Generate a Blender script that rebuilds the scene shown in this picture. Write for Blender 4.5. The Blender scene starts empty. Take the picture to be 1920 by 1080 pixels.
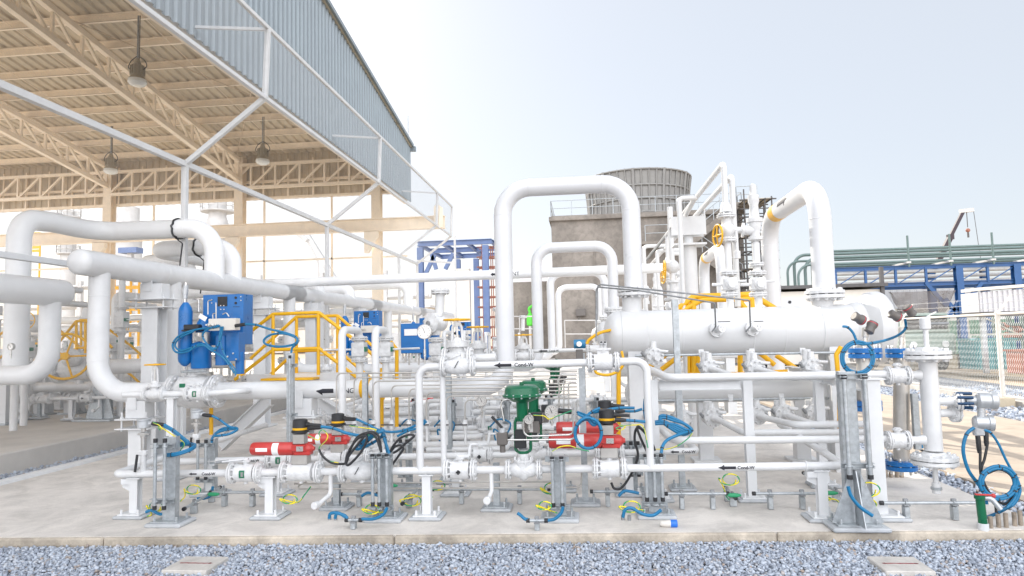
import bpy, bmesh, math, random
import numpy as np
from math import radians as RAD, sin, cos, pi, sqrt
from mathutils import Vector as V, Matrix

random.seed(7)
C = bpy.context.scene
COL = C.collection

# ---------------------------------------------------------------- camera
FPX = 1270.0                       # focal length in pixels of a 1920 wide picture
YAW, PIT, ROL, EYE = RAD(6.07), RAD(4.2), RAD(1.37), 1.6
Fw = V((-sin(YAW)*cos(PIT), cos(YAW)*cos(PIT), sin(PIT)))
_R0 = V((cos(YAW), sin(YAW), 0)); _U0 = _R0.cross(Fw)
Rt = _R0*cos(ROL) - _U0*sin(ROL); Up = _U0*cos(ROL) + _R0*sin(ROL)
cam = bpy.data.cameras.new('camera'); camo = bpy.data.objects.new('camera', cam); COL.objects.link(camo)
cam.sensor_width = 36; cam.lens = 36*FPX/1920; cam.clip_start = .05; cam.clip_end = 2000
camo.matrix_world = Matrix(((Rt.x, Up.x, -Fw.x, 0), (Rt.y, Up.y, -Fw.y, 0), (Rt.z, Up.z, -Fw.z, EYE), (0, 0, 0, 1)))
C.camera = camo

def ray(x, y): return Fw + Rt*((x-960)/FPX) + Up*((540-y)/FPX)
def at(x, y, Y):                    # the point at world depth Y seen at photo pixel x, y
    d = ray(x, y); return V((0, 0, EYE)) + d*(Y/d.y)
def gz(x, y, z=0.0):                # the point at height z
    d = ray(x, y); return V((0, 0, EYE)) + d*((z-EYE)/d.z)
def atx(x, y, X):                   # the point at world X
    d = ray(x, y); return V((0, 0, EYE)) + d*(X/d.x)

# ---------------------------------------------------------------- world, sun, exposure
SUN_AZ, SUN_EL = RAD(-35), RAD(31)     # azimuth from +Y, negative is to the left
w = bpy.data.worlds.new('World'); C.world = w; w.use_nodes = True
nt = w.node_tree; bg = nt.nodes['Background']
sky = nt.nodes.new('ShaderNodeTexSky'); sky.sky_type = 'NISHITA'; sky.sun_disc = False
sky.sun_elevation = SUN_EL; sky.sun_rotation = SUN_AZ
sky.air_density = 1.0; sky.dust_density = 1.2; sky.ozone_density = 1.0
hz = nt.nodes.new('ShaderNodeMix'); hz.data_type = 'RGBA'; hz.inputs[0].default_value = .91     # milky, humid air
nt.links.new(sky.outputs[0], hz.inputs[6]); hz.inputs[7].default_value = (1.50, 1.56, 1.65, 1)
# unseen white brightening added to the sky behind the camera, lights the fronts
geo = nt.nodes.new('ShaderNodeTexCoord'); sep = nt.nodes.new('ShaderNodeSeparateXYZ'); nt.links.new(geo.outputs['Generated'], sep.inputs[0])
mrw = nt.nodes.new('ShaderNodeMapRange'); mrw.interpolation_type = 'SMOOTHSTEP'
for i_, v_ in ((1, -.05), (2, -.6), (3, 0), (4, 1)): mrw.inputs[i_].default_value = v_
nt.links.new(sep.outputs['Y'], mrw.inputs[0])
sky_fill = nt.nodes.new('ShaderNodeMix'); sky_fill.data_type = 'RGBA'; sky_fill.inputs[7].default_value = (6.6, 6.7, 7.0, 1)
nt.links.new(mrw.outputs[0], sky_fill.inputs[0]); nt.links.new(hz.outputs[2], sky_fill.inputs[6])
nt.links.new(sky_fill.outputs[2], bg.inputs[0]); bg.inputs[1].default_value = .15
sl = bpy.data.lights.new('sun', 'SUN'); sl.energy = 2.0; sl.angle = RAD(.5); sl.color = (1, .93, .82)
so = bpy.data.objects.new('sun', sl); COL.objects.link(so)
sdir = V((sin(SUN_AZ)*cos(SUN_EL), cos(SUN_AZ)*cos(SUN_EL), sin(SUN_EL)))
so.rotation_euler = sdir.to_track_quat('Z', 'Y').to_euler()
C.view_settings.view_transform = 'Standard'; C.view_settings.look = 'None'
C.view_settings.exposure = 1.66; C.view_settings.gamma = 1
C.cycles.max_bounces = 8; C.cycles.transparent_max_bounces = 16
C.cycles.diffuse_bounces = 6

# ---------------------------------------------------------------- materials
def mat(name, col, rough=.5, metal=0.0, var=.08, scale=6.0, bump=0.0, bscale=60.0, col2=None, spec=.5, stain=0.0):
    m = bpy.data.materials.new(name); m.use_nodes = True
    n = m.node_tree.nodes; L = m.node_tree.links; p = n['Principled BSDF']
    p.inputs['Roughness'].default_value = rough; p.inputs['Metallic'].default_value = metal
    p.inputs['Specular IOR Level'].default_value = spec
    tc = n.new('ShaderNodeTexCoord'); no = n.new('ShaderNodeTexNoise')
    no.inputs['Scale'].default_value = scale; no.inputs['Detail'].default_value = 7; no.inputs['Roughness'].default_value = .65
    L.new(tc.outputs['Object'], no.inputs['Vector'])
    r = n.new('ShaderNodeValToRGB'); a = col2 if col2 else tuple(c*(1-var) for c in col)
    b = col if col2 else tuple(min(1, c*(1+var*.6)) for c in col)
    r.color_ramp.elements[0].color = (*a, 1); r.color_ramp.elements[1].color = (*b, 1)
    r.color_ramp.elements[0].position = .34; r.color_ramp.elements[1].position = .66
    L.new(no.outputs['Fac'], r.inputs['Fac']); L.new(r.outputs['Color'], p.inputs['Base Color'])
    if stain:                       # fine grain, blotches and a few dark drips
        src = r.outputs['Color']
        for sc_, lo_, a_, b_ in ((55, 1-stain*.5, .3, .7), (2.3, 1-stain, .38, .56), (.45, 1-stain*.7, .35, .6)):
            n2 = n.new('ShaderNodeTexNoise'); n2.inputs['Scale'].default_value = sc_; n2.inputs['Detail'].default_value = 8; n2.inputs['Roughness'].default_value = .7; n2.inputs['Distortion'].default_value = .6
            L.new(tc.outputs['Object'], n2.inputs['Vector']); m2 = n.new('ShaderNodeMapRange'); m2.inputs[1].default_value = a_; m2.inputs[2].default_value = b_; m2.inputs[3].default_value = lo_; m2.inputs[4].default_value = 1.04
            L.new(n2.outputs['Fac'], m2.inputs[0]); x2 = n.new('ShaderNodeMix'); x2.data_type = 'RGBA'; x2.blend_type = 'MULTIPLY'; x2.inputs[0].default_value = 1
            L.new(src, x2.inputs[6]); L.new(m2.outputs[0], x2.inputs[7]); src = x2.outputs[2]
        L.new(src, p.inputs['Base Color'])
    mr = n.new('ShaderNodeMapRange'); mr.inputs[3].default_value = max(.05, rough-.1); mr.inputs[4].default_value = min(1, rough+.12)
    L.new(no.outputs['Fac'], mr.inputs[0]); L.new(mr.outputs[0], p.inputs['Roughness'])
    if bump:
        nb = n.new('ShaderNodeTexNoise'); nb.inputs['Scale'].default_value = bscale; nb.inputs['Detail'].default_value = 5
        L.new(tc.outputs['Object'], nb.inputs['Vector'])
        bp = n.new('ShaderNodeBump'); bp.inputs['Strength'].default_value = bump; bp.inputs['Distance'].default_value = .02
        L.new(nb.outputs['Fac'], bp.inputs['Height']); L.new(bp.outputs['Normal'], p.inputs['Normal'])
    return m

M = dict(
    white=mat('white_paint', (.67, .675, .68), .30, 0, .07, 3, .05, 25),
    white2=mat('white_paint_steelwork', (.66, .67, .68), .42, 0, .07, 4),
    cast=mat('white_cast_paint', (.67, .675, .68), .4, 0, .14, 14, .25, 60),
    grey=mat('pale_grey_paint', (.83, .84, .85), .35, 0, .05, 3),
    galv=mat('galvanised_steel', (.44, .47, .49), .42, .55, .22, 22, .05),
    galvd=mat('weathered_galvanised_steel', (.30, .31, .32), .55, .4, .25, 18),
    steel=mat('stainless_steel', (.62, .61, .59), .28, .9, .08, 12),
    steelm=mat('brushed_stainless_chamber', (.52, .50, .47), .4, .8, .12, 6),
    dark=mat('dark_gasket', (.03, .03, .035), .6, 0, .2),
    black=mat('black_rubber', (.022, .023, .026), .5, 0, .3, 20),
    ink=mat('black_lettering', (.012, .012, .02), .5, 0, .1),
    yellow=mat('yellow_paint', (.78, .42, .006), .38, 0, .1, 5),
    yellowb=mat('yellow_insulation', (.85, .70, .02), .4, 0, .1, 8),
    greenb=mat('green_insulation', (.02, .30, .13), .4, 0, .15, 8),
    blue=mat('blue_paint', (.008, .14, .42), .3, 0, .12, 6),
    cable=mat('blue_cable_sheath', (.006, .16, .33), .35, 0, .12, 12),
    red=mat('red_paint', (.50, .045, .04), .3, 0, .12, 8),
    green=mat('dark_green_paint', (.004, .125, .055), .28, 0, .15, 8),
    tag=mat('green_tag_plate', (.01, .16, .08), .4, 0, .2, 40),
    label=mat('white_label', (.82, .82, .82), .4, 0, .05),
    beige=mat('beige_steel_paint', (.90, .79, .64), .5, 0, .08, 3),
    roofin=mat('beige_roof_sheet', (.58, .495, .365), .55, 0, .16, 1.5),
    sheet=mat('grey_blue_cladding', (.265, .31, .34), .4, .25, .10, 1.2),
    conc=mat('pad_concrete', (.70, .66, .615), .85, 0, .12, 1.1, .2, 45, stain=.16),
    concd=mat('raised_pad_concrete', (.60, .56, .51), .9, 0, .16, 1.0, .12, 40),
    road=mat('apron_concrete', (.46, .385, .31), .9, 0, .12, .6, .1, 30, stain=.12),
    slab=mat('cast_slab', (.60, .57, .53), .9, 0, .1, 5, .15, 60, stain=.15),
    kerb=mat('pad_edge_concrete', (.58, .51, .42), .9, 0, .3, 3, .3, 40, stain=.3),
    towerc=mat('tower_concrete', (.30, .27, .24), .9, 0, .3, .3, .1, 10, (.195, .175, .155), stain=.2),
    frp=mat('fan_stack_panel', (.27, .265, .255), .6, 0, .12, 2),
    grav=mat('gravel_stone', (.30, .33, .385), .8, 0, .5, 9, .3, 60, (.14, .155, .19)),
    grav2=mat('gravel_bed', (.26, .285, .33), .95, 0, .5, 45, .8, 90, (.07, .075, .09)),
    sand=mat('sandy_ground', (.44, .35, .25), .95, 0, .18, .4, .1, 20),
    bblue=mat('blue_steelwork', (.022, .095, .26), .4, 0, .12, 3),
    gpipe=mat('pale_green_pipe', (.14, .20, .19), .4, .1, .12, 3),
    bwall=mat('pale_building_wall', (.78, .73, .66), .8, 0, .06, 1),
    wsheet=mat('white_cladding', (.62, .62, .64), .5, .1, .06, 1),
    scaf=mat('scaffold_tube', (.12, .115, .115), .6, .3, .2, 3),
    rust=mat('red_oxide_steel', (.34, .14, .10), .6, 0, .2, 3),
    cgreen=mat('green_hoarding', (.17, .33, .24), .8, 0, .25, 1.2),
    teal=mat('teal_paint', (.10, .33, .35), .5, 0, .15, 2),
    lime=mat('bright_green_paint', (.10, .62, .05), .4, 0, .1, 3),
    pale=mat('pale_plant_steel', (.58, .57, .56), .6, 0, .15, .8),
    net=mat('dark_netting', (.10, .09, .085), .9, 0, .2, 4),
    tglass=mat('gauge_glass', (.75, .77, .76), .12, 0, .05),
    tgrey=mat('transmitter_grey', (.13, .118, .11), .45, 0, .1, 10),
    alu=mat('cast_aluminium', (.52, .54, .56), .4, .5, .12, 14),
    tblue=mat('transmitter_blue', (.02, .17, .33), .4, 0, .1, 10),
)

def screen_mat(name, col, pitch, cover, diag=False):
    """perforated sheet: a fine regular pattern of holes"""
    m = bpy.data.materials.new(name); m.use_nodes = True
    n = m.node_tree.nodes; L = m.node_tree.links; p = n['Principled BSDF']
    p.inputs['Base Color'].default_value = (*col, 1); p.inputs['Roughness'].default_value = .5
    tc = n.new('ShaderNodeTexCoord'); sp = n.new('ShaderNodeSeparateXYZ'); L.new(tc.outputs['Object'], sp.inputs[0])
    def math_(op, a, b=None):
        k = n.new('ShaderNodeMath'); k.operation = op
        for i, q in enumerate((a, b)):
            if q is None: continue
            if isinstance(q, (int, float)): k.inputs[i].default_value = q
            else: L.new(q, k.inputs[i])
        return k.outputs[0]
    u = math_('MULTIPLY', sp.outputs['Y'], 1/pitch); v = math_('MULTIPLY', sp.outputs['Z'], 1/pitch)
    if diag: u, v = math_('ADD', u, v), math_('SUBTRACT', u, v)
    a = math_('LESS_THAN', math_('FRACT', u), cover); b = math_('LESS_THAN', math_('FRACT', v), cover)
    f = math_('MAXIMUM', a, b)
    tr = n.new('ShaderNodeBsdfTransparent'); mx = n.new('ShaderNodeMixShader')
    L.new(f, mx.inputs[0]); L.new(tr.outputs[0], mx.inputs[1]); L.new(p.outputs[0], mx.inputs[2])
    L.new(mx.outputs[0], n['Material Output'].inputs['Surface'])
    return m
M['screen'] = screen_mat('perforated_screen', (.50, .52, .54), .02, .065, True)
M['screen2'] = screen_mat('dense_perforated_screen', (.42, .44, .46), .02, .17, True)
M['netv'] = screen_mat('shade_net', (.16, .14, .13), .03, .42)

M['plugb'] = mat('bright_blue_plastic', (.02, .16, .62), .35, 0, .05)
M['plugd'] = mat('dark_blue_coated_bolt', (.01, .05, .12), .35, .2, .1)
M['stub'] = mat('rusty_galvanised_pipe', (.36, .30, .24), .6, .3, .4, 12)
M['redp2'] = mat('red_seal', (.5, .06, .08), .4, 0, .1)
M['upipe'] = mat('gas_pipe_paint', (.66, .67, .69), .3, 0, .05, 3)
M['jbox'] = mat('cream_junction_box', (.66, .63, .58), .4, 0, .05)
M['vessel'] = mat('vessel_white_gloss', (.62, .625, .63), .32, 0, .05, 2.5)
M['redp'] = mat('dark_red_marker_paint', (.26, .012, .02), .7, 0, .3, 60)
M['lampm'] = mat('lamp_housing', (.36, .31, .22), .5, .2, .1, 5)
M['grout'] = mat('grey_grout', (.44, .46, .48), .8, 0, .15, 8, .1, 60)

M.update(pblue=mat('hazed_blue_steelwork', (.13, .19, .36), .5, 0, .12, 3), crane=mat('dark_crane_paint', (.04, .025, .035), .5, 0, .1), truck=mat('dark_green_truck_paint', (.30, .38, .33), .35, 0, .1), wirem=mat('zinc_wire', (.62, .62, .60), .5, .2, .1), bluep=mat('notice_blue', (.03, .08, .35), .5, 0, .3, 30))  # far blue lightened: haze and screen veil are put into its colour

# ---------------------------------------------------------------- mesh builder
def basis(d):
    d = d.normalized(); a = V((0, 0, 1)) if abs(d.z) < .95 else V((0, 1, 0))
    u = a.cross(d).normalized(); return u, d.cross(u)

def fillet(pts, R):
    pts = [V(p) for p in pts]
    if not R or len(pts) < 3: return pts
    out = [pts[0]]
    for i in range(1, len(pts)-1):
        a, b, c = pts[i-1], pts[i], pts[i+1]; u = (a-b); v = (c-b); lu, lv = u.length, v.length
        u /= lu; v /= lv; ang = u.angle(v, pi)
        if ang > 3.1: out.append(b); continue
        t = min(R/math.tan(ang/2), lu*.499, lv*.499); r = t*math.tan(ang/2)
        ctr = b + (u+v).normalized()*(r/sin(ang/2)); p0 = b+u*t; p1 = b+v*t; e0 = p0-ctr; e1 = p1-ctr
        tot = e0.angle(e1); k = max(3, int(tot/.2))
        for j in range(k+1):
            f = j/k; out.append(ctr + (e0*sin((1-f)*tot) + e1*sin(f*tot))/sin(tot))
    out.append(pts[-1]); return out

def spline(pts, k=6):
    P = [V(p) for p in pts]; P = [P[0]*2-P[1]] + P + [P[-1]*2-P[-2]]; out = []
    for i in range(1, len(P)-2):
        a, b, c, d = P[i-1:i+3]
        for j in range(k):
            t = j/k; out.append(.5*((2*b)+(c-a)*t+(2*a-5*b+4*c-d)*t*t+(3*b-a-3*c+d)*t**3))
    out.append(P[-2]); return out

class MB:
    def __init__(s, m='white'): s.v = []; s.f = []; s.m = []; s.sm = []; s.dm = m
    def add(s, vs, fs, m=None, smooth=False):
        o = len(s.v); s.v += [V(p) for p in vs]; m = m or s.dm
        for f in fs: s.f.append([i+o for i in f]); s.m.append(m); s.sm.append(smooth)
    def rings(s, rings, m=None, smooth=True, cap=True, closed=False):
        n = len(rings[0]); vs = [p for r in rings for p in r]; fs = []; k = len(rings)
        for i in range(k if closed else k-1):
            a = i*n; b = ((i+1) % k)*n
            for j in range(n): fs.append([a+j, a+(j+1) % n, b+(j+1) % n, b+j])
        s.add(vs, fs, m, smooth)
        if cap and not closed:
            s.add(rings[0], [list(range(n))[::-1]], m); s.add(rings[-1], [list(range(n))], m)
    def tube(s, pts, r, m=None, R=0, n=10, cap=True):
        P = fillet(pts, R); ds = []
        P = [p for i, p in enumerate(P) if i == 0 or (p-P[i-1]).length > 1e-5]
        for i in range(len(P)):
            a = P[max(0, i-1)]; b = P[min(len(P)-1, i+1)]; ds.append((b-a).normalized())
        u, v = basis(ds[0]); rings = []
        for i, p in enumerate(P):
            if i:
                u = (u - ds[i]*u.dot(ds[i]))
                u = u.normalized() if u.length > 1e-6 else basis(ds[i])[0]
                v = ds[i].cross(u)
            k = 1.0
            if 0 < i < len(P)-1:
                c = (P[i]-P[i-1]).normalized().dot((P[i+1]-P[i]).normalized()); k = 1/max(.5, sqrt(max(.01, (1+c)/2)))
            rings.append([p + (u*cos(2*pi*j/n) + v*sin(2*pi*j/n))*r*(k if R == 0 else 1) for j in range(n)])
        s.rings(rings, m, True, cap); return s
    def lathe(s, p, d, prof, m=None, n=20, smooth=True):
        p = V(p); d = V(d).normalized(); u, v = basis(d); prev = None
        # split the profile where it turns sharply so that edges stay crisp
        seg = [[prof[0]]]
        for i in range(1, len(prof)):
            seg[-1].append(prof[i])
            if i < len(prof)-1:
                a = V((prof[i][0]-prof[i-1][0], prof[i][1]-prof[i-1][1])); b = V((prof[i+1][0]-prof[i][0], prof[i+1][1]-prof[i][1]))
                if a.length > 1e-7 and b.length > 1e-7 and a.angle(b) > .6: seg.append([prof[i]])
        for sg in seg:
            s.rings([[p + d*t + (u*cos(2*pi*j/n) + v*sin(2*pi*j/n))*max(r, 1e-4) for j in range(n)] for t, r in sg], m, smooth, False)
        for (t, r), fl in ((prof[0], 1), (prof[-1], 0)):
            if r > 1e-3:
                q = [p + d*t + (u*cos(2*pi*j/n) + v*sin(2*pi*j/n))*r for j in range(n)]
                s.add(q, [list(range(n))[::-1] if fl else list(range(n))], m)
        return s
    def cyl(s, p, q, r, m=None, n=16, r2=None):
        p, q = V(p), V(q); L = (q-p).length; r2 = r if r2 is None else r2; c = min(r, r2, L)*.08
        return s.lathe(p, q-p, [(0, r-c), (c, r), (L-c, r2), (L, r2-c)], m, n)
    def frame(s, p, ex, ey, ez, size, m=None, b=0.0):
        p = V(p); sx, sy, sz = (q/2 for q in size); ex, ey, ez = V(ex), V(ey), V(ez)
        if b <= 0:
            vs = [p+ex*sx*i+ey*sy*j+ez*sz*k for i in (-1, 1) for j in (-1, 1) for k in (-1, 1)]
            s.add(vs, [[0, 1, 3, 2], [4, 6, 7, 5], [0, 4, 5, 1], [2, 3, 7, 6], [0, 2, 6, 4], [1, 5, 7, 3]], m); return s
        b = min(b, sx*.9, sy*.9, sz*.9); vs = []; ix = {}
        for i in (-1, 1):
            for j in (-1, 1):
                for k in (-1, 1):
                    for a in range(3):
                        q = [sx-b, sy-b, sz-b]; q[a] += b
                        ix[i, j, k, a] = len(vs); vs.append(p+ex*q[0]*i+ey*q[1]*j+ez*q[2]*k)
        fs = []
        for a in range(3):
            o = [x for x in range(3) if x != a]
            for sg in (-1, 1):
                f = []
                for x, y in ((-1, -1), (1, -1), (1, 1), (-1, 1)):
                    t = [0, 0, 0]; t[a] = sg; t[o[0]] = x; t[o[1]] = y; f.append(ix[(*t, a)])
                fs.append(f)
            for x in (-1, 1):
                for y in (-1, 1):
                    f = []
                    for sg, fa in ((-1, o[0]), (1, o[0]), (1, o[1]), (-1, o[1])):
                        t = [0, 0, 0]; t[a] = sg; t[o[0]] = x; t[o[1]] = y; f.append(ix[(*t, fa)])
                    fs.append(f)
        for i in (-1, 1):
            for j in (-1, 1):
                for k in (-1, 1): fs.append([ix[i, j, k, a] for a in range(3)])
        s.add(vs, fs, m); return s
    def box(s, c, size, m=None, b=0.0, rz=0.0):
        ex = V((cos(rz), sin(rz), 0)); ey = V((-sin(rz), cos(rz), 0)); return s.frame(c, ex, ey, (0, 0, 1), size, m, b)
    def bar(s, p, q, w, h, m=None, b=0.0, up=None):
        p, q = V(p), V(q); d = q-p; L = d.length; d /= L
        if up is None: up = V((0, 0, 1)) if abs(d.z) < .95 else V((0, 1, 0))
        x = d.cross(V(up)).normalized(); z = x.cross(d)
        return s.frame((p+q)/2, x, d, z, (w, L, h), m, b)
    def hbeam(s, p, q, w, h, t, m=None, up=None):
        p, q = V(p), V(q); d = (q-p).normalized()
        if up is None: up = V((0, 0, 1)) if abs(d.z) < .95 else V((0, 1, 0))
        x = d.cross(V(up)).normalized(); z = x.cross(d)
        L = (q-p).length; c = (p+q)/2
        for sg in (-1, 1): s.frame(c+z*sg*(h-t)/2, x, d, z, (w, L, t), m)
        s.frame(c, x, d, z, (t, L, h-2*t), m); return s
    def chan(s, p, q, w, h, t, m=None, up=None):
        p, q = V(p), V(q); d = (q-p).normalized()
        if up is None: up = V((0, 0, 1)) if abs(d.z) < .95 else V((0, 1, 0))
        x = d.cross(V(up)).normalized(); z = x.cross(d)
        L = (q-p).length; c = (p+q)/2
        s.frame(c+z*(h-t)/2, x, d, z, (w, L, t), m)
        for sg in (-1, 1): s.frame(c+x*sg*(w-t)/2-z*t/2, x, d, z, (t, L, h-t), m)
        return s
    def torus(s, c, ax, R, r, m=None, n=28, k=8):
        c = V(c); u, v = basis(V(ax)); a = V(ax).normalized(); rg = []
        for i in range(n):
            e = u*cos(2*pi*i/n) + v*sin(2*pi*i/n)
            rg.append([c + e*(R + r*cos(2*pi*j/k)) + a*r*sin(2*pi*j/k) for j in range(k)])
        s.rings(rg, m, True, False, True); return s
    def ball(s, c, r, m=None, n=14, sz=1.0):
        return s.lathe(V(c)-V((0, 0, r*sz)), (0, 0, 1), [(r*sz*(1-cos(pi*i/10)), r*sin(pi*i/10)) for i in range(11)], m, n)
    def bolts(s, c, ax, R, nb, r, L, m=None, ph=.3):
        c = V(c); u, v = basis(V(ax)); a = V(ax).normalized()
        for i in range(nb):
            q = c + (u*cos(2*pi*i/nb+ph) + v*sin(2*pi*i/nb+ph))*R
            s.lathe(q-a*L/2, a, [(0, r*.8), (L*.1, r), (L*.9, r), (L, r*.8)], m, 6, False)
        return s
    def flange(s, c, ax, R, th, nb=8, gap=.25, m=None):
        """a pair of bolted flanges with a dark gasket between them"""
        c = V(c); a = V(ax).normalized(); g = th*gap
        for sg in (-1, 1):
            s.lathe(c+a*sg*g/2, a*sg, [(0, R*.97), (th*.06, R), (th*.9, R), (th, R*.95), (th*1.02, R*.62), (th*1.9, R*.45)], m, 24)
        s.lathe(c-a*g/2, a, [(0, R*.86), (g, R*.86)], 'dark', 20)
        s.bolts(c, a, R*.8, nb, R*.105, th*3.3+g, m)
        return s
    def prism(s, poly, o, ex, ey, th, m=None):
        o, ex, ey = V(o), V(ex), V(ey); ez = ex.cross(ey).normalized(); n = len(poly)
        a = [o+ex*x+ey*y for x, y in poly]; b = [p+ez*th for p in a]
        s.add(a+b, [list(range(n))[::-1], list(range(n, 2*n))] + [[i, (i+1) % n, n+(i+1) % n, n+i] for i in range(n)], m); return s
    def build(s, name, parent=None, loc=None):
        me = bpy.data.meshes.new(name)
        o = V(parent['_loc']) if parent is not None and '_loc' in parent else (V(loc) if loc is not None else V((0, 0, 0)))
        me.from_pydata([tuple(p-o) for p in s.v], [], s.f)
        ms = list(dict.fromkeys(s.m)); ix = {k: i for i, k in enumerate(ms)}
        for k in ms: me.materials.append(M[k])
        me.polygons.foreach_set('material_index', [ix[k] for k in s.m])
        me.polygons.foreach_set('use_smooth', s.sm); me.update()
        ob = bpy.data.objects.new(name, me); COL.objects.link(ob)
        if parent is not None: ob.parent = parent
        ob.location = (0, 0, 0) if parent is not None else o
        ob['_loc'] = tuple(o); return ob

LABELS = {}
def tag(o, label=None, cat=None, group=None, kind=None):
    if label: o['label'] = label
    if cat: o['category'] = cat
    if group: o['group'] = group
    if kind: o['kind'] = kind
    return o
def thing(name, label, cat, loc, group=None):
    o = bpy.data.objects.new(name, None); o.empty_display_size = .1; COL.objects.link(o)
    o.location = V(loc); o['_loc'] = tuple(V(loc)); return tag(o, label, cat, group)
def single(name, mb, label, cat, group=None, loc=None):
    if loc is None:
        n = len(mb.v); loc = V((sum(p.x for p in mb.v)/n, sum(p.y for p in mb.v)/n, min(p.z for p in mb.v)))
    return tag(mb.build(name, None, loc), label, cat, group)
def struct(name, mb): return tag(mb.build(name), kind='structure')
def copy_tree(o, off, label=None, group=None, parent=None):
    c = o.copy(); COL.objects.link(c)
    if parent is None: c.location = o.location + V(off)
    else: c.parent = parent
    if label: c['label'] = label
    if group: c['group'] = group
    for ch in list(o.children): copy_tree(ch, off, None, None, c)
    return c

# lettering wrapped on a horizontal pipe: centre line through p along direction d, facing the camera side
def pipe_text(txt, p, d, r, h, name, parent, m='ink', turn=0.0, bold=.0):
    cu = bpy.data.curves.new('t', 'FONT'); cu.body = txt; cu.size = h*1.4; cu.align_x = 'LEFT'; cu.offset = bold
    cu.resolution_u = 3
    ob = bpy.data.objects.new('t', cu); COL.objects.link(ob); me = bpy.data.meshes.new_from_object(ob)
    bpy.data.objects.remove(ob); bpy.data.curves.remove(cu)
    bm = bmesh.new(); bm.from_mesh(me); bpy.data.meshes.remove(me)
    if r: bmesh.ops.subdivide_edges(bm, edges=[e for e in bm.edges if abs(e.verts[0].co.y-e.verts[1].co.y) > h*.2], cuts=3)
    wrap(bm, p, d, r, h, turn)
    mb = MB(m); bm.verts.ensure_lookup_table()
    mb.add([v.co for v in bm.verts], [[v.index for v in f.verts] for f in bm.faces]); bm.free()
    return mb.build(name, parent)
def wrap(bm, p, d, r, h, turn=0.0, side=1):
    p = V(p); d = V(d).normalized(); out = V((d.y, -d.x, 0)).normalized()*side; up = out.cross(d)*-1
    if up.z < 0: up = -up
    for i, v in enumerate(bm.verts):
        x, y = v.co.x, v.co.y-h/2
        if r: a = y/r + turn; v.co = p + d*x + out*(r+.0015)*cos(a) + up*(r+.0015)*sin(a)
        else: v.co = p + d*x + up*y + out*.002
    bm.verts.index_update()
def pipe_arrow(p, d, r, L, h, name, parent, m='ink', turn=0.0, side=1):
    """arrow pointing to -d, its tip at p"""
    bm = bmesh.new(); k = 6; hd = L*.36
    def strip(x0, x1, w0, w1):
        vs = [[bm.verts.new((x, h/2+wd*(j/k-.5), 0)) for j in range(k+1)] for x, wd in ((x0, w0), (x1, w1))]
        for j in range(k): bm.faces.new((vs[0][j], vs[1][j], vs[1][j+1], vs[0][j+1]))
    strip(0, hd, .001, h); strip(hd, L, h*.46, h*.46)
    wrap(bm, p, d, r, h, turn, side); mb = MB(m)
    mb.add([v.co for v in bm.verts], [[v.index for v in f.verts] for f in bm.faces]); bm.free()
    return mb.build(name, parent)

# ================================================================ SETTING
g = MB('sand'); g.add([(-900, -300, -.17), (900, -300, -.17), (900, 1500, -.17), (-900, 1500, -.17)], [[0, 1, 2, 3]]); struct('ground', g)
def fy(x): return 5.44 + (x+5)*.0495          # front edge line of the pad
pd = MB('conc')
pd.prism([(-7.0, fy(-7)), (3.62, fy(3.62)), (3.62, 60), (-7.0, 60)], (0, 0, -.3), (1, 0, 0), (0, 1, 0), .3, 'conc')
struct('concrete_pad', pd)
ke = MB('kerb'); xs = [-7.0, -4.1, -1.62, 1.47, 3.62]
for a, b in zip(xs, xs[1:]): ke.bar((a+.004, fy(a)-.022, -.064), (b-.004, fy(b)-.022, -.064), .045, .122, 'kerb', .012)
struct('pad_edge_kerb', ke)
ap = MB('road'); ap.prism([(3.98, 3), (7.3, 3), (7.3, 60), (3.98, 60)], (0, 0, -.2), (1, 0, 0), (0, 1, 0), .185, 'road'); struct('apron_road', ap)
rp = MB('concd'); rp.box((-19.5, 31, .0), (23, 56, .36), 'concd', .02); struct('raised_pad', rp)
gb = MB('grav2')
gb.add([(-30, -6, -.1), (3.95, -6, -.1), (3.95, 5.9, -.1), (-30, 5.9, -.1)], [[0, 1, 2, 3]])
gb.add([(-8.02, 5.9, -.15), (-7.02, 5.9, -.15), (-7.02, 40, -.15), (-8.02, 40, -.15)], [[0, 1, 2, 3]])
gb.add([(3.6, 5.85, -.06), (3.98, 5.85, -.06), (3.98, 40, -.06), (3.6, 40, -.06)], [[0, 1, 2, 3]])
gb.add([(7.3, 3, -.14), (12.4, 3, -.14), (12.4, 40, -.14), (7.3, 40, -.14)], [[0, 1, 2, 3]])
struct('gravel_bed', gb)

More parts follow.
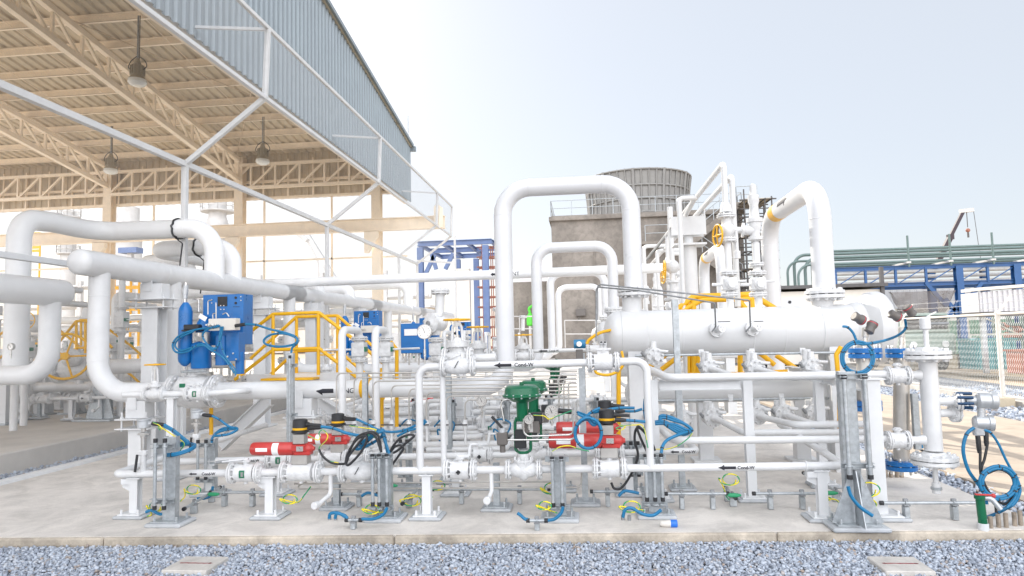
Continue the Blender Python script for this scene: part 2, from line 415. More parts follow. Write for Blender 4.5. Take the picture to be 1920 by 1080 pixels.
# loose stones, one object
def stones(regs, seed=3):
    rng = np.random.default_rng(seed); bm = bmesh.new(); bmesh.ops.create_icosphere(bm, subdivisions=1, radius=1)
    base = np.array([v.co[:] for v in bm.verts]); faces = np.array([[v.index for v in f.verts] for f in bm.faces]); bm.free()
    T = []
    for i in range(24):
        t = base*(1+rng.uniform(-.28, .22, (len(base), 1))); pl = rng.normal(size=(5, 3)); pl /= np.linalg.norm(pl, axis=1)[:, None]
        for q in pl:                                   # chop flats
            dd = t@q; cut = rng.uniform(.45, .75); t -= np.outer(np.maximum(dd-cut, 0), q)
        T.append(t*np.array([1.25, .95, .68])*rng.uniform(.85, 1.15, 3))
    T = np.array(T); VS = []; FS = []; off = 0
    for (x0, x1, ya, yb, z, sp, r, lay) in regs:
        for l in range(lay):
            nx = int((x1-x0)/sp); ny = int((yb-ya)/sp)
            gx, gy = np.meshgrid(np.arange(nx), np.arange(ny)); n = gx.size
            px = x0+(gx.ravel()+rng.uniform(-.1, 1.1, n))*sp; py = ya+(gy.ravel()+rng.uniform(-.1, 1.1, n))*sp
            if ya < 5: k = py < 5.385+(px+5)*.0495; px, py = px[k], py[k]; n = len(px)
            pz = z+l*r*.75+rng.uniform(-.3, .5, n)*r; s = r*rng.uniform(.55, 1.3, n)
            a = rng.normal(size=(n, 4)); a[:, 1:3] *= .45; a /= np.linalg.norm(a, axis=1)[:, None]; W, X, Y, Z = a.T
            Rm = np.stack([1-2*(Y*Y+Z*Z), 2*(X*Y-Z*W), 2*(X*Z+Y*W), 2*(X*Y+Z*W), 1-2*(X*X+Z*Z), 2*(Y*Z-X*W), 2*(X*Z-Y*W), 2*(Y*Z+X*W), 1-2*(X*X+Y*Y)], 1).reshape(n, 3, 3)
            v = np.einsum('nij,nkj->nki', Rm, T[rng.integers(0, 24, n)])*s[:, None, None]+np.stack([px, py, pz], 1)[:, None, :]
            nb = len(base); VS.append(v.reshape(-1, 3)); FS.append((faces[None]+(np.arange(n)*nb)[:, None, None]).reshape(-1, 3)+off); off += n*nb
    v = np.concatenate(VS); f = np.concatenate(FS); me = bpy.data.meshes.new('gravel')
    me.vertices.add(len(v)); me.vertices.foreach_set('co', v.ravel().astype(np.float32))
    me.loops.add(f.size); me.loops.foreach_set('vertex_index', f.ravel().astype(np.int32))
    me.polygons.add(len(f)); me.polygons.foreach_set('loop_start', np.arange(0, f.size, 3, dtype=np.int32)); me.polygons.foreach_set('loop_total', np.full(len(f), 3, np.int32))
    me.update(); me.validate(); me.materials.append(M['gravs']); ob = bpy.data.objects.new('gravel', me); COL.objects.link(ob)
    return tag(ob, 'loose blue-grey crushed stone gravel lying around the concrete pad', 'gravel', kind='stuff')
# per stone tint: colour from the random value of each mesh island
gm = mat('crushed_stone', (.30, .33, .385), .85, 0, .3, 30); M['gravs'] = gm
n_ = gm.node_tree.nodes; L_ = gm.node_tree.links; ge = n_.new('ShaderNodeNewGeometry'); cr = n_.new('ShaderNodeValToRGB')
for i, (p, c) in enumerate(((0, (.26, .29, .35)), (.35, (.40, .445, .52)), (.7, (.54, .595, .68)), (.93, (.52, .54, .58)), (.97, (.42, .33, .27)), (1, (.30, .31, .33)))):
    e = cr.color_ramp.elements[i] if i < 2 else cr.color_ramp.elements.new(p); e.position = p; e.color = (*c, 1)
cr.color_ramp.elements[-1].position = 1
L_.new(ge.outputs['Random Per Island'], cr.inputs[0]); mxg = n_.new('ShaderNodeMix'); mxg.data_type = 'RGBA'; mxg.blend_type = 'MULTIPLY'; mxg.inputs[0].default_value = .6
nz = n_.new('ShaderNodeTexNoise'); nz.inputs['Scale'].default_value = 90
rz_ = n_.new('ShaderNodeMapRange'); rz_.inputs[3].default_value = .55; rz_.inputs[4].default_value = 1.25; L_.new(nz.outputs['Fac'], rz_.inputs[0])
tcg = n_.new('ShaderNodeTexCoord'); L_.new(tcg.outputs['Object'], nz.inputs['Vector'])
L_.new(cr.outputs[0], mxg.inputs[6]); L_.new(rz_.outputs[0], mxg.inputs[7]); L_.new(mxg.outputs[2], n_['Principled BSDF'].inputs['Base Color'])
stones([(-6.2, 4.3, 4.15, 5.9, -.084, .0255, .0175, 2), (-8.0, -7.06, 6.2, 14, -.13, .055, .034, 1),
        (3.64, 4.0, 5.9, 14, -.045, .05, .028, 1), (7.35, 11.5, 11, 21, -.13, .10, .05, 1)])

def marker(pts, label, twoway):
    P = [gz(*p, -.035) for p in pts]; t = thing('marker_slab', label, 'marker slab', sum(P, V((0, 0, 0)))/4+V((0, 0, -.07)), 'flat cable marker slabs in the gravel')
    x0 = min(P[0].x, P[3].x); x1 = max(P[1].x, P[2].x); y0 = (P[2].y+P[3].y)/2; y1 = (P[0].y+P[1].y)/2; m = MB('slab')
    m.box(((x0+x1)/2, (y0+y1)/2, -.07), (x1-x0, y1-y0, .07), 'slab', .006); m.build('slab', t)
    a = MB('red'); c = V(((x0+x1)/2, (y0+y1)/2, -.0345)); Lh = (x1-x0)*.35
    def jag(e): return random.uniform(-e, e)
    q = [(-Lh+i*Lh/5, jag(.003)) for i in range(11)]
    a.prism([(x, y-.006+jag(.002)) for x, y in q]+[(x, y+.006+jag(.002)) for x, y in q[::-1]], c, (1, 0, 0), (0, 1, 0), .0015, 'redp')
    for sg in ((-1, 1) if twoway else (1,)):
        a.prism([(sg*Lh*1.08, 0), (sg*Lh*.88, .012), (sg*Lh*.88, -.012)][::sg], c, (1, 0, 0), (0, 1, 0), .0015, 'redp')
    a.build('painted_arrow', t)
marker([(353, 1043), (428, 1043), (383, 1072), (305, 1067)], 'pale square concrete slab with a single dark red line, lying in the gravel at the left', False)
marker([(1628, 1043), (1713, 1043), (1755, 1072), (1660, 1070)], 'pale square concrete slab with a double-headed dark red arrow, in the gravel at the right', True)

# ================================================================ SHED
EZ, EY, SL, RY = 9.4, 26.3, .157, 7.5
def rz(y): return EZ+(EY-y)*SL if y > RY else EZ+(EY-RY)*SL-(RY-y)*SL
def corr(mb, path, p0, p1, across, pitch, dep, m, nrm):
    """corrugated sheet: path of points repeated along 'across'"""
    n = int((V(p1)-V(p0)).length/pitch); d = (V(p1)-V(p0)).normalized(); N = V(nrm); prof = []
    for i in range(n):
        for a, h in ((0, 0), (.38, 0), (.5, 1), (.88, 1)): prof.append((V(p0)+d*pitch*(i+a), h*dep))
    prof.append((V(p1), 0)); vs = []
    for p, h in prof: vs += [p+V(q)+N*h for q in (path(p) if callable(path) else path)]
    k = len(vs)//len(prof); fs = []
    for i in range(len(prof)-1):
        for j in range(k-1): fs.append([i*k+j, i*k+j+1, (i+1)*k+j+1, (i+1)*k+j])
    mb.add(vs, fs, m)
shed = thing('open_shed', 'large open-sided beige steel shed with corrugated roof and grey-blue gable cladding', 'shed', (-20, 17, 0))
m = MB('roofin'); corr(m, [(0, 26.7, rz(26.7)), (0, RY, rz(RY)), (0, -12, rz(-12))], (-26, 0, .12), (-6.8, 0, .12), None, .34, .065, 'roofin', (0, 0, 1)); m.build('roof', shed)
m = MB('sheet'); corr(m, lambda p: [(0, 0, 7.2), (0, 0, rz(p.y)+.2)], (-6.93, -11, 0), (-6.93, 26.75, 0), None, .24, .055, 'sheet', (1, 0, 0)); m.build('gable_cladding', shed)
m = MB('sheet')
for a, b in ((26.75, RY), (RY, -12)): m.bar((-6.86, a, rz(a)+.24), (-6.86, b, rz(b)+.24), .2, .12, 'sheet')
m.bar((-26, 26.82, rz(26.8)+.12), (-6.7, 26.82, rz(26.8)+.12), .16, .2, 'sheet'); m.build('roof_trim', shed)
m = MB('beige'); m.bar((-7.06, -11, 7.2), (-7.06, 26.5, 7.2), .12, .2, 'beige')
m.bar((-7.08, -11, 7.75), (-7.08, 26.5, 7.75), .07, .07, 'beige'); m.build('gable_rail', shed)
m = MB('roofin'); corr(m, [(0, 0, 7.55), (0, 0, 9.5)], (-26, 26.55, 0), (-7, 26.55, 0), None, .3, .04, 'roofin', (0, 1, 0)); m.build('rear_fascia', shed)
y = 25.7
while y > -11:
    p = MB('beige'); z = rz(y)+.02
    p.bar((-26, y, z), (-6.98, y, z), .015, .2, 'beige'); p.bar((-26, y+.035, z-.095), (-6.98, y+.035, z-.095), .085, .015, 'beige')
    p.bar((-26, y-.035, z+.095), (-6.98, y-.035, z+.095), .085, .015, 'beige'); p.build('purlin', shed); y -= 1.22
def truss(t, p, q, dep, n, name, cw=.16, lw=.07):
    m = MB('beige'); p, q = V(p), V(q); dn = V((0, 0, -dep))
    m.bar(p, q, cw, cw, 'beige'); m.bar(p+dn, q+dn, cw, cw, 'beige'); d = (q-p)/n
    for i in range(n):
        a = p+d*i; m.bar(a+dn, a+d, lw, lw, 'beige'); m.bar(a, a+dn, lw, lw, 'beige')
    m.bar(q, q+dn, lw, lw, 'beige'); m.build(name, t)
CX = [-8.2, -14.0, -19.8, -25.6]
for x in CX:
    c = MB('beige'); c.hbeam((x, EY, 0), (x, EY, rz(EY)-.1), .36, .36, .03, 'beige', (0, 1, 0)); c.box((x, EY, .2), (.6, .6, .06)); c.build('column', shed)
    for zb in (6.05,): pass
    truss(shed, (x, EY-.2, rz(EY-.2)-.25), (x, RY, rz(RY)-.25), .82, 17, 'rafter_truss', .17, .08)
    c = MB('beige'); c.hbeam((x, -11, 0), (x, -11, rz(-11)-.1), .36, .36, .03, 'beige', (0, 1, 0)); c.build('column', shed)
truss(shed, (-26, EY-.15, 8.95), (-7.2, EY-.15, 8.95), .95, 18, 'eave_truss', .12, .075)
m = MB('beige'); 
for z in (7.6, 8.3): m.bar((-26, 26.45, z), (-7.1, 26.45, z), .1, .1)
for i in range(18): m.bar((-25.9+i*1.07, 26.42, 7.55), (-25.9+i*1.07, 26.42, 9.2), .06, .06)
m.build('fascia_framing', shed)
m = MB('beige'); m.hbeam((-26, 25.95, 6.2), (-5.35, 25.95, 6.2), .3, .5, .03, 'beige'); 
m.prism([(0, 0), (.36, 0), (.36, .75), (.12, .95), (0, .8)], (-5.75, 25.78, 5.98), (1, 0, 0), (0, 0, 1), -.03, 'beige'); m.build('crane_beam', shed)
for x in CX[:3]:
    b = MB('beige'); b.prism([(0, 0), (.55, 0), (.55, -.18), (.15, -.85), (0, -.85)], (x-.38, 26.0, 5.93), (1, 0, 0), (0, 0, 1), .2, 'beige'); b.build('beam_bracket', shed)
m = MB('galv')          # sag rods under the roof
for x in (-10.1, -12.0, -16.0, -18.0, -22):
    m.tube([(x, 26, rz(26)-.05), (x, RY, rz(RY)-.05)], .012, 'beige', n=5)
for x, a in ((-14, 1), (-8.2, -1)):
    m.tube([(x, 26, rz(26)-.1), (x+5.8*a, 17, rz(17)-.1)], .014, 'beige', n=5); m.tube([(x+5.8*a, 26, rz(26)-.1), (x, 17, rz(17)-.1)], .014, 'beige', n=5)
m.build('bracing_rod', shed)
m = MB('galv'); m.tube([(-6.9, 26.4, 9.4), (-6.9, 26.4, 10.7)], .018, n=6); m.tube([(-6.9, 26.4, 9.4), (-6.9, 26.4, 9.62)], .03, n=6); single('lightning_rod', m, 'thin grey lightning rod standing on the rear corner of the shed roof', 'lightning rod')

def bay_lamp(p, label):
    top = V((p[0], p[1], rz(p[1])-.1)); z = p[2]; t = thing('bay_lamp', label, 'lamp', (p[0], p[1], z), 'high bay lamps hanging under the shed roof')
    m = MB('galvd'); m.tube([top, (p[0], p[1], z+.75)], .022, n=8); m.tube([(p[0]+.05, p[1], top.z), (p[0]+.05, p[1], z+.75)], .012, 'black', n=6); m.build('stem', t)
    m = MB('lampm'); m.lathe((p[0], p[1], z), (0, 0, 1), [(.18, .235), (.27, .18), (.3, .17), (.58, .165), (.62, .1), (.78, .05)], n=20)
    for i in range(14):
        a = 2*pi*i/14; m.box((p[0]+.17*cos(a), p[1]+.17*sin(a), z+.44), (.05, .012, .26), rz=a)
    m.build('housing', t)
    m = MB('tglass'); m.lathe((p[0], p[1], z), (0, 0, 1), [(0, .1), (.03, .19), (.1, .245), (.18, .235)], n=20); m.build('lens', t)
    m = MB('black'); 
    for sg in (-1, 1): m.tube(spline([(p[0]+sg*.03, p[1], z+.85), (p[0]+sg*.2, p[1], z+.72), (p[0]+sg*.27, p[1], z+.55), (p[0]+sg*.15, p[1], z+.45)]), .012, n=6)
    m.build('lead', t)
bay_lamp((-12.05, 17, 8.75), 'largest high bay lamp hanging near the gable, closest of the three')
bay_lamp((-17.3, 23, 8.0), 'small high bay lamp hanging from the roof above the curved pale pipe at left')
bay_lamp((-11.4, 23, 8.05), 'small high bay lamp hanging under the roof beside the gable edge')

# ---- perforated screen wall along the shed side
SX = -7.05; scr = thing('screen_wall', 'tall white steel frame with perforated mesh running along the open shed side', 'screen wall', (SX, 17, 0))
ST = [4.4, 11.28, 18.01, 25.34, 28.2]; AX, AZ, BX, BZ, CZ = -5.5, 7.26, -5.55, 5.98, 4.85
f = MB('white2'); 
for nm, x, z, w_ in (('top_rail', AX, AZ, .07), ('middle_rail', BX, BZ, .07), ('lower_rail', SX, CZ, .10), ('waist_rail', SX, 2.76, .08)):
    r = MB('white2'); r.bar((x, ST[0], z), (x, ST[-1], z), w_, w_, 'white2', .006); r.build(nm, scr)
r = MB('white2'); r.box((SX+.04, 17, -.06), (.16, 22.6, .2), 'white2', .01); r.build('base_rail', scr)
for i, y in enumerate(ST):
    r = MB('white2'); r.bar((SX, y, 0), (SX, y, CZ), .09, .09, 'white2'); r.build('post', scr)
    r = MB('white2'); r.bar((SX, y, CZ), (BX, y, BZ), .08, .08, 'white2'); r.build('strut', scr)
    r = MB('white2'); r.bar((BX, y, BZ), (AX, y, AZ), .08, .08, 'white2'); r.build('upper_post', scr)
    if i < 4:
        r = MB('white2'); r.bar((-6.9, y, AZ+.12), (AX, y, AZ-.03), .05, .05, 'white2'); r.build('tie', scr)
s = MB('screen')
y0, y1 = ST[0], ST[-1]
s.add([(SX, y0, CZ), (SX, y1, CZ), (SX, y1, .05), (SX, y0, .05)], [[0, 1, 2, 3]])
s.build('perforated_sheet', scr); s = MB('screen2')
s.add([(AX, y0, AZ), (AX, y1, AZ), (BX, y1, BZ), (BX, y0, BZ)], [[0, 1, 2, 3]])
s.add([(BX, y0, BZ), (BX, y1, BZ), (SX, y1, CZ), (SX, y0, CZ)], [[0, 1, 2, 3]], 'screen')
s.build('upper_sheet', scr)
# end return of the screen
r = MB('white2')
for z in (2.6, 4.98): r.bar((SX, 28.2, z), (-5.4, 28.2, z-.15), .07, .07, 'white2')
r.bar((-5.4, 28.2, 0), (-5.4, 28.2, 6), .08, .08, 'white2'); r.build('end_frame', scr)
# thin framing in the rear opening of the shed
r = MB('white2')
for z in (5.0, 2.4): r.bar((-30, 26.6, z), (SX, 26.6, z), .07, .07, 'beige')
for x in (-13.1, -10.2, -18): r.bar((x, 26.6, 0), (x, 26.6, 7.6), .07, .07, 'beige')
single('rear_girts', r, 'thin beige frame of girts and uprights across the rear opening of the shed', 'framing')

# ================================================================ BUILDERS
X_, Y_, Z_ = V((1, 0, 0)), V((0, 1, 0)), V((0, 0, 1))
def ln(Y, a, b):                    # a straight line at depth Y through two photo points; call with a pixel x
    return lambda x: at(x, a[1]+(b[1]-a[1])*(x-a[0])/(b[0]-a[0]), Y)
def mid(ps): return sum((V(p) for p in ps), V((0, 0, 0)))/len(ps)

def pipe(label, pts, r, R=None, fl=(), marks=(), seams=(), m='white', name='pipe', cat='pipe', group=None, n=18, caps=(), FR=None, extra=None):
    """a pipe run; fl: (point, axis) flanges, seams: weld rings, caps: domed ends (point, direction), marks: (kind, point, dir, ...)"""
    pts = [V(p) for p in pts]; t = thing(name, label, cat, V((mid(pts).x, mid(pts).y, min(p.z for p in pts))), group)
    b = MB(m); b.tube(pts, r, m, r*1.5+.0 if R is None else R, n)
    for p, d in caps: b.lathe(p, d, [(r*.62*sin(a*pi/12), r*cos(a*pi/12)) for a in range(7)], m, n)
    b.build('pipe_wall', t)
    if seams:
        for p, d in seams:
            s = MB(m); s.lathe(V(p)-V(d).normalized()*.006, d, [(0, r*1.003), (.003, r*1.02), (.009, r*1.02), (.012, r*1.003)], m, n); s.build('weld_seam', t)
    for p, d in fl:
        f = MB('cast'); rr = FR or r*2.4; f.flange(p, d, rr, max(.014, rr*.19), 8 if rr < .16 else 12); f.build('flange', t)
    for k in marks:
        if k[0] == 'arrow': pipe_arrow(k[1], k[2], r, k[3], k[4], 'arrow_mark', t, turn=k[5] if len(k) > 5 else 0)
        elif k[0] == 'text': pipe_text(k[1], k[2], k[3], r, k[4], 'lettering', t, bold=.0011, turn=k[5] if len(k) > 5 else 0)
        elif k[0] == 'band':
            s = MB(k[4] if len(k) > 4 else 'yellow'); d = V(k[2]).normalized(); s.lathe(V(k[1])-d*k[3]/2, d, [(0, r*1.002), (.002, r*1.02), (k[3]-.002, r*1.02), (k[3], r*1.002)], None, 24); s.build('band', t)
    if extra: extra(t)
    return t

def handwheel(parent, c, ax, R, m='yellow', r=None, spokes=5):
    b = MB(m); c = V(c); r = r or R*.075; b.torus(c, ax, R, r, m); u, v = basis(V(ax)); a = V(ax).normalized()
    for i in range(spokes):
        e = u*cos(2*pi*i/spokes)+v*sin(2*pi*i/spokes); b.tube([c-a*R*.08+e*R*.1, c+e*R*.98], r*.75, m, n=6)
    b.cyl(c-a*R*.16, c+a*R*.12, R*.17, m, 12); return b.build('handwheel', parent)

def bodyprof(L, r, big, k=10):
    return [(-L/2, r)] + [(-L/2+L*i/k, r+(big-r)*sin(pi*i/k)**.6) for i in range(1, k)] + [(L/2, r)]
def ends(t, c, ax, L, r, FR, nb=8):
    for sg in (-1, 1):
        f = MB('cast'); f.flange(c+ax*sg*L/2, ax, FR, max(.014, FR*.17), nb); f.build('flange', t)
def ball_valve(label, c, ax, L, r, FR, lever=None, plate=True, group=None, up=Z_, cat='valve', name='ball_valve', pos=None):
    c, ax, up = V(c), V(ax).normalized(), V(up); t = thing(name, label, cat, c-Z_*FR, group)
    s = MB('cast'); B = FR*.80; s.lathe(c, ax, [(-L/2, r*1.2), (-L*.36, r*1.3), (-L*.34, B), (-L*.1, B*1.02), (L*.1, B*1.02), (L*.34, B), (L*.36, r*1.3), (L/2, r*1.2)], 'cast', 24)
    s.bolts(c-ax*L*.30, ax, B*.92, 8, FR*.09, L*.2, 'cast'); s.cyl(c-up*B*.9, c-up*FR*1.02, r*.5, 'cast', 10); s.build('body', t)
    ends(t, c, ax, L, r, FR)
    s = MB('cast'); s.cyl(c+up*B*.8, c+up*(B+.045), r*.75, 'cast', 14); s.cyl(c+up*(B+.02), c+up*(B+.032), r*1.25, 'cast', 14)
    s.bolts(c+up*(B+.036), up, r*.95, 4, .006, .012, 'cast'); s.build('stem', t)
    if plate:
        s = MB('tag'); out = ax.cross(up); out = out if out.y < 0 else -out
        n = 6; vs = []
        for x in (-.026, .026):
            for i in range(n+1):
                a = -.42+.84*i/n; vs.append(c+ax*x+(out*cos(a)+up*sin(a))*(B*1.03+.003))
        s.add(vs, [[i, i+1, n+2+i, n+1+i] for i in range(n)], 'tag'); s.build('tag_plate', t)
        s = MB('steel'); s.box(c+out*(B*1.03+.006)+ax*.006, (.02, .004, .04), 'steel'); s.build('tag_insert', t)
    if lever == 'side':
        s = MB('white2'); q = c+up*(B+.045); s.frame(q, ax, up.cross(ax), up, (.05, .03, .02), 'cast', .004)
        s.tube([q, q+ax*.0-Y_*.05-ax*.05, q-Y_*.14-ax*.16], .011, 'white2', .03, 8); s.tube([q-Y_*.1-ax*.115, q-Y_*.17-ax*.2], .013, 'galvd', n=8); s.build('lever', t)
    elif lever == 'up':
        s = MB('white2'); q = c+up*(B+.045); s.bar(q-ax*.02, q+ax*.075+up*.01, .03, .03, 'white2', .006); s.bar(q+ax*.07, q+ax*.085+up*.1, .028, .03, 'white2', .006)
        s.bar(q+ax*.085+up*.09, q+ax*.15+up*.11, .026, .02, 'white2', .006); s.build('lever', t)
    elif lever == 'knob':
        s = MB('black'); o = V((0, -1, 0)); s.cyl(c+o*B, c+o*(B+.03), .012, 'black', 8)
        for i in range(4): s.ball(c+o*(B+.03)+V((.012*cos(i*1.57), 0, .012*sin(i*1.57))), .009, 'black', 8)
        s.build('knob', t)
        s = MB('white2'); q = c+up*(B+.045); s.bar(q-ax*.03, q+ax*.085, .03, .028, 'white2', .006); s.bar(q+ax*.08, q+ax*.10+up*.11, .026, .034, 'white2', .006)
        s.bar(q+ax*.1+up*.105, q+ax*.165+up*.105, .026, .02, 'white2', .006); s.build('lever', t)
    return t

def red_actuator(label, c, L, r, right, head, group='red valve actuators', s_=1.0, heads=True, lever=True):
    """c: point over the valve; can runs to -X for L, pinion housing runs to +X for right"""
    c = V(c); t = thing('valve_actuator', label, 'valve actuator', c-Z_*(r+.085), group)
    b = MB('red'); b.lathe(c-X_*.055, -X_, [(0, r*.9), (.01, r), (L-.1, r), (L-.075, r*.98), (L-.06, r*.86)], 'red', 22); b.cyl(c-X_*(L-.015), c-X_*(L+.02), r*.3, 'galvd', 8); b.build('spring_can', t)
    b = MB('red'); b.lathe(c-X_*.06, X_, [(0, r*.8), (.01, r*.86), (.09, r*.86), (.1, r*.7), (.1+right*.55, r*.82), (.1+right*.8, r*.7), (.1+right, r*.35), (.1+right*1.15, r*.3)], 'red', 20)
    b.box(c-Z_*r*.62+X_*.03, (.16, r*1.5, r*.6), 'red', .008); b.box(c+Z_*r*.2-Y_*r*.72, (.13, r*.5, r*.95), 'red', .006); b.build('pinion_housing', t)
    b = MB('label'); 
    for x0, x1 in ((-.30*L-.05, -.43*L-.05), ):
        a0 = 1.1; vs = []
        for x in (x0, x1): vs += [c+X_*x+V((0, -cos(a0-2*a0*i/8)*r*1.012, sin(a0-2*a0*i/8)*r*1.012)) for i in range(9)]
        b.add(vs, [[i, i+1, 10+i, 9+i] for i in range(8)], 'label')
    vs = []
    for x in (-.62*L, -.86*L): vs += [c+X_*x+V((0, -cos(.25-.55*i/4)*r*1.012, sin(.25-.55*i/4)*r*1.012)) for i in range(5)]
    b.add(vs, [[i, i+1, 6+i, 5+i] for i in range(4)], 'label'); b.build('white_label', t)
    b = MB('steel'); b.box(c+X_*.02-Y_*(r*.98)+Z_*r*.1, (.065, .004, .045), 'steel'); b.build('name_plate', t)
    b = MB('galvd'); b.box(c-Z_*(r+.035)+X_*.01, (.15, .1, .085), 'steelm', .005); b.build('mounting_bracket', t)
    if heads:
        h = c+Z_*(r+.03)
        b = MB('steelm'); b.box(h, (.11, .09, .09), 'steelm', .004); b.build('coupling', t)
        b = MB('black'); b.lathe(h+Z_*.055, Z_, [(0, .074), (.006, .08), (.02, .08)], 'black', 24); b.lathe(h+Z_*.1, Z_, [(0, .07), (.07, .066), (.078, .05), (.08, .0)], 'black', 24); b.lathe(h+Z_*.075, Z_, [(0, .066), (.025, .066)], 'black', 20)
        b.cyl(h+Z_*.125+X_*.06, h+Z_*.125+X_*.085, .026, 'black', 12); b.cyl(h+Z_*.125+X_*.08, h+Z_*.12+X_*.2, .018, 'black', 12, .013); b.build('indicator_head', t)
        b = MB('yellow'); b.lathe(h+Z_*.082, Z_, [(0, .068), (.0, .0705), (.02, .0705), (.02, .068)], 'yellow', 24); b.build('indicator_band', t)
    return t

def control_valve(label, c, L, r, FR, top, dome_r, group='green diaphragm control valves', s=1.0):
    """globe body at c, actuator dome centred at height top"""
    c = V(c); t = thing('control_valve', label, 'control valve', c-Z_*FR, group); zt = top
    b = MB('cast'); b.lathe(c, X_, bodyprof(L*.9, r*1.3, FR*.82), 'cast', 22); b.lathe(c, -Z_, [(0, FR*.8), (FR*.5, FR*.74), (FR*.9, FR*.4), (FR*1.05, r*.6), (FR*1.1, r*.3)], 'cast', 20)
    b.lathe(c, Z_, [(0, FR*.8), (FR*.8, FR*.85), (FR*.82, FR*1.0), (FR*1.0, FR*1.0), (FR*1.0, FR*.55), (FR*1.9, FR*.5)], 'cast', 20)
    b.bolts(c+Z_*FR*.95, Z_, FR*.86, 8, .011, .06, 'cast'); b.build('globe_body', t)
    ends(t, c, X_, L, r, FR)
    z0 = c.z+FR*1.7; h = zt-z0
    b = MB('green'); p = V((c.x, c.y, 0))
    y = MB('green'); w_ = .068*s
    y.tube([p+Z_*z0+X_*.02, p+X_*w_+Z_*(z0+.01), p+X_*w_+Z_*(z0+h*.48), p+X_*.05+Z_*(z0+h*.56)], .014*s, 'green', .03, 10)
    y.tube([p+Z_*z0-X_*.02, p-X_*w_+Z_*(z0+.01), p-X_*w_+Z_*(z0+h*.48), p-X_*.05+Z_*(z0+h*.56)], .014*s, 'green', .03, 10); y.cyl(p+Z_*(z0-.012), p+Z_*(z0+.014), .05*s, 'green', 16); y.build('yoke', t)
    b.lathe(p+Z_*(z0+h*.5), Z_, [(0, .05*s), (h*.30, .054*s), (h*.36, .07*s), (h*.42, .12*s)], 'green', 24)
    b.lathe(p+Z_*(zt-.05*s), Z_, [(-.05*s, dome_r*.45), (-.022*s, dome_r*.82), (.0, dome_r), (.012*s, dome_r), (.022*s, dome_r*.9), (.075*s, dome_r*.86), (.095*s, dome_r*.7), (.1*s, 0)], 'green', 32)
    b.bolts(p+Z_*(zt-.046*s), Z_, dome_r*.94, 14, .009*s, .035*s, 'galv'); b.cyl(p+Z_*(zt+.05*s), p+Z_*(zt+.075*s), .02*s, 'green', 10); b.build('diaphragm_actuator', t)
    b = MB('steel'); b.cyl(p+Z_*(c.z+FR*1.4), p+Z_*(z0+h*.55), .009, 'steel', 8); b.torus(p+Z_*(z0+.03), Z_, .036*s, .006, 'galvd', 16, 6); b.cyl(p+Z_*(z0+.02), p+Z_*(z0+.05), .02, 'galvd', 8); b.build('stem', t)
    b = MB('galvd'); b.box(p+V((.09*s, -.05, z0+h*.42)), (.13*s, .1, .1*s), 'tgrey', .006); b.box(p+V((.13*s, -.03, z0+h*.55)), (.1*s, .08, .1*s), 'black', .006); b.box(p+V((.085, -.104, z0+h*.42)), (.03, .004, .08), 'steel'); b.build('positioner', t)
    b = MB('black'); b.box(p+V((-.02, -.02, z0+h*.22)), (.1*s, .07, .16*s), 'black', .006); b.build('air_relay', t)
    return t

def gauge(label, c, R, group='white dial pressure gauges', stem=.12, ax=(0, -1, 0)):
    c, ax = V(c), V(ax).normalized(); t = thing('pressure_gauge', label, 'gauge', c-Z_*(R+stem), group)
    b = MB('steel'); b.lathe(c+ax*.0, ax, [(-.025, R*.9), (-.02, R), (.018, R), (.024, R*.93), (.024, R*.86), (.016, R*.85)], 'steel', 24); b.cyl(c-Z_*R*.9, c-Z_*(R+stem), .009, 'steel', 8); b.cyl(c-Z_*(R+stem*.4), c-Z_*(R+stem*.7), .016, 'steel', 6); b.build('case', t)
    b = MB('tglass'); b.lathe(c+ax*.012, ax, [(0, R*.86), (.003, R*.86)], 'tglass', 24)
    b.build('dial', t)
    b = MB('ink'); u = ax.cross(Z_)
    for i in range(11):
        a = RAD(225-27*i); d = u*cos(a)*-1+Z_*sin(a); b.bar(c+ax*.0165+d*R*.62, c+ax*.0165+d*R*.76, .004, .001, 'ink', 0, ax)
    b.bar(c+ax*.018-Z_*R*.2-u*R*.1, c+ax*.018+Z_*R*.55+u*R*.2, .005, .001, 'ink', 0, ax); b.build('needle', t); return t

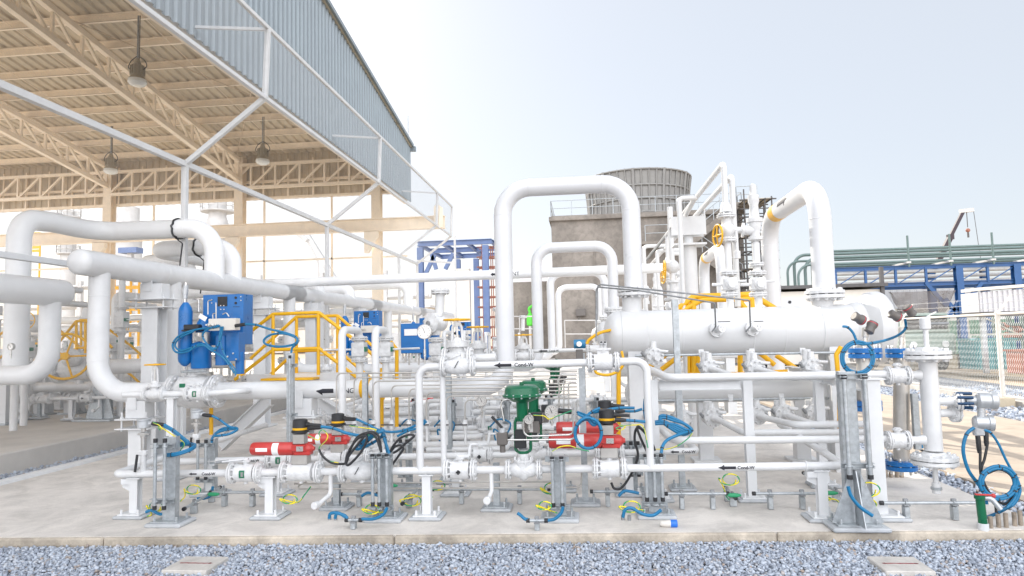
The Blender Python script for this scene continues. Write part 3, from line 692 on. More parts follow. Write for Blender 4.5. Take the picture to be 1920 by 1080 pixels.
def post(label, x, y, top, w=.075, m='white2', cap=True, group='pipe supports', kind='h', bw=.22, pad=.03, off=0.0, clampr=0.0):
    """a support: steel post on a base plate, grout pad under it"""
    t = thing('pipe_support', label, 'pipe support', (x, y, 0), group); g = MB('conc')
    g.box((x, y, pad/2), (bw*1.35, bw*1.2, pad), 'grout', .012); g.build('grout_pad', t)
    b = MB(m); b.box((x, y, pad+.007), (bw, bw, .014), m, .003)
    for i in (-1, 1):
        for j in (-1, 1): b.bolts((x+i*bw*.38, y+j*bw*.38, pad+.03), Z_, 0, 1, .011, .05, m)
    b.build('base_plate', t)
    b = MB(m)
    if kind == 'h': b.hbeam((x, y, pad+.014), (x, y, top), w, w, .009, m, (0, 1, 0) if m != 'x' else None)
    elif kind == 'b': b.box((x, y, (pad+top)/2), (w, w, top-pad-.014), m, .004)
    else: b.cyl((x, y, pad), (x, y, top), w/2, m, 18)
    b.build('post', t)
    if cap:
        b = MB(m); b.box((x, y, top+.006), (w*1.7, w*1.3, .012), m, .002)
        if off: b.bar((x+off*.3, y, top-.025), (x+off, y, top-.025), .07, .05, m); b.prism([(0, 0), (off, 0), (off, -.03), (0, -.09)], (x, y-.004, top-.05), (1, 0, 0), (0, 0, 1), .008, m)
        b.build('cap_plate', t)
    if clampr:
        b = MB(m); cz = top+.012+clampr; b.tube([(x, y-clampr*1.08, top-.01), (x, y-clampr*1.08, cz)]+[(x, y-clampr*1.08*cos(a), cz+clampr*1.08*sin(a)) for a in (.4, .8, 1.2, 1.57, 1.95, 2.35, 2.75)]+[(x, y+clampr*1.08, cz), (x, y+clampr*1.08, top-.01)], .005, m, n=6); b.build('u_bolt', t)
    return t

def conduit_stand(label, x, y, h, w=.12, tubes=(-.07, .02), z0=.17, bars=(.28, .9), m='galv', bw=.26, big=False, group='galvanised conduit stands', tr=.015, top=None):
    t = thing('conduit_stand', label, 'conduit stand', (x, y, 0), group)
    b = MB('grout'); b.box((x, y, .017), (bw*1.3, bw*1.05, .034), 'grout', .01); b.build('grout_pad', t)
    b = MB(m); b.box((x, y, .041), (bw, bw*.8, .014), m, .002)
    for i in (-1, 1):
        for j in (-1, 1): b.bolts((x+i*bw*.4, y+j*bw*.3, .06), Z_, 0, 1, .011, .05, m)
    b.build('base_plate', t)
    b = MB(m); b.chan((x, y, .048), (x, y, h), w, w*.55, .008, m, (0, -1, 0)); b.build('channel_post', t)
    for f in bars:
        b = MB(m); q = V((x, y-w*.3-.03, h*f)); W = max(w*1.75, (max(tubes)-min(tubes))+.09); xc = (max(tubes)+min(tubes))/2
        b.chan(q-X_*(W/2-xc), q+X_*(W/2+xc), .042, .042, .004, m, (0, 1, 0))
        for k in tubes: b.torus(q+X_*k-Y_*.035, Z_, tr*1.15, .005, m, 14, 6); b.box(q+X_*k-Y_*.03, (tr*3.3, .012, .022), m, .002); b.bolts(q+X_*(k+tr*1.5)-Y_*.04, Y_, 0, 1, .007, .03, m)
        b.build('clamp_bar', t)
    for i, k in enumerate(tubes):
        b = MB(m); p = V((x+k, y-w*.3-.065, 0)); zt = top[i] if top else h*.97
        b.cyl(p+Z_*z0, p+Z_*zt, tr, m, 12)
        for e in (z0, zt): b.cyl(p+Z_*(e-.018), p+Z_*(e+.018), tr*1.25, 'black', 12)
        b.build('conduit', t)
    if big:
        b = MB(m)
        for dx in (-.035, .045): b.prism([(0, 0), (-.16 if dx < 0 else .16, 0), (0, .4)][::1 if dx > 0 else -1], (x+dx, y-.06, .05), (1, 0, 0), (0, 0, 1), .008, m)
        b.prism([(0, 0), (-.2, 0), (-.06, .42), (0, .42)], (x-.01, y-.06, .05), (0, 1, 0), (0, 0, 1), .008, m); b.build('gusset', t)
    return t

def cable(label, pts, r=.011, m='cable', group='blue instrument cables', cat='cable', ties=True, name='cable', k=6, n=8):
    P = spline(pts, k); b = MB(m); b.tube(P, r, m, n=n)
    if ties:
        for i in range(6, len(P)-3, 17): d = (P[i+1]-P[i]).normalized(); b.lathe(P[i]-d*.004, d, [(0, r*1.02), (.0, r*1.2), (.008, r*1.2), (.008, r*1.02)], 'black', 8)
    return single(name, b, label, cat, group)
def earth(label, pts, r=.006, group='green and yellow earth cables', k=6):
    """earth wire: yellow and green stripes run along it"""
    P = spline(pts, k); b = MB('yellowb'); 
    b.tube(P, r, 'yellowb', n=6)
    n0 = len(b.f)
    for i, f in enumerate(b.f):
        if len(f) == 4 and ((i % 6) + (i//6)//4) % 6 in (0, 1, 2): b.m[i] = 'greenb'
    return single('earth_cable', b, label, 'earth cable', group)
def loop(c, R, ax=(0, 1, 0), turns=1.6, a0=0.0, squash=.6, tilt=0.0, n=9, drift=.012):
    c = V(c); out = []; N = int(n*turns)
    for i in range(N+1):
        a = a0+2*pi*i/n; x, z = R*cos(a), R*sin(a)*squash; x, z = x*cos(tilt)-z*sin(tilt), x*sin(tilt)+z*cos(tilt)
        out.append(c+V((x, drift*i/n*(-1)+(0 if squash > .5 else R*.5*sin(a)), z)))
    return out

def floor_conduit(label, p, q, z=.12, r=.014, n=3, group='galvanised floor conduits'):
    p, q = V(p), V(q); p.z = q.z = z; t = thing('floor_conduit', label, 'conduit', V((*mid([p, q]).xy, 0)), group); d = (q-p).normalized()
    b = MB('galv'); b.cyl(p, q, r, 'galv', 12)
    for e, sg in ((p, -1), (q, 1)): b.cyl(e-d*.015, e+d*.015, r*1.35, 'black', 12)
    b.build('conduit', t); sd = V((-d.y, d.x, 0))
    for i in range(n):
        c = p+(q-p)*((i+.5)/n if n > 1 else .5); s = MB('galv'); s.frame((c.x, c.y, z*.42), d, sd, Z_, (.042, .062, z*.78), 'galv', .004)
        s.torus(c, d, r*1.3, .006, 'galv', 14, 6); s.frame((c.x, c.y, z+r*1.5), d, sd, Z_, (.04, .02, .03), 'galvd', .003); s.frame((c.x, c.y, z-r), d, sd, Z_, (.05, .07, .012), 'galvd', .002); s.build('clamp', t)
    return t

def tubing(label, lines, r=.0055, group='stainless instrument tubing', m='steel', R=.05):
    pts = [V(p) for l in lines for p in l]; t = thing('instrument_tubing', label, 'tubing', V((mid(pts).x, mid(pts).y, min(p.z for p in pts))), group)
    for l in lines: b = MB(m); b.tube(l, r, m, R, 8); b.build('tube', t)
    return t

# ================================================================ SKID: front lines (rows A and B)
TRAIN = []                       # things repeated on the skids farther back
def T(o): TRAIN.append(o); return o
YA, YB, YN = 6.1, 7.0, 8.3
LA = ln(YA, (230, 889), (1570, 873)); LB = ln(YB, (480, 862), (1280, 846)); LM = ln(YA, (850, 687), (1200, 677))
r2 = .034
e0 = LA(213); T(pipe('low white pipe at far left marked Cond-W, bending back at its end', [LA(436), e0, e0+V((0, 3.1, .06))], r2, .09,
    marks=[('arrow', LA(358), X_, .078, .026), ('text', 'Cond-W', LA(382), X_, .026)], group='low condensate pipes'))
T(pipe('low white pipe between the green-tagged valve and the red-actuated valve', [LA(480), LA(540)], r2, group='low condensate pipes'))
T(pipe('low white pipe with short capped drain, right of the front red actuator', [LA(597), LA(648)], r2, group='low condensate pipes',
    extra=lambda t: MB('white').tube([LA(620), LA(620)-Z_*.2, LA(608)-Z_*.26-Y_*.16], .02, 'white', .05, 12).lathe(LA(607)-Z_*.26-Y_*.15, V((-.25, -1, 0)), [(0, .033), (.05, .033), (.055, .028)], 'white', 14).build('drain_stub', t)))
c788 = LA(788); m788 = V((c788.x, YA, LM(830).z))
T(pipe('low white pipe joined by a tall white riser, left of the upright-lever valve', [LA(702), LA(842)], r2, group='low condensate pipes'))
T(pipe('tall thin white riser turning right into the middle Cond-W pipe', [c788, m788, LM(836)], r2, .1, group='white condensate risers'))
T(pipe('low white pipe with a capped drain between lever valve and green control valve', [LA(886), LA(956)], r2, group='low condensate pipes',
    extra=lambda t: MB('white').tube([LA(921), LA(921)-Z_*.19, LA(917)-Z_*.24-Y_*.1], .019, 'white', .04, 12).lathe(LA(916.5)-Z_*.24-Y_*.09, V((-.05, -1, 0)), [(0, .034), (.05, .034), (.055, .028)], 'white', 14).build('drain_stub', t)))
T(pipe('low white pipe right of the front green control valve', [LA(1008), LA(1120)], r2, group='low condensate pipes'))
eR = LA(1583); T(pipe('longest low white pipe marked Cond-W at right, bending back at its end', [LA(1166), eR, eR+V((0, 1.9, .1))], r2, .09,
    marks=[('arrow', LA(1345), X_, .15, .05), ('text', 'Cond-W', LA(1381), X_, .028)], group='low condensate pipes',
    extra=lambda t: [MB('white').lathe(LA(1512)-X_*.01, X_, [(0, r2), (0, .045), (.012, .045), (.012, r2)], 'white', 16).build('collar', t)]))
T(ball_valve('white flanged valve with green tag and a side lever, far left of front line', LA(461), X_, .26, r2, .10, 'side', group='front line valves'))
T(ball_valve('white flanged valve under the front-left red actuator', LA(565), X_, .33, r2, .10, None, False, 'front line valves'))
def strainer(label, c, L, FR, grp):
    c = V(c); t = thing('check_valve', label, 'valve', c-Z_*FR, grp); b = MB('cast'); b.lathe(c, X_, bodyprof(L*.86, .05, FR*.86), 'cast', 22)
    d = V((-.35, 0, 1)).normalized(); b.lathe(c-d*FR*1.02, d, [(0, FR*.3), (.02, FR*.36), (FR*1.9, FR*.62), (FR*1.98, FR*.72), (FR*2.2, FR*.72), (FR*2.24, FR*.5)], 'cast', 18); b.build('body', t)
    ends(t, c, X_, L, r2, FR); s = MB('dark'); s.frame(c-Y_*FR*.9+Z_*.02, V((.5, 0, .86)), Y_, V((-.86, 0, .5)), (.075, .004, .007), 'dark'); s.build('flow_mark', t); return t
T(strainer('white bulky check valve behind the black cable coil on the front line', LA(675), .32, .10, 'front line valves'))
T(ball_valve('front-line white flanged valve with black knob and upright lever', LA(863), X_, .24, r2, .098, 'knob', False, 'front line valves'))
T(ball_valve('white flanged valve under the front-right red actuator', LA(1143), X_, .24, r2, .095, None, False, 'front line valves'))
zA = at(980, 732, YA).z
T(control_valve('front green domed control valve, its yoke above the low pipe', LA(982), .275, r2, .09, zA, .175))
T(red_actuator('red valve actuator with black head at left, nearest the camera', at(563, 841, YA), .47, .061, .085, None))
T(red_actuator('red valve actuator with black head at right, behind the blue cable coil', at(1139, 826, YA), .52, .066, .10, None))
# middle line
T(pipe('middle white pipe marked Cond-W with arrow, turning down at its right end', [LM(884), LM(1112)], r2*1.02, group='middle condensate pipes',
    marks=[('arrow', LM(927), X_, .158, .056), ('text', 'Cond-W', LM(965), X_, .034)]))
x1212 = at(1213, 700, YA).x; T(pipe('white pipe elbow turning down from the middle valve to the low line', [LM(1150), V((x1212, YA, LM(1213).z)), V((x1212, YA, LA(1213).z))], r2*1.02, .1, group='white condensate risers'))
T(strainer('white barrel check valve at the left end of the middle Cond-W pipe', LM(859), .27, .09, 'middle line valves'))
T(ball_valve('white flanged valve with two black-ended stubs at right end of middle pipe', LM(1131), X_, .235, r2, .09, None, False, 'middle line valves'))
v = LM(1131); b = MB('cast'); b.box(v+Z_*.115, (.14, .08, .02), 'cast', .003); b.box(v+Z_*.09, (.1, .06, .05), 'cast')
for dx in (-.012, .02): b.tube([v+V((dx, 0, .12)), v+V((dx, -.01, .16)), v+V((dx, -.04, .175))], .014, 'cast', n=10); b.cyl(v+V((dx, -.04, .175)), v+V((dx, -.043, .1752)), .011, 'dark', 10)
single('vent_stub', b, 'pair of white stub pipes with dark open ends on the middle valve', 'pipe')
p855 = LM(824); T(pipe("thin white leg standing under the middle check valve", [V((p855.x+.02, YA+.03, LM(824).z-.02)), V((p855.x+.02, YA+.03, LB(824).z+.0)), V((p855.x+.02, YA+.6, LB(824).z+.0))], .026, .05, group="white condensate risers"))

# row B
T(pipe('second low white pipe marked Cond-W at left, behind the front line', [ln(YB, (300, 866), (480, 862))(298), LB(520)], r2, group='second line pipes', marks=[('text', 'Cond-W', LB(465), X_, .028)], caps=[(ln(YB, (300, 866), (480, 862))(298), -X_)]))
T(ball_valve('white flanged valve with green tag half hidden behind the left red actuator', LB(527), X_, .25, r2, .098, None, True, 'second line valves'))
T(pipe('second low white pipe between the hidden green-tagged valve and red actuator', [LB(540), LB(612)], r2, group='second line pipes'))
T(ball_valve('white flanged valve under the rear-left red actuator', LB(627), X_, .26, r2, .098, None, False, 'second line valves'))
T(red_actuator('red valve actuator with black head at left, behind the nearest one', at(634, 823, YB), .42, .058, .08, None))
T(strainer('white check valve on the second line behind the black cable coil', LB(715), .30, .098, 'second line valves'))
T(pipe('second low white pipe behind the tall riser', [LB(640), LB(890)], r2, group='second line pipes'))
T(ball_valve('second-line white flanged valve with black knob and upright lever', LB(901), X_, .2, r2, .085, 'knob', False, 'second line valves'))
T(pipe('second low white pipe behind the front green control valve', [LB(915), LB(985)], r2, group='second line pipes'))
T(control_valve('rear green domed control valve, partly hidden by the front one', LB(1003), .3, r2, .085, at(1000, 722, YB).z, .15))
T(pipe('second low white pipe behind the right red actuator', [LB(1020), LB(1120)], r2, group='second line pipes'))
T(ball_valve('white flanged valve behind the front-right red actuator', LB(1143), X_, .24, r2, .095, None, False, 'second line valves'))
T(red_actuator('red valve actuator with black head at right, behind the nearest one', at(1135, 802, YB), .5, .066, .1, None))
eB = LB(1306); T(pipe('second low white pipe marked Cond-W ending in a bend at right', [LB(1166), eB, eB+V((0, .8, 0))], r2, .07, group='second line pipes', marks=[('arrow', LB(1256), X_, .085, .032), ('text', 'Cond-W', LB(1277.5), X_, .026)]))
for i, (y0, Y, xa, xb, lb) in enumerate(((833, 8.9, 640, 1130, 'upper'), (812, 9.4, 820, 1010, 'short'), (843, 7.6, 800, 948, 'lower'))):
    f = ln(Y, (640, y0+3), (1130, y0-4)); T(pipe('plain white %s horizontal pipe deep behind the lever valves' % lb, [f(xa), f(xb), f(xb)+V((0, .9, 0))], .03 if i else .04, group='plain pipes behind the valves'))

# ---------------------------------------------------------------- main gas line, header, U pipe (Y = 8.3)
NG = ln(YN, (250, 737), (720, 727)); rn = .113
xr = at(184, 650, YN).x; HX, HZ = xr, at(150, 498, YN).z; zN = NG(480).z
h1 = atx(562, 557, HX).y
hd = pipe('large white header pipe with domed end running back at upper left', [(HX, 7.95, HZ), (HX, h1, HZ)], .168, n=28, caps=[((HX, 7.95, HZ), -Y_), ((HX, h1, HZ), Y_)], seams=[((HX, 9.6, HZ), Y_), ((HX, 12.6, HZ), Y_)], name='header_pipe', group='large header pipes')
T(hd)
xl = at(946, 560, YN).x; xu = at(1185, 450, YN).x; zu = at(1070, 348, YN).z
T(pipe('white gas riser dropping from the header and bending into the NG pipe', [(HX, YN, HZ-.1), (HX, YN, zN), (NG(330).x, YN, zN)], .128, .42, n=24, seams=[((HX, YN, HZ-.42), Z_), ((HX, YN, zN+.42), Z_), ((HX+.42, YN, zN), X_)], name='gas_riser', group='gas risers'))
ng = T(pipe('thick white gas pipe marked NG with black arrow and yellow band', [(NG(395).x, YN, zN), (xl-.6, YN, zN)], rn, n=26,
    marks=[('arrow', (NG(599).x, YN, zN-.012), X_, .225, .115), ('text', 'NG', (NG(651).x, YN, zN-.012), X_, .062), ('band', (NG(687).x, YN, zN), X_, .125)], name='gas_pipe', group='main gas pipes'))
def upipe(label, Y, o):
    return pipe(label, [(xl-.6, YN, zN), (xl, YN, zN), (xl, YN, zu), (xu, YN, zu), (xu, YN, at(1187, 552, YN).z)], .111, .34, n=26, m='upipe', FR=.2,
        seams=[((xl, YN, zu-.34), Z_), ((xl+.34, YN, zu), X_), ((xu-.34, YN, zu), X_), ((xu, YN, zu-.34), Z_)], fl=[((xu, YN, at(1187, 548, YN).z), Z_)], name='gas_loop_pipe', group='tall looped gas pipes')
up1 = T(upipe('tallest looped white gas pipe, its right leg bolted onto the vessel', YN, 0))

def big_valve():
    c = V((NG(367).x, YN, zN)); t = thing('actuated_valve', 'big white flanged ball valve below the blue gas-over-oil actuator', 'valve', c-Z_*.25, 'main gas valves')
    b = MB('cast'); b.lathe(c, X_, [(-.3, .13), (-.2, .15), (-.19, .19), (-.08, .215), (.08, .215), (.19, .19), (.2, .15), (.3, .13)], 'cast', 28); b.cyl(c+Z_*.19, c+Z_*.33, .1, 'cast', 20); b.bolts(c+Z_*.29, Z_, .085, 8, .011, .05, 'cast')
    b.cyl(c-Z_*.2, c-Z_*.26, .06, 'cast', 12)
    for dx in (-.12, .12): b.torus(c+V((dx, 0, .235)), Y_, .026, .008, 'cast', 16, 6)
    b.build('body', t)
    for sg in (-1, 1): f = MB('cast'); f.flange(c+X_*sg*.29, X_, .215, .03, 12); f.build('flange', t)
    b = MB('tag'); b.box(c+V((-.06, -.2, .09)), (.075, .01, .05), 'tag'); b.build('tag_plate', t)
    b = MB('galv'); b.tube([c+V((-.1, -.16, .26)), c+V((.24, -.16, .27))], .016, 'galv', n=10); b.build('hand_lever', t)
    return t
T(big_valve())

def gas_actuator(P):
    """blue cabinet with accumulator and cylinders; P maps photo pixels to points"""
    c = P(415, 640); t = thing('gas_actuator', 'blue actuator cabinet with blue gas bottle and hoses, on the big valve', 'actuator', P(410, 705), 'blue valve actuators')
    a, q = P(378, 553), P(454, 553); bt = P(378, 648); wd = (q-a).x; hz_ = (a-bt).z
    b = MB('blue'); b.box((a.x+wd/2, YN+.16, a.z-hz_/2), (wd, .26, hz_), 'blue', .006); b.build('cabinet', t)
    b = MB('black'); b.box((P(415, 565).x, YN+.028, P(415, 565).z), (.13, .01, .125), 'black')
    for x, y in ((440, 558), (440, 568)): b.cyl(P(x, y)+Y_*.02, P(x, y)+Y_*.04, .016, 'black', 12)
    for i in range(5): p = P(436+i*2.5, 575); b.cyl(p+Y_*.024, p+Y_*.04, .005, 'black', 8)
    b.build('port_panel', t)
    b = MB('steel')
    for x, y in ((395, 562), (395, 568), (418, 573), (412, 573), (450, 556), (450, 563), (412, 580), (418, 580)): b.cyl(P(x, y)+Y_*.02, P(x, y)+Y_*.04, .008, 'steel', 6)
    b.build('cabinet_bolts', t)
    p0, p1 = P(357, 568), P(357, 686); R = .085; L = (p0-p1).z
    b = MB('blue'); b.lathe(p1-Y_*.12, Z_, [(0, .02), (.02, R*.55), (.06, R*.9), (.1, R), (L-.12, R), (L-.07, R*.88), (L-.03, R*.6), (L, .03)], 'blue', 28); b.build('gas_bottle', t)
    b = MB('steel'); z = p0.z; b.cyl((p0.x, YN-.12, z), (p0.x, YN-.12, z+.07), .017, 'steel', 10); b.cyl((p0.x, YN-.12, z+.05), (p0.x, YN-.12, z+.11), .03, 'alu', 8); b.cyl((p0.x, YN-.12, z+.1), (p0.x+.01, YN-.12, z+.22), .034, 'alu', 10); b.cyl((p0.x+.01, YN-.12, z+.2), (p0.x+.01, YN-.12, z+.26), .018, 'steel', 8); b.build('relief_fitting', t)
    b = MB('steel'); b.cyl((p0.x, YN-.12, p1.z+.01), (p0.x, YN-.12, p1.z-.07), .014, 'steel', 8); b.build('bottle_outlet', t)
    b = MB('blue'); q = P(382, 690); b.lathe(q-Y_*.06, Z_, [(0, .118), (.02, .125), (.3, .125), (.32, .11), (.34, .06)], 'blue', 28); b.build('hydraulic_tank', t)
    b = MB('blue'); q = P(385, 612); b.lathe(q-Y_*.05, Z_, [(-.08, .09), (0, .085), (.06, .07), (.1, .04), (.14, .02)], 'blue', 20); b.build('small_dome', t)
    b = MB('steelm'); q = P(392, 636); b.cyl(q-Y_*.08-Z_*.07, q-Y_*.08+Z_*.09, .05, 'steelm', 16); b.build('filter_housing', t)
    b = MB('blue'); q = P(422, 655); b.cyl(q-Z_*.2-Y_*.08, q+Z_*.18-Y_*.08, .075, 'blue', 20); q = P(444, 650); b.box(q-Y_*.03, (.17, .17, .36), 'blue', .006); b.bolts(q-Y_*.12-Z_*.14, Y_, .06, 4, .012, .02, 'steel'); b.build('power_cylinder', t)
    b = MB('blue'); q = P(451, 701); b.cyl(q-Y_*.02, q+Z_*.28-Y_*.02, .055, 'blue', 20); b.cyl(q-Z_*.015-Y_*.02, q+Z_*.0-Y_*.02, .058, 'yellow', 20); b.build('manual_pump', t)
    b = MB('steel'); b.cyl(q-Z_*.01-Y_*.02, q-Z_*.09-Y_*.02, .012, 'steel', 8); b.tube([q-Z_*.06-Y_*.03, q-Z_*.09-Y_*.05+X_*.03], .01, 'steel', n=6); b.build('drain_cock', t)
    b = MB('tgrey'); q = P(378, 614); b.box(q-Y_*.2, (.2, .1, .07), 'black', .012); b.box(q-Y_*.2-Z_*.04, (.24, .11, .02), 'black', .004); b.build('terminal_head', t)
    b = MB('white2'); q = P(436, 609); b.box(q-Y_*.2, (.36, .12, .15), 'jbox', .006); b.build('junction_box', t)
    b = MB('steel')
    for x in (413, 418, 425): q = P(x, 610); b.cyl(q-Y_*.26, q-Y_*.29, .018, 'steel', 10); b.cyl(q-Y_*.28, q-Y_*.33, .011, 'steel', 8)
    b.build('glands', t)
    b = MB('label'); q = P(398, 596); b.frame(q-Y_*.22, V((.85, 0, -.5)), Y_, V((.5, 0, .85)), (.11, .003, .06), 'label'); b.build('paper_tag', t)
    for l in ([(369, 562), (381, 562), (381, 585)], [(398, 590), (398, 564), (405, 564)], [(413, 598), (413, 568)], [(407, 600), (407, 588), (413, 588)], [(425, 590), (432, 586), (437, 594)]): b = MB('steel'); b.tube([P(*q)-Y_*.1 for q in l], .008, 'steel', .03, 6); b.build('impulse_tube', t)
    b = MB('white2'); b.cyl(P(382, 700)-Y_*.05, P(382, 689)-Y_*.05, .09, 'cast', 18); b.build('mounting_spool', t)
    return t
T(gas_actuator(lambda x, y: at(x, y, YN)))
PQ = lambda x, y, dy=-.28: at(x, y, YN+dy)
cable('blue hose loop hanging left of the blue gas bottle', [PQ(412, 611), PQ(400, 614), PQ(368, 618), PQ(338, 628), PQ(324, 645), PQ(330, 660), PQ(352, 659), PQ(376, 645), PQ(395, 656), PQ(420, 672), PQ(440, 700)], .013, group='blue hoses on the actuator')
cable('second blue hose looping beside the blue gas bottle', [PQ(364, 621), PQ(338, 633), PQ(328, 648), PQ(340, 657), PQ(366, 650), PQ(385, 648), PQ(402, 653), PQ(410, 645), PQ(414, 612)], .012, group='blue hoses on the actuator')
cable('blue hose dropping from the cream junction box to the tank', [PQ(418, 612), PQ(412, 640), PQ(402, 655), PQ(388, 645), PQ(380, 628), PQ(392, 616), PQ(410, 610)], .012, group='blue hoses on the actuator')
cable('thin blue hose falling from the junction box to the hand pump', [PQ(410, 630), PQ(417, 655), PQ(425, 672), PQ(440, 692), PQ(442, 704)], .010, group='blue hoses on the actuator')
b = MB('black'); b.cyl(PQ(441, 611), PQ(460, 608), .022, 'black', 12); single('cable_gland', b, 'black rubber cable boot at the cream junction box', 'gland')
cable('blue cable from the junction box to a flat coil above the left conduit', [PQ(458, 608), PQ(480, 609), PQ(505, 617), PQ(535, 624), PQ(556, 633), PQ(552, 645), PQ(525, 650), PQ(500, 646), PQ(495, 637), PQ(510, 627), PQ(535, 626), PQ(556, 634), PQ(557, 643), PQ(548, 652), PQ(546, 662)], .014)

# bypass line in front of the NG pipe, with handwheel gate valve
YP = 7.85; BP = ln(YP, (232, 740), (480, 736))
pipe('thin white bypass pipe in front of the big valve, left end', [BP(232), BP(272)], .037, caps=[(BP(232), -X_)], group='bypass pipes')
pipe('thin white bypass pipe between gate valve and tagged valve', [BP(308), BP(352)], .037, group='bypass pipes')
pipe('thin white bypass pipe curving into the NG pipe right of the tagged valve', [BP(390), at(452, 733, YP), NG(470)], .037, .2, group='bypass pipes')
def gate_valve(label, c, L, r, FR, h, R, group, m='yellow'):
    c = V(c); t = thing('gate_valve', label, 'valve', c-Z_*FR, group); b = MB('cast'); b.lathe(c, X_, bodyprof(L*.86, r*1.25, FR*.78), 'cast', 20)
    b.lathe(c, Z_, [(0, FR*.6), (FR*1.05, FR*.62), (FR*1.06, FR*.95), (FR*1.3, FR*.95), (FR*1.31, FR*.9), (FR*1.55, FR*.9), (FR*1.56, FR*.45), (FR*1.9, FR*.35)], 'cast', 18); b.bolts(c+Z_*FR*1.3, Z_, FR*.8, 8, FR*.09, FR*.7, 'cast')
    b.frame(c-Y_*FR*.72, X_, Y_, Z_, (FR*.85, .012, FR*.45), 'cast', .004); b.build('body', t); ends(t, c, X_, L, r, FR); y = MB('cast')
    for sg in (-1, 1): y.tube([c+Z_*FR*1.6+X_*sg*FR*.5, c+Z_*(h*.8)+X_*sg*FR*.42, c+Z_*h*.92+X_*sg*FR*.2], FR*.13, 'cast', .03, 8)
    y.cyl(c+Z_*h*.84, c+Z_*h*.97, FR*.3, 'cast', 12); y.cyl(c+Z_*FR*1.5, c+Z_*h*1.04, FR*.11, 'steel', 8); y.build('yoke', t); handwheel(t, c+Z_*h, Z_, R, m); return t
gate_valve('white gate valve with small yellow handwheel on the bypass pipe', BP(290), .23, .037, .085, .36, .115, 'gate valves with yellow wheels')
ball_valve('white bypass ball valve with green tag below the blue actuator', BP(371), X_, .24, .037, .10, None, True, 'bypass valves')
# relief line above the vessel-side: second train valves with big yellow wheels at centre
G1 = at(858, 672, 8.0); gate_valve('white gate valve with wide yellow handwheel, left of two at centre', G1, .3, .05, .13, .46, .155, 'gate valves with yellow wheels')
G2 = at(897, 672, 8.6); gate_valve('white gate valve with yellow handwheel, right of two at centre', G2, .28, .05, .12, .4, .135, 'gate valves with yellow wheels')
gate_valve('small far white gate valve with yellow handwheel between looped pipes', at(982, 668, 11.5), .28, .05, .12, .36, .15, 'gate valves with yellow wheels')
gate_valve('white gate valve with yellow wheel on the far bypass, behind yellow rails', at(612, 706, 12.2), .3, .05, .12, .4, .14, 'gate valves with yellow wheels')
LG = ln(8.0, (815, 682), (905, 679)); pipe('white pipe carrying the pair of yellow-wheeled gate valves', [at(822, 674, 8.2), at(930, 670, 8.2)], .05, group='middle condensate pipes')

# inverted U vents with block valves on the NG pipe
def block_valve(label, c, w, h, group, lever=1, hs=.0, tagm=True):
    """vertical double block valve"""
    c = V(c); t = thing('block_valve', label, 'valve', c-Z_*h/2, group); b = MB('cast'); b.box(c, (w*.82, w*.82, h*.52), 'cast', .012)
    for sg in (-1, 1): b.cyl(c+Z_*sg*h*.24, c+Z_*sg*h*.5, w*.3, 'cast', 14)
    for i in range(4): b.cyl(c+V((w*.2*(i % 2*2-1), -w*.41, h*.12*(i//2*2-1))), c+V((w*.2*(i % 2*2-1), -w*.46, h*.12*(i//2*2-1))), .012, 'cast', 8)
    b.build('body', t)
    for sg in (-1, 1): f = MB('cast'); f.flange(c+Z_*sg*h*.39, Z_, w*.52, .016, 8, .35); f.build('flange', t)
    if tagm: b = MB('tag'); b.box(c+V((w*.43, -.02, 0)), (.03, w*.5, .06), 'tag', .004); b.build('tag_plate', t)
    if lever: b = MB('white2'); b.tube([c+V((w*.4*lever, -.02, .0)), c+V((w*.95*lever, -.02, 0.0)), c+V((w*1.0*lever, -.02, 0)), c+V(((w+.25)*lever, -.06, .005))], .013, 'white2', .01, 8); b.build('lever', t)
    return t
for i, (xv, xlg, lab) in enumerate(((674, 642, 'left'), (723, 705, 'right'))):
    Yv = 8.3; zt = at(xv, 619, Yv).z; pv = at(xv, 655, Yv); pl = at(xlg, 770, 7.75)
    T(pipe('%s of two slim white inverted-U vent pipes over the NG pipe' % lab, [V((pv.x, Yv, zN+.1)), V((pv.x, Yv, zt)), V((pl.x, 7.75, zt)), V((pl.x, 7.75, at(xlg, 830, 7.75).z))], .045, .1, group='inverted U vent pipes'))
    T(block_valve('white vertical block valve on the %s inverted-U vent pipe' % lab, pv, .2, .34, 'white block valves', 1 if i else -1))
# pressure relief stack at x=818
sp = lambda y: V((at(818, 660, 8.3).x, 8.3, at(818, y, 8.3).z))
T(pipe('white vertical stub carrying the bulbous relief valve at centre', [sp(725), sp(640)], .05, group='relief stubs'))
T(block_valve('white vertical block valve below the bulbous relief valve', sp(655), .19, .3, 'white block valves', 0))
t = thing('relief_valve', 'bulbous white relief valve with round side cap, left of the tall loop', 'relief valve', sp(625)); b = MB('cast'); c = sp(606)
b.lathe(c, V((-.55, -.8, 0)), [(-.12, .07), (-.1, .1), (-.02, .11), (.06, .1), (.062, .125), (.09, .125), (.1, .06), (.12, .03)], 'cast', 20); b.ball(c+V((.05, .02, .0)), .1, 'cast'); b.cyl(c-Z_*.05, c-Z_*.15, .06, 'cast', 16); b.box(c+V((.02, 0, .1)), (.14, .1, .05), 'cast', .01); b.build('body', t)
b = MB('galvd'); b.cyl(c+V((-.066, -.096, 0)), c+V((-.08, -.116, 0)), .03, 'galvd', 12); b.build('side_cap', t)
T(pipe('white tall thin pipe rising from the bulbous relief valve to the vent line', [V((c.x, 8.5, c.z)), V((c.x+.02, 8.5, at(820, 545, 8.5).z))], .06, group='relief stubs', fl=[(V((c.x+.02, 8.5, at(820, 547, 8.5).z)), Z_)], FR=.12))
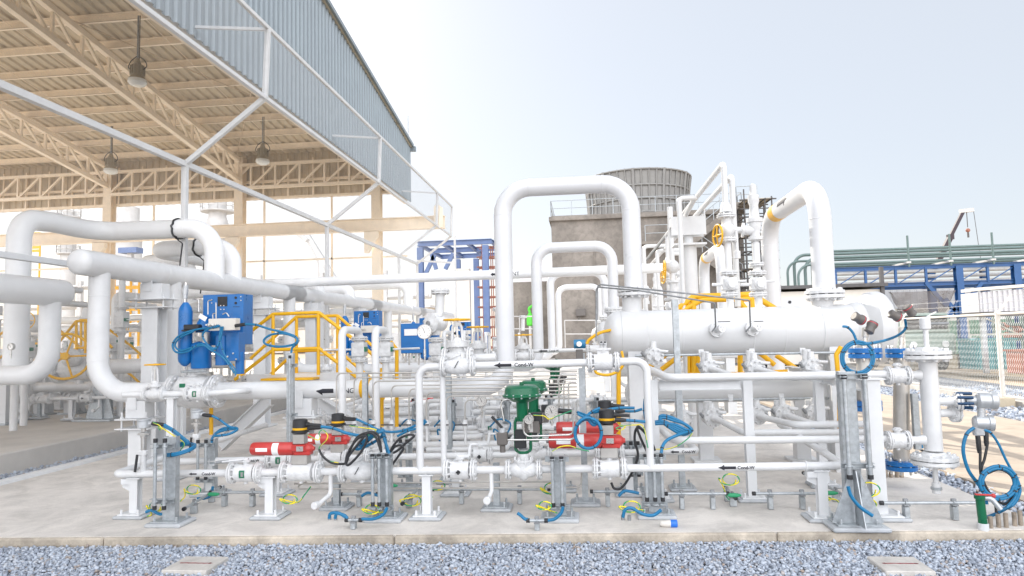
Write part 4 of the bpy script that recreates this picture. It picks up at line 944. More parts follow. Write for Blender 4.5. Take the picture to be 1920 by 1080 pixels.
# vent header along the back
VTY = 14.9; VL_ = ln(VTY, (455, 534), (1255, 502))
pipe('long pale vent pipe marked VENT running across behind the looped pipes', [VL_(455), VL_(1262)], .105, n=20, m='grey', name='vent_pipe', marks=[('arrow', VL_(921), X_, .14, .1), ('text', 'VENT', VL_(950), X_, .085)], seams=[(VL_(550), X_), (VL_(760), X_)])

# vessel --------------------------------------------------------------
VA = ln(YN, (1130, 628), (1600, 615.5)); v0 = VA(1142); v1 = VA(1592); RV = .278; vd = (v1-v0).normalized(); VLn = (v1-v0).length
def vessel(label):
    t = thing('filter_vessel', label, 'pressure vessel', V((VA(1360).x, YN, 0)), 'horizontal filter vessels')
    b = MB('vessel'); hp = [(-.17*cos(a*pi/16), RV*sin(a*pi/16)) for a in range(0, 9)]; b.lathe(v0+vd*.1, vd, hp+[(VLn-.1, RV)], 'vessel', 48)
    b.lathe(v0+vd*VLn, vd, [(0, RV), (.03, RV*1.06), (.1, RV*1.1), (.13, RV*1.05)], 'vessel', 48); b.build('shell', t)
    b = MB('vessel'); b.lathe(v0+vd*(VLn+.12), vd, [(0, RV*1.05), (.04, RV*1.3), (.09, RV*1.48), (.20, RV*1.52), (.24, RV*1.44), (.27, RV*1.3), (.33, RV*.7), (.35, 0)], 'vessel', 48); b.build('closure_door', t)
    for x in (1275, 1404, 1462): q = VA(x); b = MB('white'); b.lathe(q-vd*.008, vd, [(0, RV*1.001), (.004, RV*1.008), (.012, RV*1.008), (.016, RV*1.001)], 'vessel', 48); b.build('weld_seam', t)
    for x in (1188, 1556):
        b = MB('white2'); q = V((VA(x).x, YN, 0)); b.hbeam(q, q+Z_*(v0.z-RV*.55), .17, .4, .012, 'white2', (0, 1, 0)); b.build('saddle_leg', t)
        b = MB('vessel'); b.lathe(VA(x)-vd*.15, vd, [(0, RV*1.001), (.004, RV*1.025), (.296, RV*1.025), (.3, RV*1.001)], 'vessel', 48); b.build('saddle_pad', t)
    for x in (1187, 1545):
        b = MB('vessel'); q = VA(x); b.cyl(q+Z_*RV*.8, q+Z_*(RV+.17), .118, 'vessel', 24); b.build('nozzle', t)
    for x, dn in ((1332, 0), (1397, 0)):
        b = MB('cast'); q = VA(x)+V((0, -RV*.97, .02)); d = V((.35, -1, .12)).normalized(); b.lathe(q, d, [(0, .045), (.02, .085), (.03, .085), (.05, .085), (.052, .04), (.12, .035), (.13, .045), (.17, .045)], 'cast', 18); b.bolts(q+d*.05, d, .065, 4, .01, .05, 'cast'); b.bolts(q+d*.14, d, .02, 3, .012, .06, 'galvd'); b.build('side_nozzle', t)
    b = MB('ink')
    for x, y in ((1358, 603), (1420, 602.5), (1637, 616)):
        q = VA(x); zz = at(x, y, YN-.27).z-q.z; b.box((at(x, y, YN-.27).x, YN-sqrt(max(.001, RV**2-zz**2))-.002, at(x, y, YN-.27).z), (.14, .004, .008), 'ink')
    b.build('level_mark', t)
    b = MB('vessel'); q = VA(1483)+Z_*RV; b.prism([(-.06, -.03), (.06, -.03), (.06, .03), (.035, .1), (-.035, .1), (-.06, .03)], q+Y_*.02, (1, 0, 0), (0, 0, 1), .03, 'vessel'); b.cyl(q+V((0, -.02, .05)), q+V((0, .02, .05)), .018, 'dark', 10); b.build('lifting_lug', t)
    return t
T(vessel('large white horizontal pressure vessel with round closure door at right'))
LV = ln(8.75, (1180, 737), (1560, 728))
t = thing('drain_vessel', 'smaller white horizontal drum below the large vessel', 'pressure vessel', V((LV(1360).x, 8.75, LV(1360).z-.14)), 'small lower drums'); b = MB('vessel'); q0, q1 = LV(1186), LV(1552); d = (q1-q0).normalized(); L = (q1-q0).length
b.lathe(q0, d, [(-.1*cos(a*pi/12), .14*sin(a*pi/12)) for a in range(7)]+[(L-(-.1*cos(a*pi/12))*-1-.1+.1*(1-cos(a*pi/12))*0, .14*cos(a*pi/12)) for a in range(0, 1)]+[(L+.1*sin(a*pi/12), .14*cos(a*pi/12)) for a in range(7)], 'vessel', 32); b.build('shell', t)
for x in (1320, 1500): b = MB('white2'); q = LV(x); b.box((q.x, 8.8, q.z/2-.05), (.17, .17, q.z-.12), 'white2', .004); b.box((q.x, 8.8, .02), (.34, .34, .04), 'white2', .006); b.build('leg', t)
T(t)
def drain_valve(label, px, py, Y, topz, fwd, right, zp, group='angled drain valves', s=1.0):
    """valve hanging under a vessel: neck, round flange facing the camera, outlet pipe coming forward and turning right"""
    c = at(px, py, Y); t = thing('drain_valve', label, 'valve', c-Z_*.12, group); b = MB('cast'); d = V((.32, -1, -.12)).normalized()
    b.cyl((c.x-.03, Y+.06, c.z), (c.x-.03, Y+.06, topz), .05*s, 'cast', 14); b.lathe(c+Y_*.02, d, [(-.14, .06*s), (-.08, .1*s), (-.02, .1*s), (-.01, .085*s), (.02, .085*s), (.03, .115*s), (.055, .115*s), (.06, .05*s), (.12, .042*s)], 'cast', 22)
    b.bolts(c+d*.05, d, .09*s, 8, .012, .05, 'cast'); b.cyl(c+V((0, 0, .06)), c+V((0, 0, .17)), .045*s, 'cast', 12, .03); b.cyl(c+V((.06, -.02, .06)), c+V((.16, -.03, .05)), .02*s, 'cast', 10); b.build('body', t)
    b = MB('galvd'); b.cyl(c+V((-.1, -.02, .0)), c+V((-.14, -.05, .05)), .018, 'galvd', 8); b.build('gear_box', t)
    if right is not None:
        a = c+d*.1; e = V((right[0], c.y-fwd, zp)); g = V((a.x+.12, c.y-fwd, zp)); k = MB('white'); k.tube([a, a+d*.12, g, e], .034*s, 'white', .09, 14); k.build('outlet_pipe', t)
    return t
vb = VA(1400).z-RV+.06
P1 = ln(6.5, (1255, 708), (1590, 703)); P2 = ln(6.5, (1262, 826), (1650, 823))
x1 = P1(1252); T(pipe('white upper level pipe from the vessel to the tall standpipe', [V((x1.x-.12, 7.6, x1.z+.05)), x1, P1(1668)], .037, .1, group='right-hand level pipes', extra=lambda t: MB('white').lathe(P1(1592), X_, [(0, .037), (0, .05), (.02, .05), (.02, .037)], 'white', 16).build('collar', t)))
x2 = P2(1262); T(pipe('white lower level pipe crossing in front to the tall standpipe', [V((x2.x-.12, 8.2, x2.z+.05)), x2, P2(1672)], .034, .1, group='right-hand level pipes'))
for lb, a in (('first', (1226, 668, 7.9)), ('second', (1330, 690, 7.8)), ('third', (1415, 690, 7.8)), ('fourth', (1522, 688, 7.8))):
    T(drain_valve('%s white angled valve from left under the large vessel' % lb, *a, vb, .7, (at(a[0]+120, 0, 7.1).x,) if lb in ('second', 'third') else None, at(a[0], 709, 7.1).z, s=.9))
lvb = LV(1400).z-.08
for lb, px_, rt in (('first', 1280, None), ('second', 1335, 1570), ('third', 1420, 1580), ('fourth', 1468, 1560), ('fifth', 1527, None)):
    yy = {1280: 785, 1335: 782, 1420: 777, 1468: 775, 1527: 774}[px_]; zz = {1335: 812, 1420: 797, 1468: 795}.get(px_, 800)
    T(drain_valve('%s white angled valve from left under the lower drum' % lb, px_, yy, 8.2, lvb, .9 if px_ != 1468 else .5, (at(rt, 0, 7.3).x,) if rt else None, at(px_, zz, 7.3 if px_ != 1468 else 7.7).z, s=1.0))

# frame of white posts and beams at right
def beam(label, p, q, w, h, m='white2', group='white steel beams'): b = MB(m); b.hbeam(p, q, w, h, .009, m); return single('steel_beam', b, label, 'beam', group)
zb = at(1300, 721, 6.8).z
beam('white steel beam spanning between two right-hand posts below the vessel', (at(1236, 721, 6.8).x, 6.8, zb), (at(1388, 721, 6.8).x, 6.8, zb), .09, .1)
post('white steel post left end of the beam under the vessel', at(1228, 800, 6.8).x, 6.8, zb+.05, .075, cap=False, group='white steel posts')
post('tall white steel post at right end of the beam under the vessel', at(1404, 800, 6.8).x, 6.8, zb+.05, .085, cap=False, group='white steel posts')
post('tall white steel post behind the right end of the low pipe', gz(1545, 912).x, 7.4, at(1540, 713, 7.4).z, .085, cap=False, group='white steel posts')
post('thickest white steel post beside the galvanised channel at right', at(1640, 850, 6.2).x, 6.2, at(1628, 712, 6.2).z, .115, bw=.3, cap=True, group='white steel posts')
beam('white steel beam running back from the thick post at right', (at(1632, 722, 6.2).x, 6.3, at(1632, 722, 6.2).z), (at(1632, 722, 6.2).x, 8.6, at(1632, 722, 6.2).z), .1, .12)
# tall galvanised angle post
post('tall galvanised steel post rising past the front of the vessel', gz(1280, 918).x, 7.25, at(1259, 562, 7.25).z, .06, 'galv', False, 'galvanised posts', bw=.2)
tubing('bent stainless tubes spanning from the left of the vessel to its two nozzles', [
    [at(1118, 640, 7.9), at(1118, 538, 7.9), at(1200, 545, 7.3), at(1340, 568, 7.5), at(1342, 612, 7.9), at(1335, 622, 7.95)],
    [at(1120, 600, 7.9), at(1120, 533, 7.9), at(1258, 547, 7.2), at(1405, 563, 7.5), at(1407, 612, 7.9), at(1398, 622, 7.95)]], .009, group=None, m='galvd')
for y0, xa, xb, Y, lb in ((667, 1190, 1575, 7.95, 'upper'), (752, 1150, 1575, 8.45, 'lower')):
    f = ln(Y, (1190, y0), (1575, y0-6)); b = MB('galv'); b.cyl(f(xa), f(xb), .015, 'galv', 10)
    for x in range(xa+30, xb, 95): b.box(f(x), (.05, .04, .05), 'white2', .004); b.box(f(x)+Z_*.03, (.06, .02, .06), 'white2')
    single('bonding_conduit', b, '%s galvanised conduit running along under the %s vessel' % (lb, 'large' if lb == 'upper' else 'small'), 'conduit', 'conduits under the vessels')
# right-hand U pipe (runs back)
ur = at(1540, 500, YN); zt = at(1540, 345, YN).z; X3 = at(1540, 450, YN).x; fz = at(1548, 552, YN).z
yb = 10.7; px3 = X3+.05
T(pipe('looped white gas pipe at right with yellow band, running back over the vessel', [(X3, YN, fz), (X3, YN, zt), (px3, yb, zt), (px3, yb, .6)], .125, .42, n=26, m='upipe', FR=.22,
    seams=[((X3, YN, zt-.42), Z_), ((px3, yb, zt-.42), Z_)], fl=[((X3, YN, fz), Z_)], marks=[('band', V((X3, YN, zt))+V((.05, yb-YN, 0)).normalized()*(yb-YN-.58), V((.05, yb-YN, 0)), .26)], name='gas_loop_pipe', group='right-hand looped gas pipes',
    extra=lambda t: pipe_arrow((X3+.02, yb-1.5, zt), V((.05, yb-YN, 0)), .127, .5, .15, 'arrow_mark', t, side=-1, turn=.2)))

# relief valve stacks on the vessel
def relief_stack(label, px0, yt, grp, Yk=YN, back=None, wheel=False):
    S = lambda y: V((at(px0, 480, Yk).x, Yk, at(px0, y, Yk).z)); t = thing('relief_stack', label, 'relief valve', S(578), grp)
    b = MB('white'); b.cyl(S(580), S(556), .045, 'white', 16); b.build('spool', t); b = MB('white'); b.cyl(S(510), S(455), .045, 'white', 16); b.build('spool', t)
    b = MB('cast'); b.box(S(533), (.17, .17, .16), 'cast', .02); b.lathe(S(533), V((.1, -1, 0)), [(0, .07), (.1, .07), (.11, .05), (.13, .05)], 'cast', 16); b.cyl(S(533)-X_*.08, S(533)-X_*.2, .02, 'cast', 8); b.cyl(S(528)+X_*.08, S(528)+X_*.2, .016, 'cast', 8); b.build('block_valve', t)
    for y in (552, 512): f = MB('cast'); f.flange(S(y), Z_, .105, .018, 8); f.build('flange', t)
    if yt < 350:
        f = MB('cast'); f.flange(S(450), Z_, .11, .018, 8); f.build('flange', t)
        b = MB('cast'); b.ball(S(431), .095, 'cast'); b.cyl(S(440), S(405), .06, 'cast', 16); b.build('valve_body', t)
        f = MB('cast'); f.flange(S(405), Z_, .11, .018, 8); f.build('flange', t)
        b = MB('white'); b.lathe(S(398), Z_, [(0, .075), (.08, .06), (.12, .04)], 'white', 16); b.build('reducer', t)
        top = S(yt); bb = MB('white'); bb.tube([S(390), top, top+Y_*back], .036, 'white', .07, 14); bb.build('discharge_pipe', t)
        hw = handwheel(t, S(441)-X_*.11, V((1, .25, 0)), .13, 'yellow', .012, 4)
    else:
        f = MB('cast'); f.flange(S(496), Z_, .085, .016, 8); f.build('flange', t)
        b = MB('cast'); b.lathe(S(500), Z_, [(0, .05), (.1, .036), (.3, .034), (.32, .085), (.36, .085), (.362, .055), (.43, .06), (.5, .075), (.53, .075), (.535, .095), (.58, .095), (.585, .06), (.74, .05), (.78, .065), (.86, .065), (.87, .04), (.98, .036), (1.0, .02)], 'cast', 20); b.build('relief_body', t)
        c = S(432); b = MB('cast'); b.lathe(c, V((-1, .1, .08)), [(0, .06), (.12, .06), (.125, .09), (.15, .09), (.155, .04), (.34, .036)], 'cast', 16); b.cyl(c-X_*.22, c-X_*.22-Z_*.28, .022, 'cast', 10); b.cyl(c-X_*.22-Z_*.24, c-X_*.22-Z_*.33, .04, 'cast', 10); b.build('outlet', t)
        b = MB('tgrey'); b.frame(S(378)+V((.02, -.03, .02)), V((.9, .3, .2)), V((-.3, .95, 0)), Z_, (.07, .03, .07), 'tgrey'); b.build('name_tag', t)
    return t
T(relief_stack('taller white relief valve stack with yellow wheel and long pipe running back', 1365, 306, 'relief valve stacks', back=12))
T(relief_stack('shorter white relief valve stack with side outlet, beside the right loop', 1418, 376, 'relief valve stacks'))
x5 = at(1372, 330, 8.7); pipe('second white discharge pipe parallel behind the tall relief stack', [V((x5.x, 8.7, at(1372, 575, 8.7).z)), x5, x5+Y_*11], .036, .07, group='relief discharge pipes')
q = at(1290, 425, 11.0); t = thing('pipe_rack_post', 'white T-shaped column holding up the discharge pipes', 'pipe support', (q.x, 11, 0)); b = MB('white2'); b.cyl((q.x, 11, 0), (q.x, 11, q.z-.28), .12, 'white2', 20); b.box((q.x, 11, q.z-.3), (.5, .4, .03), 'white2'); b.cyl((q.x, 11, q.z-.28), (q.x, 11, q.z-.1), .07, 'white2'); b.build('column', t)
b = MB('white2'); b.chan((q.x-.28, 11, q.z), (q.x+.26, 11, q.z), .25, .3, .012, 'white2'); b.box((q.x-.27, 11, q.z+.15), (.02, .2, .3), 'white2'); b.box((q.x+.25, 11, q.z+.15), (.02, .2, .3), 'white2'); b.build('crosshead', t)
q = at(1273, 372, 9.6); pipe('slim white pipe with square bend standing left of the T column', [(q.x, 9.6, .8), q, q+X_*.22, q+V((.3, 1.5, 0))], .036, .06, group='relief discharge pipes', m='white')
for x_, yt, lb in ((1207, 462, 'left'), (1232, 470, 'middle'), (1255, 476, 'right')):
    q = at(x_, yt, 16); pipe('far slim white bent pipe, %s of three beyond the loops' % lb, [(q.x, 16, .8), q, q+X_*.5], .045, .08, group='far bent pipes')
q = at(1260, 490, 12.5)
t = thing('relief_stack', 'small white relief valve with yellow wheel behind the vessel nozzle', 'relief valve', V((q.x, 12.5, q.z-.9))); b = MB('cast'); b.cyl(q-Z_*.9, q+Z_*1.0, .05, 'white', 14); b.ball(q-Z_*.1, .13, 'cast'); b.lathe(q-Z_*.7, Z_, [(0, .12), (.04, .12), (.05, .08), (.3, .08), (.31, .12), (.35, .12)], 'cast', 16); b.build('body', t); handwheel(t, q+V((-.14, 0, -.15)), X_, .16, 'yellow', .015, 4)

# ================================================================ SUPPORTS
zl = lambda x: LA(x).z-r2-.012
for px_, py_, lb, off in ((250, 970, 'short white post under the left end of the low Cond-W pipe', -.13), (510, 968, 'short white post between the tagged valve and the red-actuated valve', -.12), (805, 967, 'short white post just right of the tall thin riser', 0), (1533, 966, 'short white post under the far right end of the low Cond-W pipe', -.12)):
    g = gz(px_, py_); T(post(lb, g.x, YA+.02, zl(px_), .078, off=off, clampr=r2, group='short white pipe posts'))
for px_, py_, tp, Y, lb in ((632, 952, 892, 6.45, 'galvanised post behind the front check valve'), (932, 953, 868, 6.43, 'galvanised post left of the front green control valve'), (1098, 945, 690, 6.62, 'tall galvanised post under the middle right valve'), (686, 872, 698, 7.7, 'slim galvanised post carrying tubes beside the yellow band'), (844, 880, 700, 7.6, 'slim galvanised post carrying tubes right of the riser'), (1055, 905, 845, 7.2, 'galvanised post behind the right red actuators')):
    g = gz(px_, py_); T(post(lb, at(px_, py_, Y).x, Y, at(px_, tp, Y).z, .058, 'galv', False, 'galvanised posts', 'h', .21))
for px_, Y, lb in ((520, 7.02, 'short white post on the second line behind the red-actuated valve'), (855, 7.02, 'short white post on the second line behind the riser'), (1180, 7.02, 'short white post on the second line near the right conduit stand'), (395, 7.0, 'short white post on the second line behind the left conduit stands')):
    T(post(lb, at(px_, 900, Y).x, Y, LB(px_).z-r2-.012, .075, clampr=r2, group='short white pipe posts'))
def spring_support(label, x, y, pipez, r, w, colw, side=0.0):
    t = thing('spring_support', label, 'pipe support', (x, y, 0), 'plate and rod pipe supports'); b = MB('white2'); z = pipez-r
    b.box((x+side, y, z-.1), (w, .2, .22), 'white2', .004); b.box((x+side-w*.15, y-.11, z+.0), (w*.45, .02, .2), 'white2'); b.build('shoe', t)
    for k, zz in (('upper_plate', z-.22), ('lower_plate', z-.34)): b = MB('white2'); b.box((x, y, zz), (w*1.7, .36, .016), 'white2', .003); b.build(k, t)
    for i in (-1, 1):
        for j in (-1, 1): b = MB('white2'); b.cyl((x+i*w*.62, y+j*.12, z-.37), (x+i*w*.62, y+j*.12, z-.13), .012, 'white2', 8); b.bolts((x+i*w*.62, y+j*.12, z-.2), Z_, 0, 1, .022, .025, 'white2'); b.build('rod', t)
    b = MB('white2'); b.hbeam((x, y, .03), (x, y, z-.348), colw, colw, .012, 'white2', (0, 1, 0)); b.box((x, y, .02), (colw*1.8, colw*1.8, .03), 'white2'); b.build('column', t); return t
T(spring_support('white plate-and-rod support under the left end of the NG pipe', at(263, 760, YN).x, YN, zN, rn, .27, .19))
T(spring_support('white plate-and-rod support under the NG pipe by the left galvanised post', at(572, 760, YN).x, YN, zN, rn, .25, .17))
T(spring_support('white plate-and-rod support under the near end of the big header', HX+.08, 9.35, HZ-.02, .168, .34, .24))
T(spring_support('white plate-and-rod support under the far end of the big header', HX+.08, 12.7, HZ-.02, .168, .34, .24))
b = MB('white2'); b.cyl((HX+.0, 9.9, 0), (HX, 9.9, HZ), .13, 'white', 20); T(single('riser_pipe', b, 'fat white pipe leg rising to the header beside its near support', 'pipe'))
T(post('white steel post standing under the tagged bypass valve', at(322, 800, 7.8).x, 7.8, BP(322).z-.05, .085, kind='h', group='white steel posts'))
for a, q, lb in (((502, 752), (412, 836), 'left'), ((596, 752), (735, 838), 'right')):
    b = MB('white2'); b.hbeam(at(*a, 9.2), at(*q, 9.2), .17, .17, .012, 'white2'); T(single('diagonal_brace', b, 'wide white diagonal steel brace leaning %s below the NG pipe' % lb, 'brace', 'white diagonal braces'))
b = MB('white2'); b.box(mid([at(470, 708, 9.3), at(655, 708, 9.3)]), ((at(655, 0, 9.3)-at(470, 0, 9.3)).x, .12, .12), 'white2', .004); T(single('platform_beam', b, 'long white beam at the foot of the yellow railing', 'beam'))

# yellow stile platform
def yrail(label, Y, pts, posts, midy, group='yellow handrails', r=.024, base=None):
    t = thing('handrail', label, 'handrail', V((at(*pts[0], Y).x, Y, at(posts[0], 703, Y).z)), group)
    for k, dy in (('top_rail', 0), ('mid_rail', midy)):
        b = MB('yellow'); b.tube([at(x, y+dy, Y) for x, y in pts], r, 'yellow', .05, 10); b.build(k, t)
    for x in posts:
        yt = np.interp(x, [p[0] for p in pts], [p[1] for p in pts]); b = MB('yellow'); b.cyl(at(x, yt, Y), at(x, 703, Y), r, 'yellow', 10); b.build('post', t)
    if base: b = MB('yellow'); b.bar(at(base[0], 702, Y), at(base[1], 702, Y), .05, .05, 'yellow', .004); b.build('toe_board', t)
    return t
yr1 = yrail('nearer yellow handrail of the crossover platform behind the blue actuator', 9.0, [(440, 645), (512, 589), (598, 586), (668, 640), (720, 682)], [512, 597], 67)
yr2 = yrail('farther yellow handrail of the crossover platform behind the blue actuator', 9.8, [(470, 672), (556, 594), (633, 592), (700, 650)], [556, 633], 64, base=(553, 634))
t = thing('crossover_platform', 'yellow-edged crossover step platform under the yellow handrails', 'platform', at(560, 706, 9.4)); b = MB('yellow'); b.box(at(560, 708, 9.4), (.75, .8, .03), 'yellow'); b.build('deck', t)
for x, y0, y1, Y, lb in ((716, 690, 800, 8.9, 'left'), (744, 640, 800, 8.9, 'right'), (1160, 690, 840, 8.0, 'third')):
    b = MB('yellow'); b.tube([at(x-12 if y0 == 640 else x, y0, Y), at(x, y0+16, Y), at(x, y1, Y)], .026, 'yellow', .05, 10); single('rail_post', b, {'left': 'yellow upright post just right of the yellow pipe band', 'right': 'yellow bent upright post below the flat blue cabinet', 'third': 'yellow upright post left of the vessel saddle leg'}[lb], 'post', 'yellow upright posts')
b = MB('yellow'); b.tube([at(396, 765, 8.7), at(396, 815, 8.7)], .026, 'yellow', n=10); single('rail_post', b, 'short yellow post showing below the big valve', 'post', 'yellow upright posts')
# yellow platform behind the vessel
def yframe(label, Y, lines, group='yellow platform frames', r=.03):
    t = thing('platform_rail', label, 'handrail', V((at(*lines[0][0], Y).x, Y, at(*lines[0][0], Y).z-.9)), group)
    for i, l in enumerate(lines): b = MB('yellow'); b.tube([at(x, y, Y) for x, y in l], r, 'yellow', .04, 10); b.build('rail' if i == 0 else 'rail_bar', t)
    return t
yframe('yellow rail above the vessel behind the relief stacks', 9.6, [[(1250, 596), (1300, 556), (1410, 552), (1455, 580)], [(1266, 590), (1316, 562), (1420, 560)], [(1300, 556), (1300, 700)], [(1410, 552), (1410, 600)], [(1380, 556), (1398, 580)]], r=.04)
yframe('yellow steps and toe frame seen under the large vessel', 9.6, [[(1290, 702), (1380, 702), (1480, 697)], [(1290, 660), (1290, 702)], [(1308, 660), (1308, 702)], [(1388, 662), (1388, 702)], [(1215, 690), (1262, 655)], [(1240, 693), (1290, 655)], [(1425, 662), (1452, 684)], [(1455, 666), (1500, 696)]], r=.035)
b = MB('yellow'); b.tube([at(1577, 650, 7.6), at(1568, 665, 7.6), at(1573, 720, 7.6), at(1575, 810, 7.6)], .024, 'yellow', .03, 10); single('rail_post', b, 'thin yellow post beside the right vessel saddle leg', 'post', 'yellow upright posts')
b = MB('yellow'); b.tube(spline([at(1100, 645, 8.0), at(1106, 636, 8.0), at(1125, 624, 8.0), at(1150, 618, 8.1)]), .018, 'yellow', n=8); b.tube(spline([at(1115, 692, 7.6), at(1120, 700, 7.6), at(1140, 703, 7.6), at(1160, 695, 7.6), at(1169, 680, 7.6), at(1166, 660, 7.8)]), .016, 'yellow', n=8); single('yellow_hose', b, 'yellow hose loops hanging left of the large vessel', 'hose')

# ================================================================ conduit stands and cables
def stand(px_, base, top, label, tubes, zbot, w=.12, Y=None, **k):
    g = gz(px_, base); Y = Y or g.y; h = at(px_, top, Y).z; return conduit_stand(label, at(px_, base, Y).x, Y, h, w, tubes, zbot, **k)
stand(320, 983, 818, 'galvanised conduit stand with two pipes, nearest the left end', (-.09, .0), .17)
stand(395, 942, 782+40, 'galvanised conduit stand with two pipes, behind the left end', (-.09, .0), .2, Y=7.0)
stand(724, 974, 848, 'galvanised conduit stand with three pipes behind the black cable coils', (-.09, -.03, .04), .16, bars=(.2, .96))
stand(768, 930, 822, 'slim galvanised conduit stand right of the black cable coil', (-.07, .0), .2, w=.07, Y=7.3)
stand(1050, 974, 853, 'galvanised conduit stand with two pipes at centre right', (-.05, .03), .15, bars=(.22, .96))
stand(1230, 968, 848, 'galvanised conduit stand with three pipes below the right cable coil', (-.08, -.01, .055), .17, bars=(.22, .95))
stand(1185, 925, 825, 'galvanised conduit stand half hidden behind the black cable loop', (-.07, .0, .07), .2, Y=7.1, bars=(.4, .92))
stand(1602, 988, 696, 'tallest galvanised channel stand with gusseted foot at right', (-.05, .11), .42, w=.13, bw=.34, big=True, bars=(.40, .97), tr=.018)
stand(545, 900, 662, 'tall galvanised conduit stand behind the left red actuators', (.03, ), .3, Y=7.95, w=.085, bars=(.5, .9))
for a, q, z, n, lb in (((1250, 955), (1366, 955), .14, 2, 'floor conduit right of the three-pipe stand'), ((1415, 955), (1535, 955), .14, 2, 'floor conduit beside the white post at right'), ((1655, 975), (1836, 970), .14, 2, 'floor conduit running right to the green tap'), ((812, 945), (1030, 945), .14, 2, 'long floor conduit behind the left of the green valve'), ((395, 950), (500, 945), .14, 2, 'floor conduit behind the left conduit stands'), ((640, 950), (708, 945), .12, 1, 'short floor conduit behind the black coil'), ((1110, 950), (1170, 950), .14, 1, 'short floor conduit left of the three-pipe stand')):
    floor_conduit('galvanised ' + lb, gz(a[0], a[1]), gz(q[0], a[1]), z, n=n)
for a, q, lb in (((345, 975), (412, 932), 'left'), ((755, 965), (800, 920), 'middle'), ((1508, 905), (1592, 955), 'right'), ((1360, 935), (1380, 955), 'centre right')):
    A, Q = gz(*a), gz(*q); floor_conduit('galvanised floor conduit running back at %s on clamps' % lb, A, Q, .1, n=2)
f = ln(6.35, (552, 907), (1045, 903)); g = ln(6.35, (545, 917), (1045, 914))
tubing('pair of thin stainless tubes running level behind the low front line', [[f(552), f(1060)], [g(575)+Z_*.07, g(548), g(1090), g(1092)+Z_*.2]], .008, m='steelm')
# instrument tubing bank
b = []; lines = [(631, 700, 775), (664, 708, 780), (700, 715, 784), (734, 723, 786), (767, 729, 788), (800, 736, 790), (837, 743, 792), (872, 750, 795)]
for i, (x, y, yb_) in enumerate(lines): b.append([at(x, yb_, 7.35), at(x, y, 7.35), at(1082, y-4, 7.35)])
tubing('bank of eight thin stainless tubes bending down one after another', b, .008, m='steelm', R=.06)
for i, (x, y, yb_) in enumerate(lines):
    p = at(x, 796, 7.35); t = thing('needle_valve', '%s of eight small white needle valves under the steel tubes, from left' % ('first', 'second', 'third', 'fourth', 'fifth', 'sixth', 'seventh', 'eighth')[i], 'valve', p-Z_*.15, 'small white needle valves')
    k = MB('cast'); k.cyl(p-Z_*.05, p+Z_*.05, .026, 'cast', 10); k.cyl(p+Z_*.05, p+Z_*.09, .015, 'steel', 6); k.cyl(p-Z_*.05, p-Z_*.22, .014, 'cast', 8); k.cyl(p-Z_*.02, p+Z_*.02, .032, 'cast', 6); k.build('body', t); k = MB('black'); k.bar(p-Y_*.03+X_*.03, p-Y_*.03-X_*.11, .014, .012, 'black'); k.build('handle', t)
for y, yy in ((702, 800), (710, 815), (718, 830), (741, 835)):
    pass
tubing('bundle of stainless tubes dropping beside the right red actuator', [[at(1080, 702+i*7, 7.0), at(1048+i*9, 702+i*7, 7.0), at(1048+i*9, 812-i*3, 7.0), at(1000, 812-i*3, 7.0)] for i in range(3)]+[[at(982, 785, 5.95), at(982, 812, 5.95), at(990, 818, 5.95), at(1075, 815, 5.95), at(1075, 755, 6.3)], [at(935, 825, 5.95), at(1078, 824, 5.95), at(1083, 750, 6.3)], [at(945, 790, 6.0), at(937, 750, 6.0), at(980, 748, 6.0)]], .008)
gauge('round white dial gauge with blue hands, left of the front green actuator', at(903, 752, 7.2), .055)
gauge('round pressure gauge on the front green control valve', at(992, 786, 5.93), .042, stem=.05)
gauge('round white transmitter dial right of the front green control valve', at(1034, 772, 6.0), .06, stem=.06)
gauge('round white gauge beside the flat blue cabinet', at(796, 622, 8.0), .09, stem=.3)
gauge('small round gauge at the left edge behind the screen', at(21, 650, 9.0), .05)
b = MB('black'); b.cyl(at(1047, 770, 6.0), at(1072, 772, 6.0), .022, 'black', 12); single('cable_gland', b, 'black cable boot beside the round white transmitter dial', 'gland')
b = MB('black'); q = at(942, 822, 5.95); b.box(q, (.09, .07, .11), 'tgrey', .008); b.cyl(q-Z_*.06, q-Z_*.12, .025, 'tgrey', 10); b.bar(q+V((-.09, 0, .19)), q+V((.0, 0, .09)), .03, .02, 'black'); b.cyl(q+Z_*.05, q+Z_*.09, .03, 'alu', 10); single('air_regulator', b, 'small dark air filter regulator left of the front green valve', 'regulator')

def transmitter(label, c, r, st, m='alu', group='silver pressure transmitters'):
    t = thing('transmitter', label, 'transmitter', c-Z_*st, group); b = MB(m); b.cyl(c-Z_*r*.6, c+Z_*r*.6, r, m, 20); b.lathe(c+Z_*r*.6, Z_, [(0, r*1.08), (.012, r*1.08), (.018, r*.9)], m, 20); b.cyl(c+X_*r*.8, c+X_*r*1.5+Z_*.01, r*.4, m, 10); b.build('housing', t)
    b = MB('steel'); b.cyl(c-Z_*r*.6, c-Z_*r*1.2, r*.35, 'steel', 10); b.box(c-Z_*r*1.7, (r*.9, r*.8, r*.9), 'steel', .006); b.tube([c-Z_*r*1.6-X_*r, c-Z_*r*1.6+X_*r], r*.16, 'steel', n=6); b.cyl(c-Z_*r*2.1, c-Z_*st*.62, r*.4, 'steel', 10); b.build('manifold', t)
    b = MB('cast'); b.cyl(c-Z_*st*.6, c-Z_*st, r*.45, 'cast', 12); b.box(c-Z_*st*.58, (r*1.2, r*.9, r*.9), 'cast', .008); b.build('root_valve', t); b = MB('black'); q = c-Z_*st*.6-Y_*r*.8; b.bar(q-X_*.03, q-X_*.05-Z_*.16, .02, .012, 'black'); b.build('lever', t); return t
q1 = at(270, 795, 6.1); transmitter('silver transmitter head at far left above the low pipe', q1, .06, q1.z-LA(270).z)
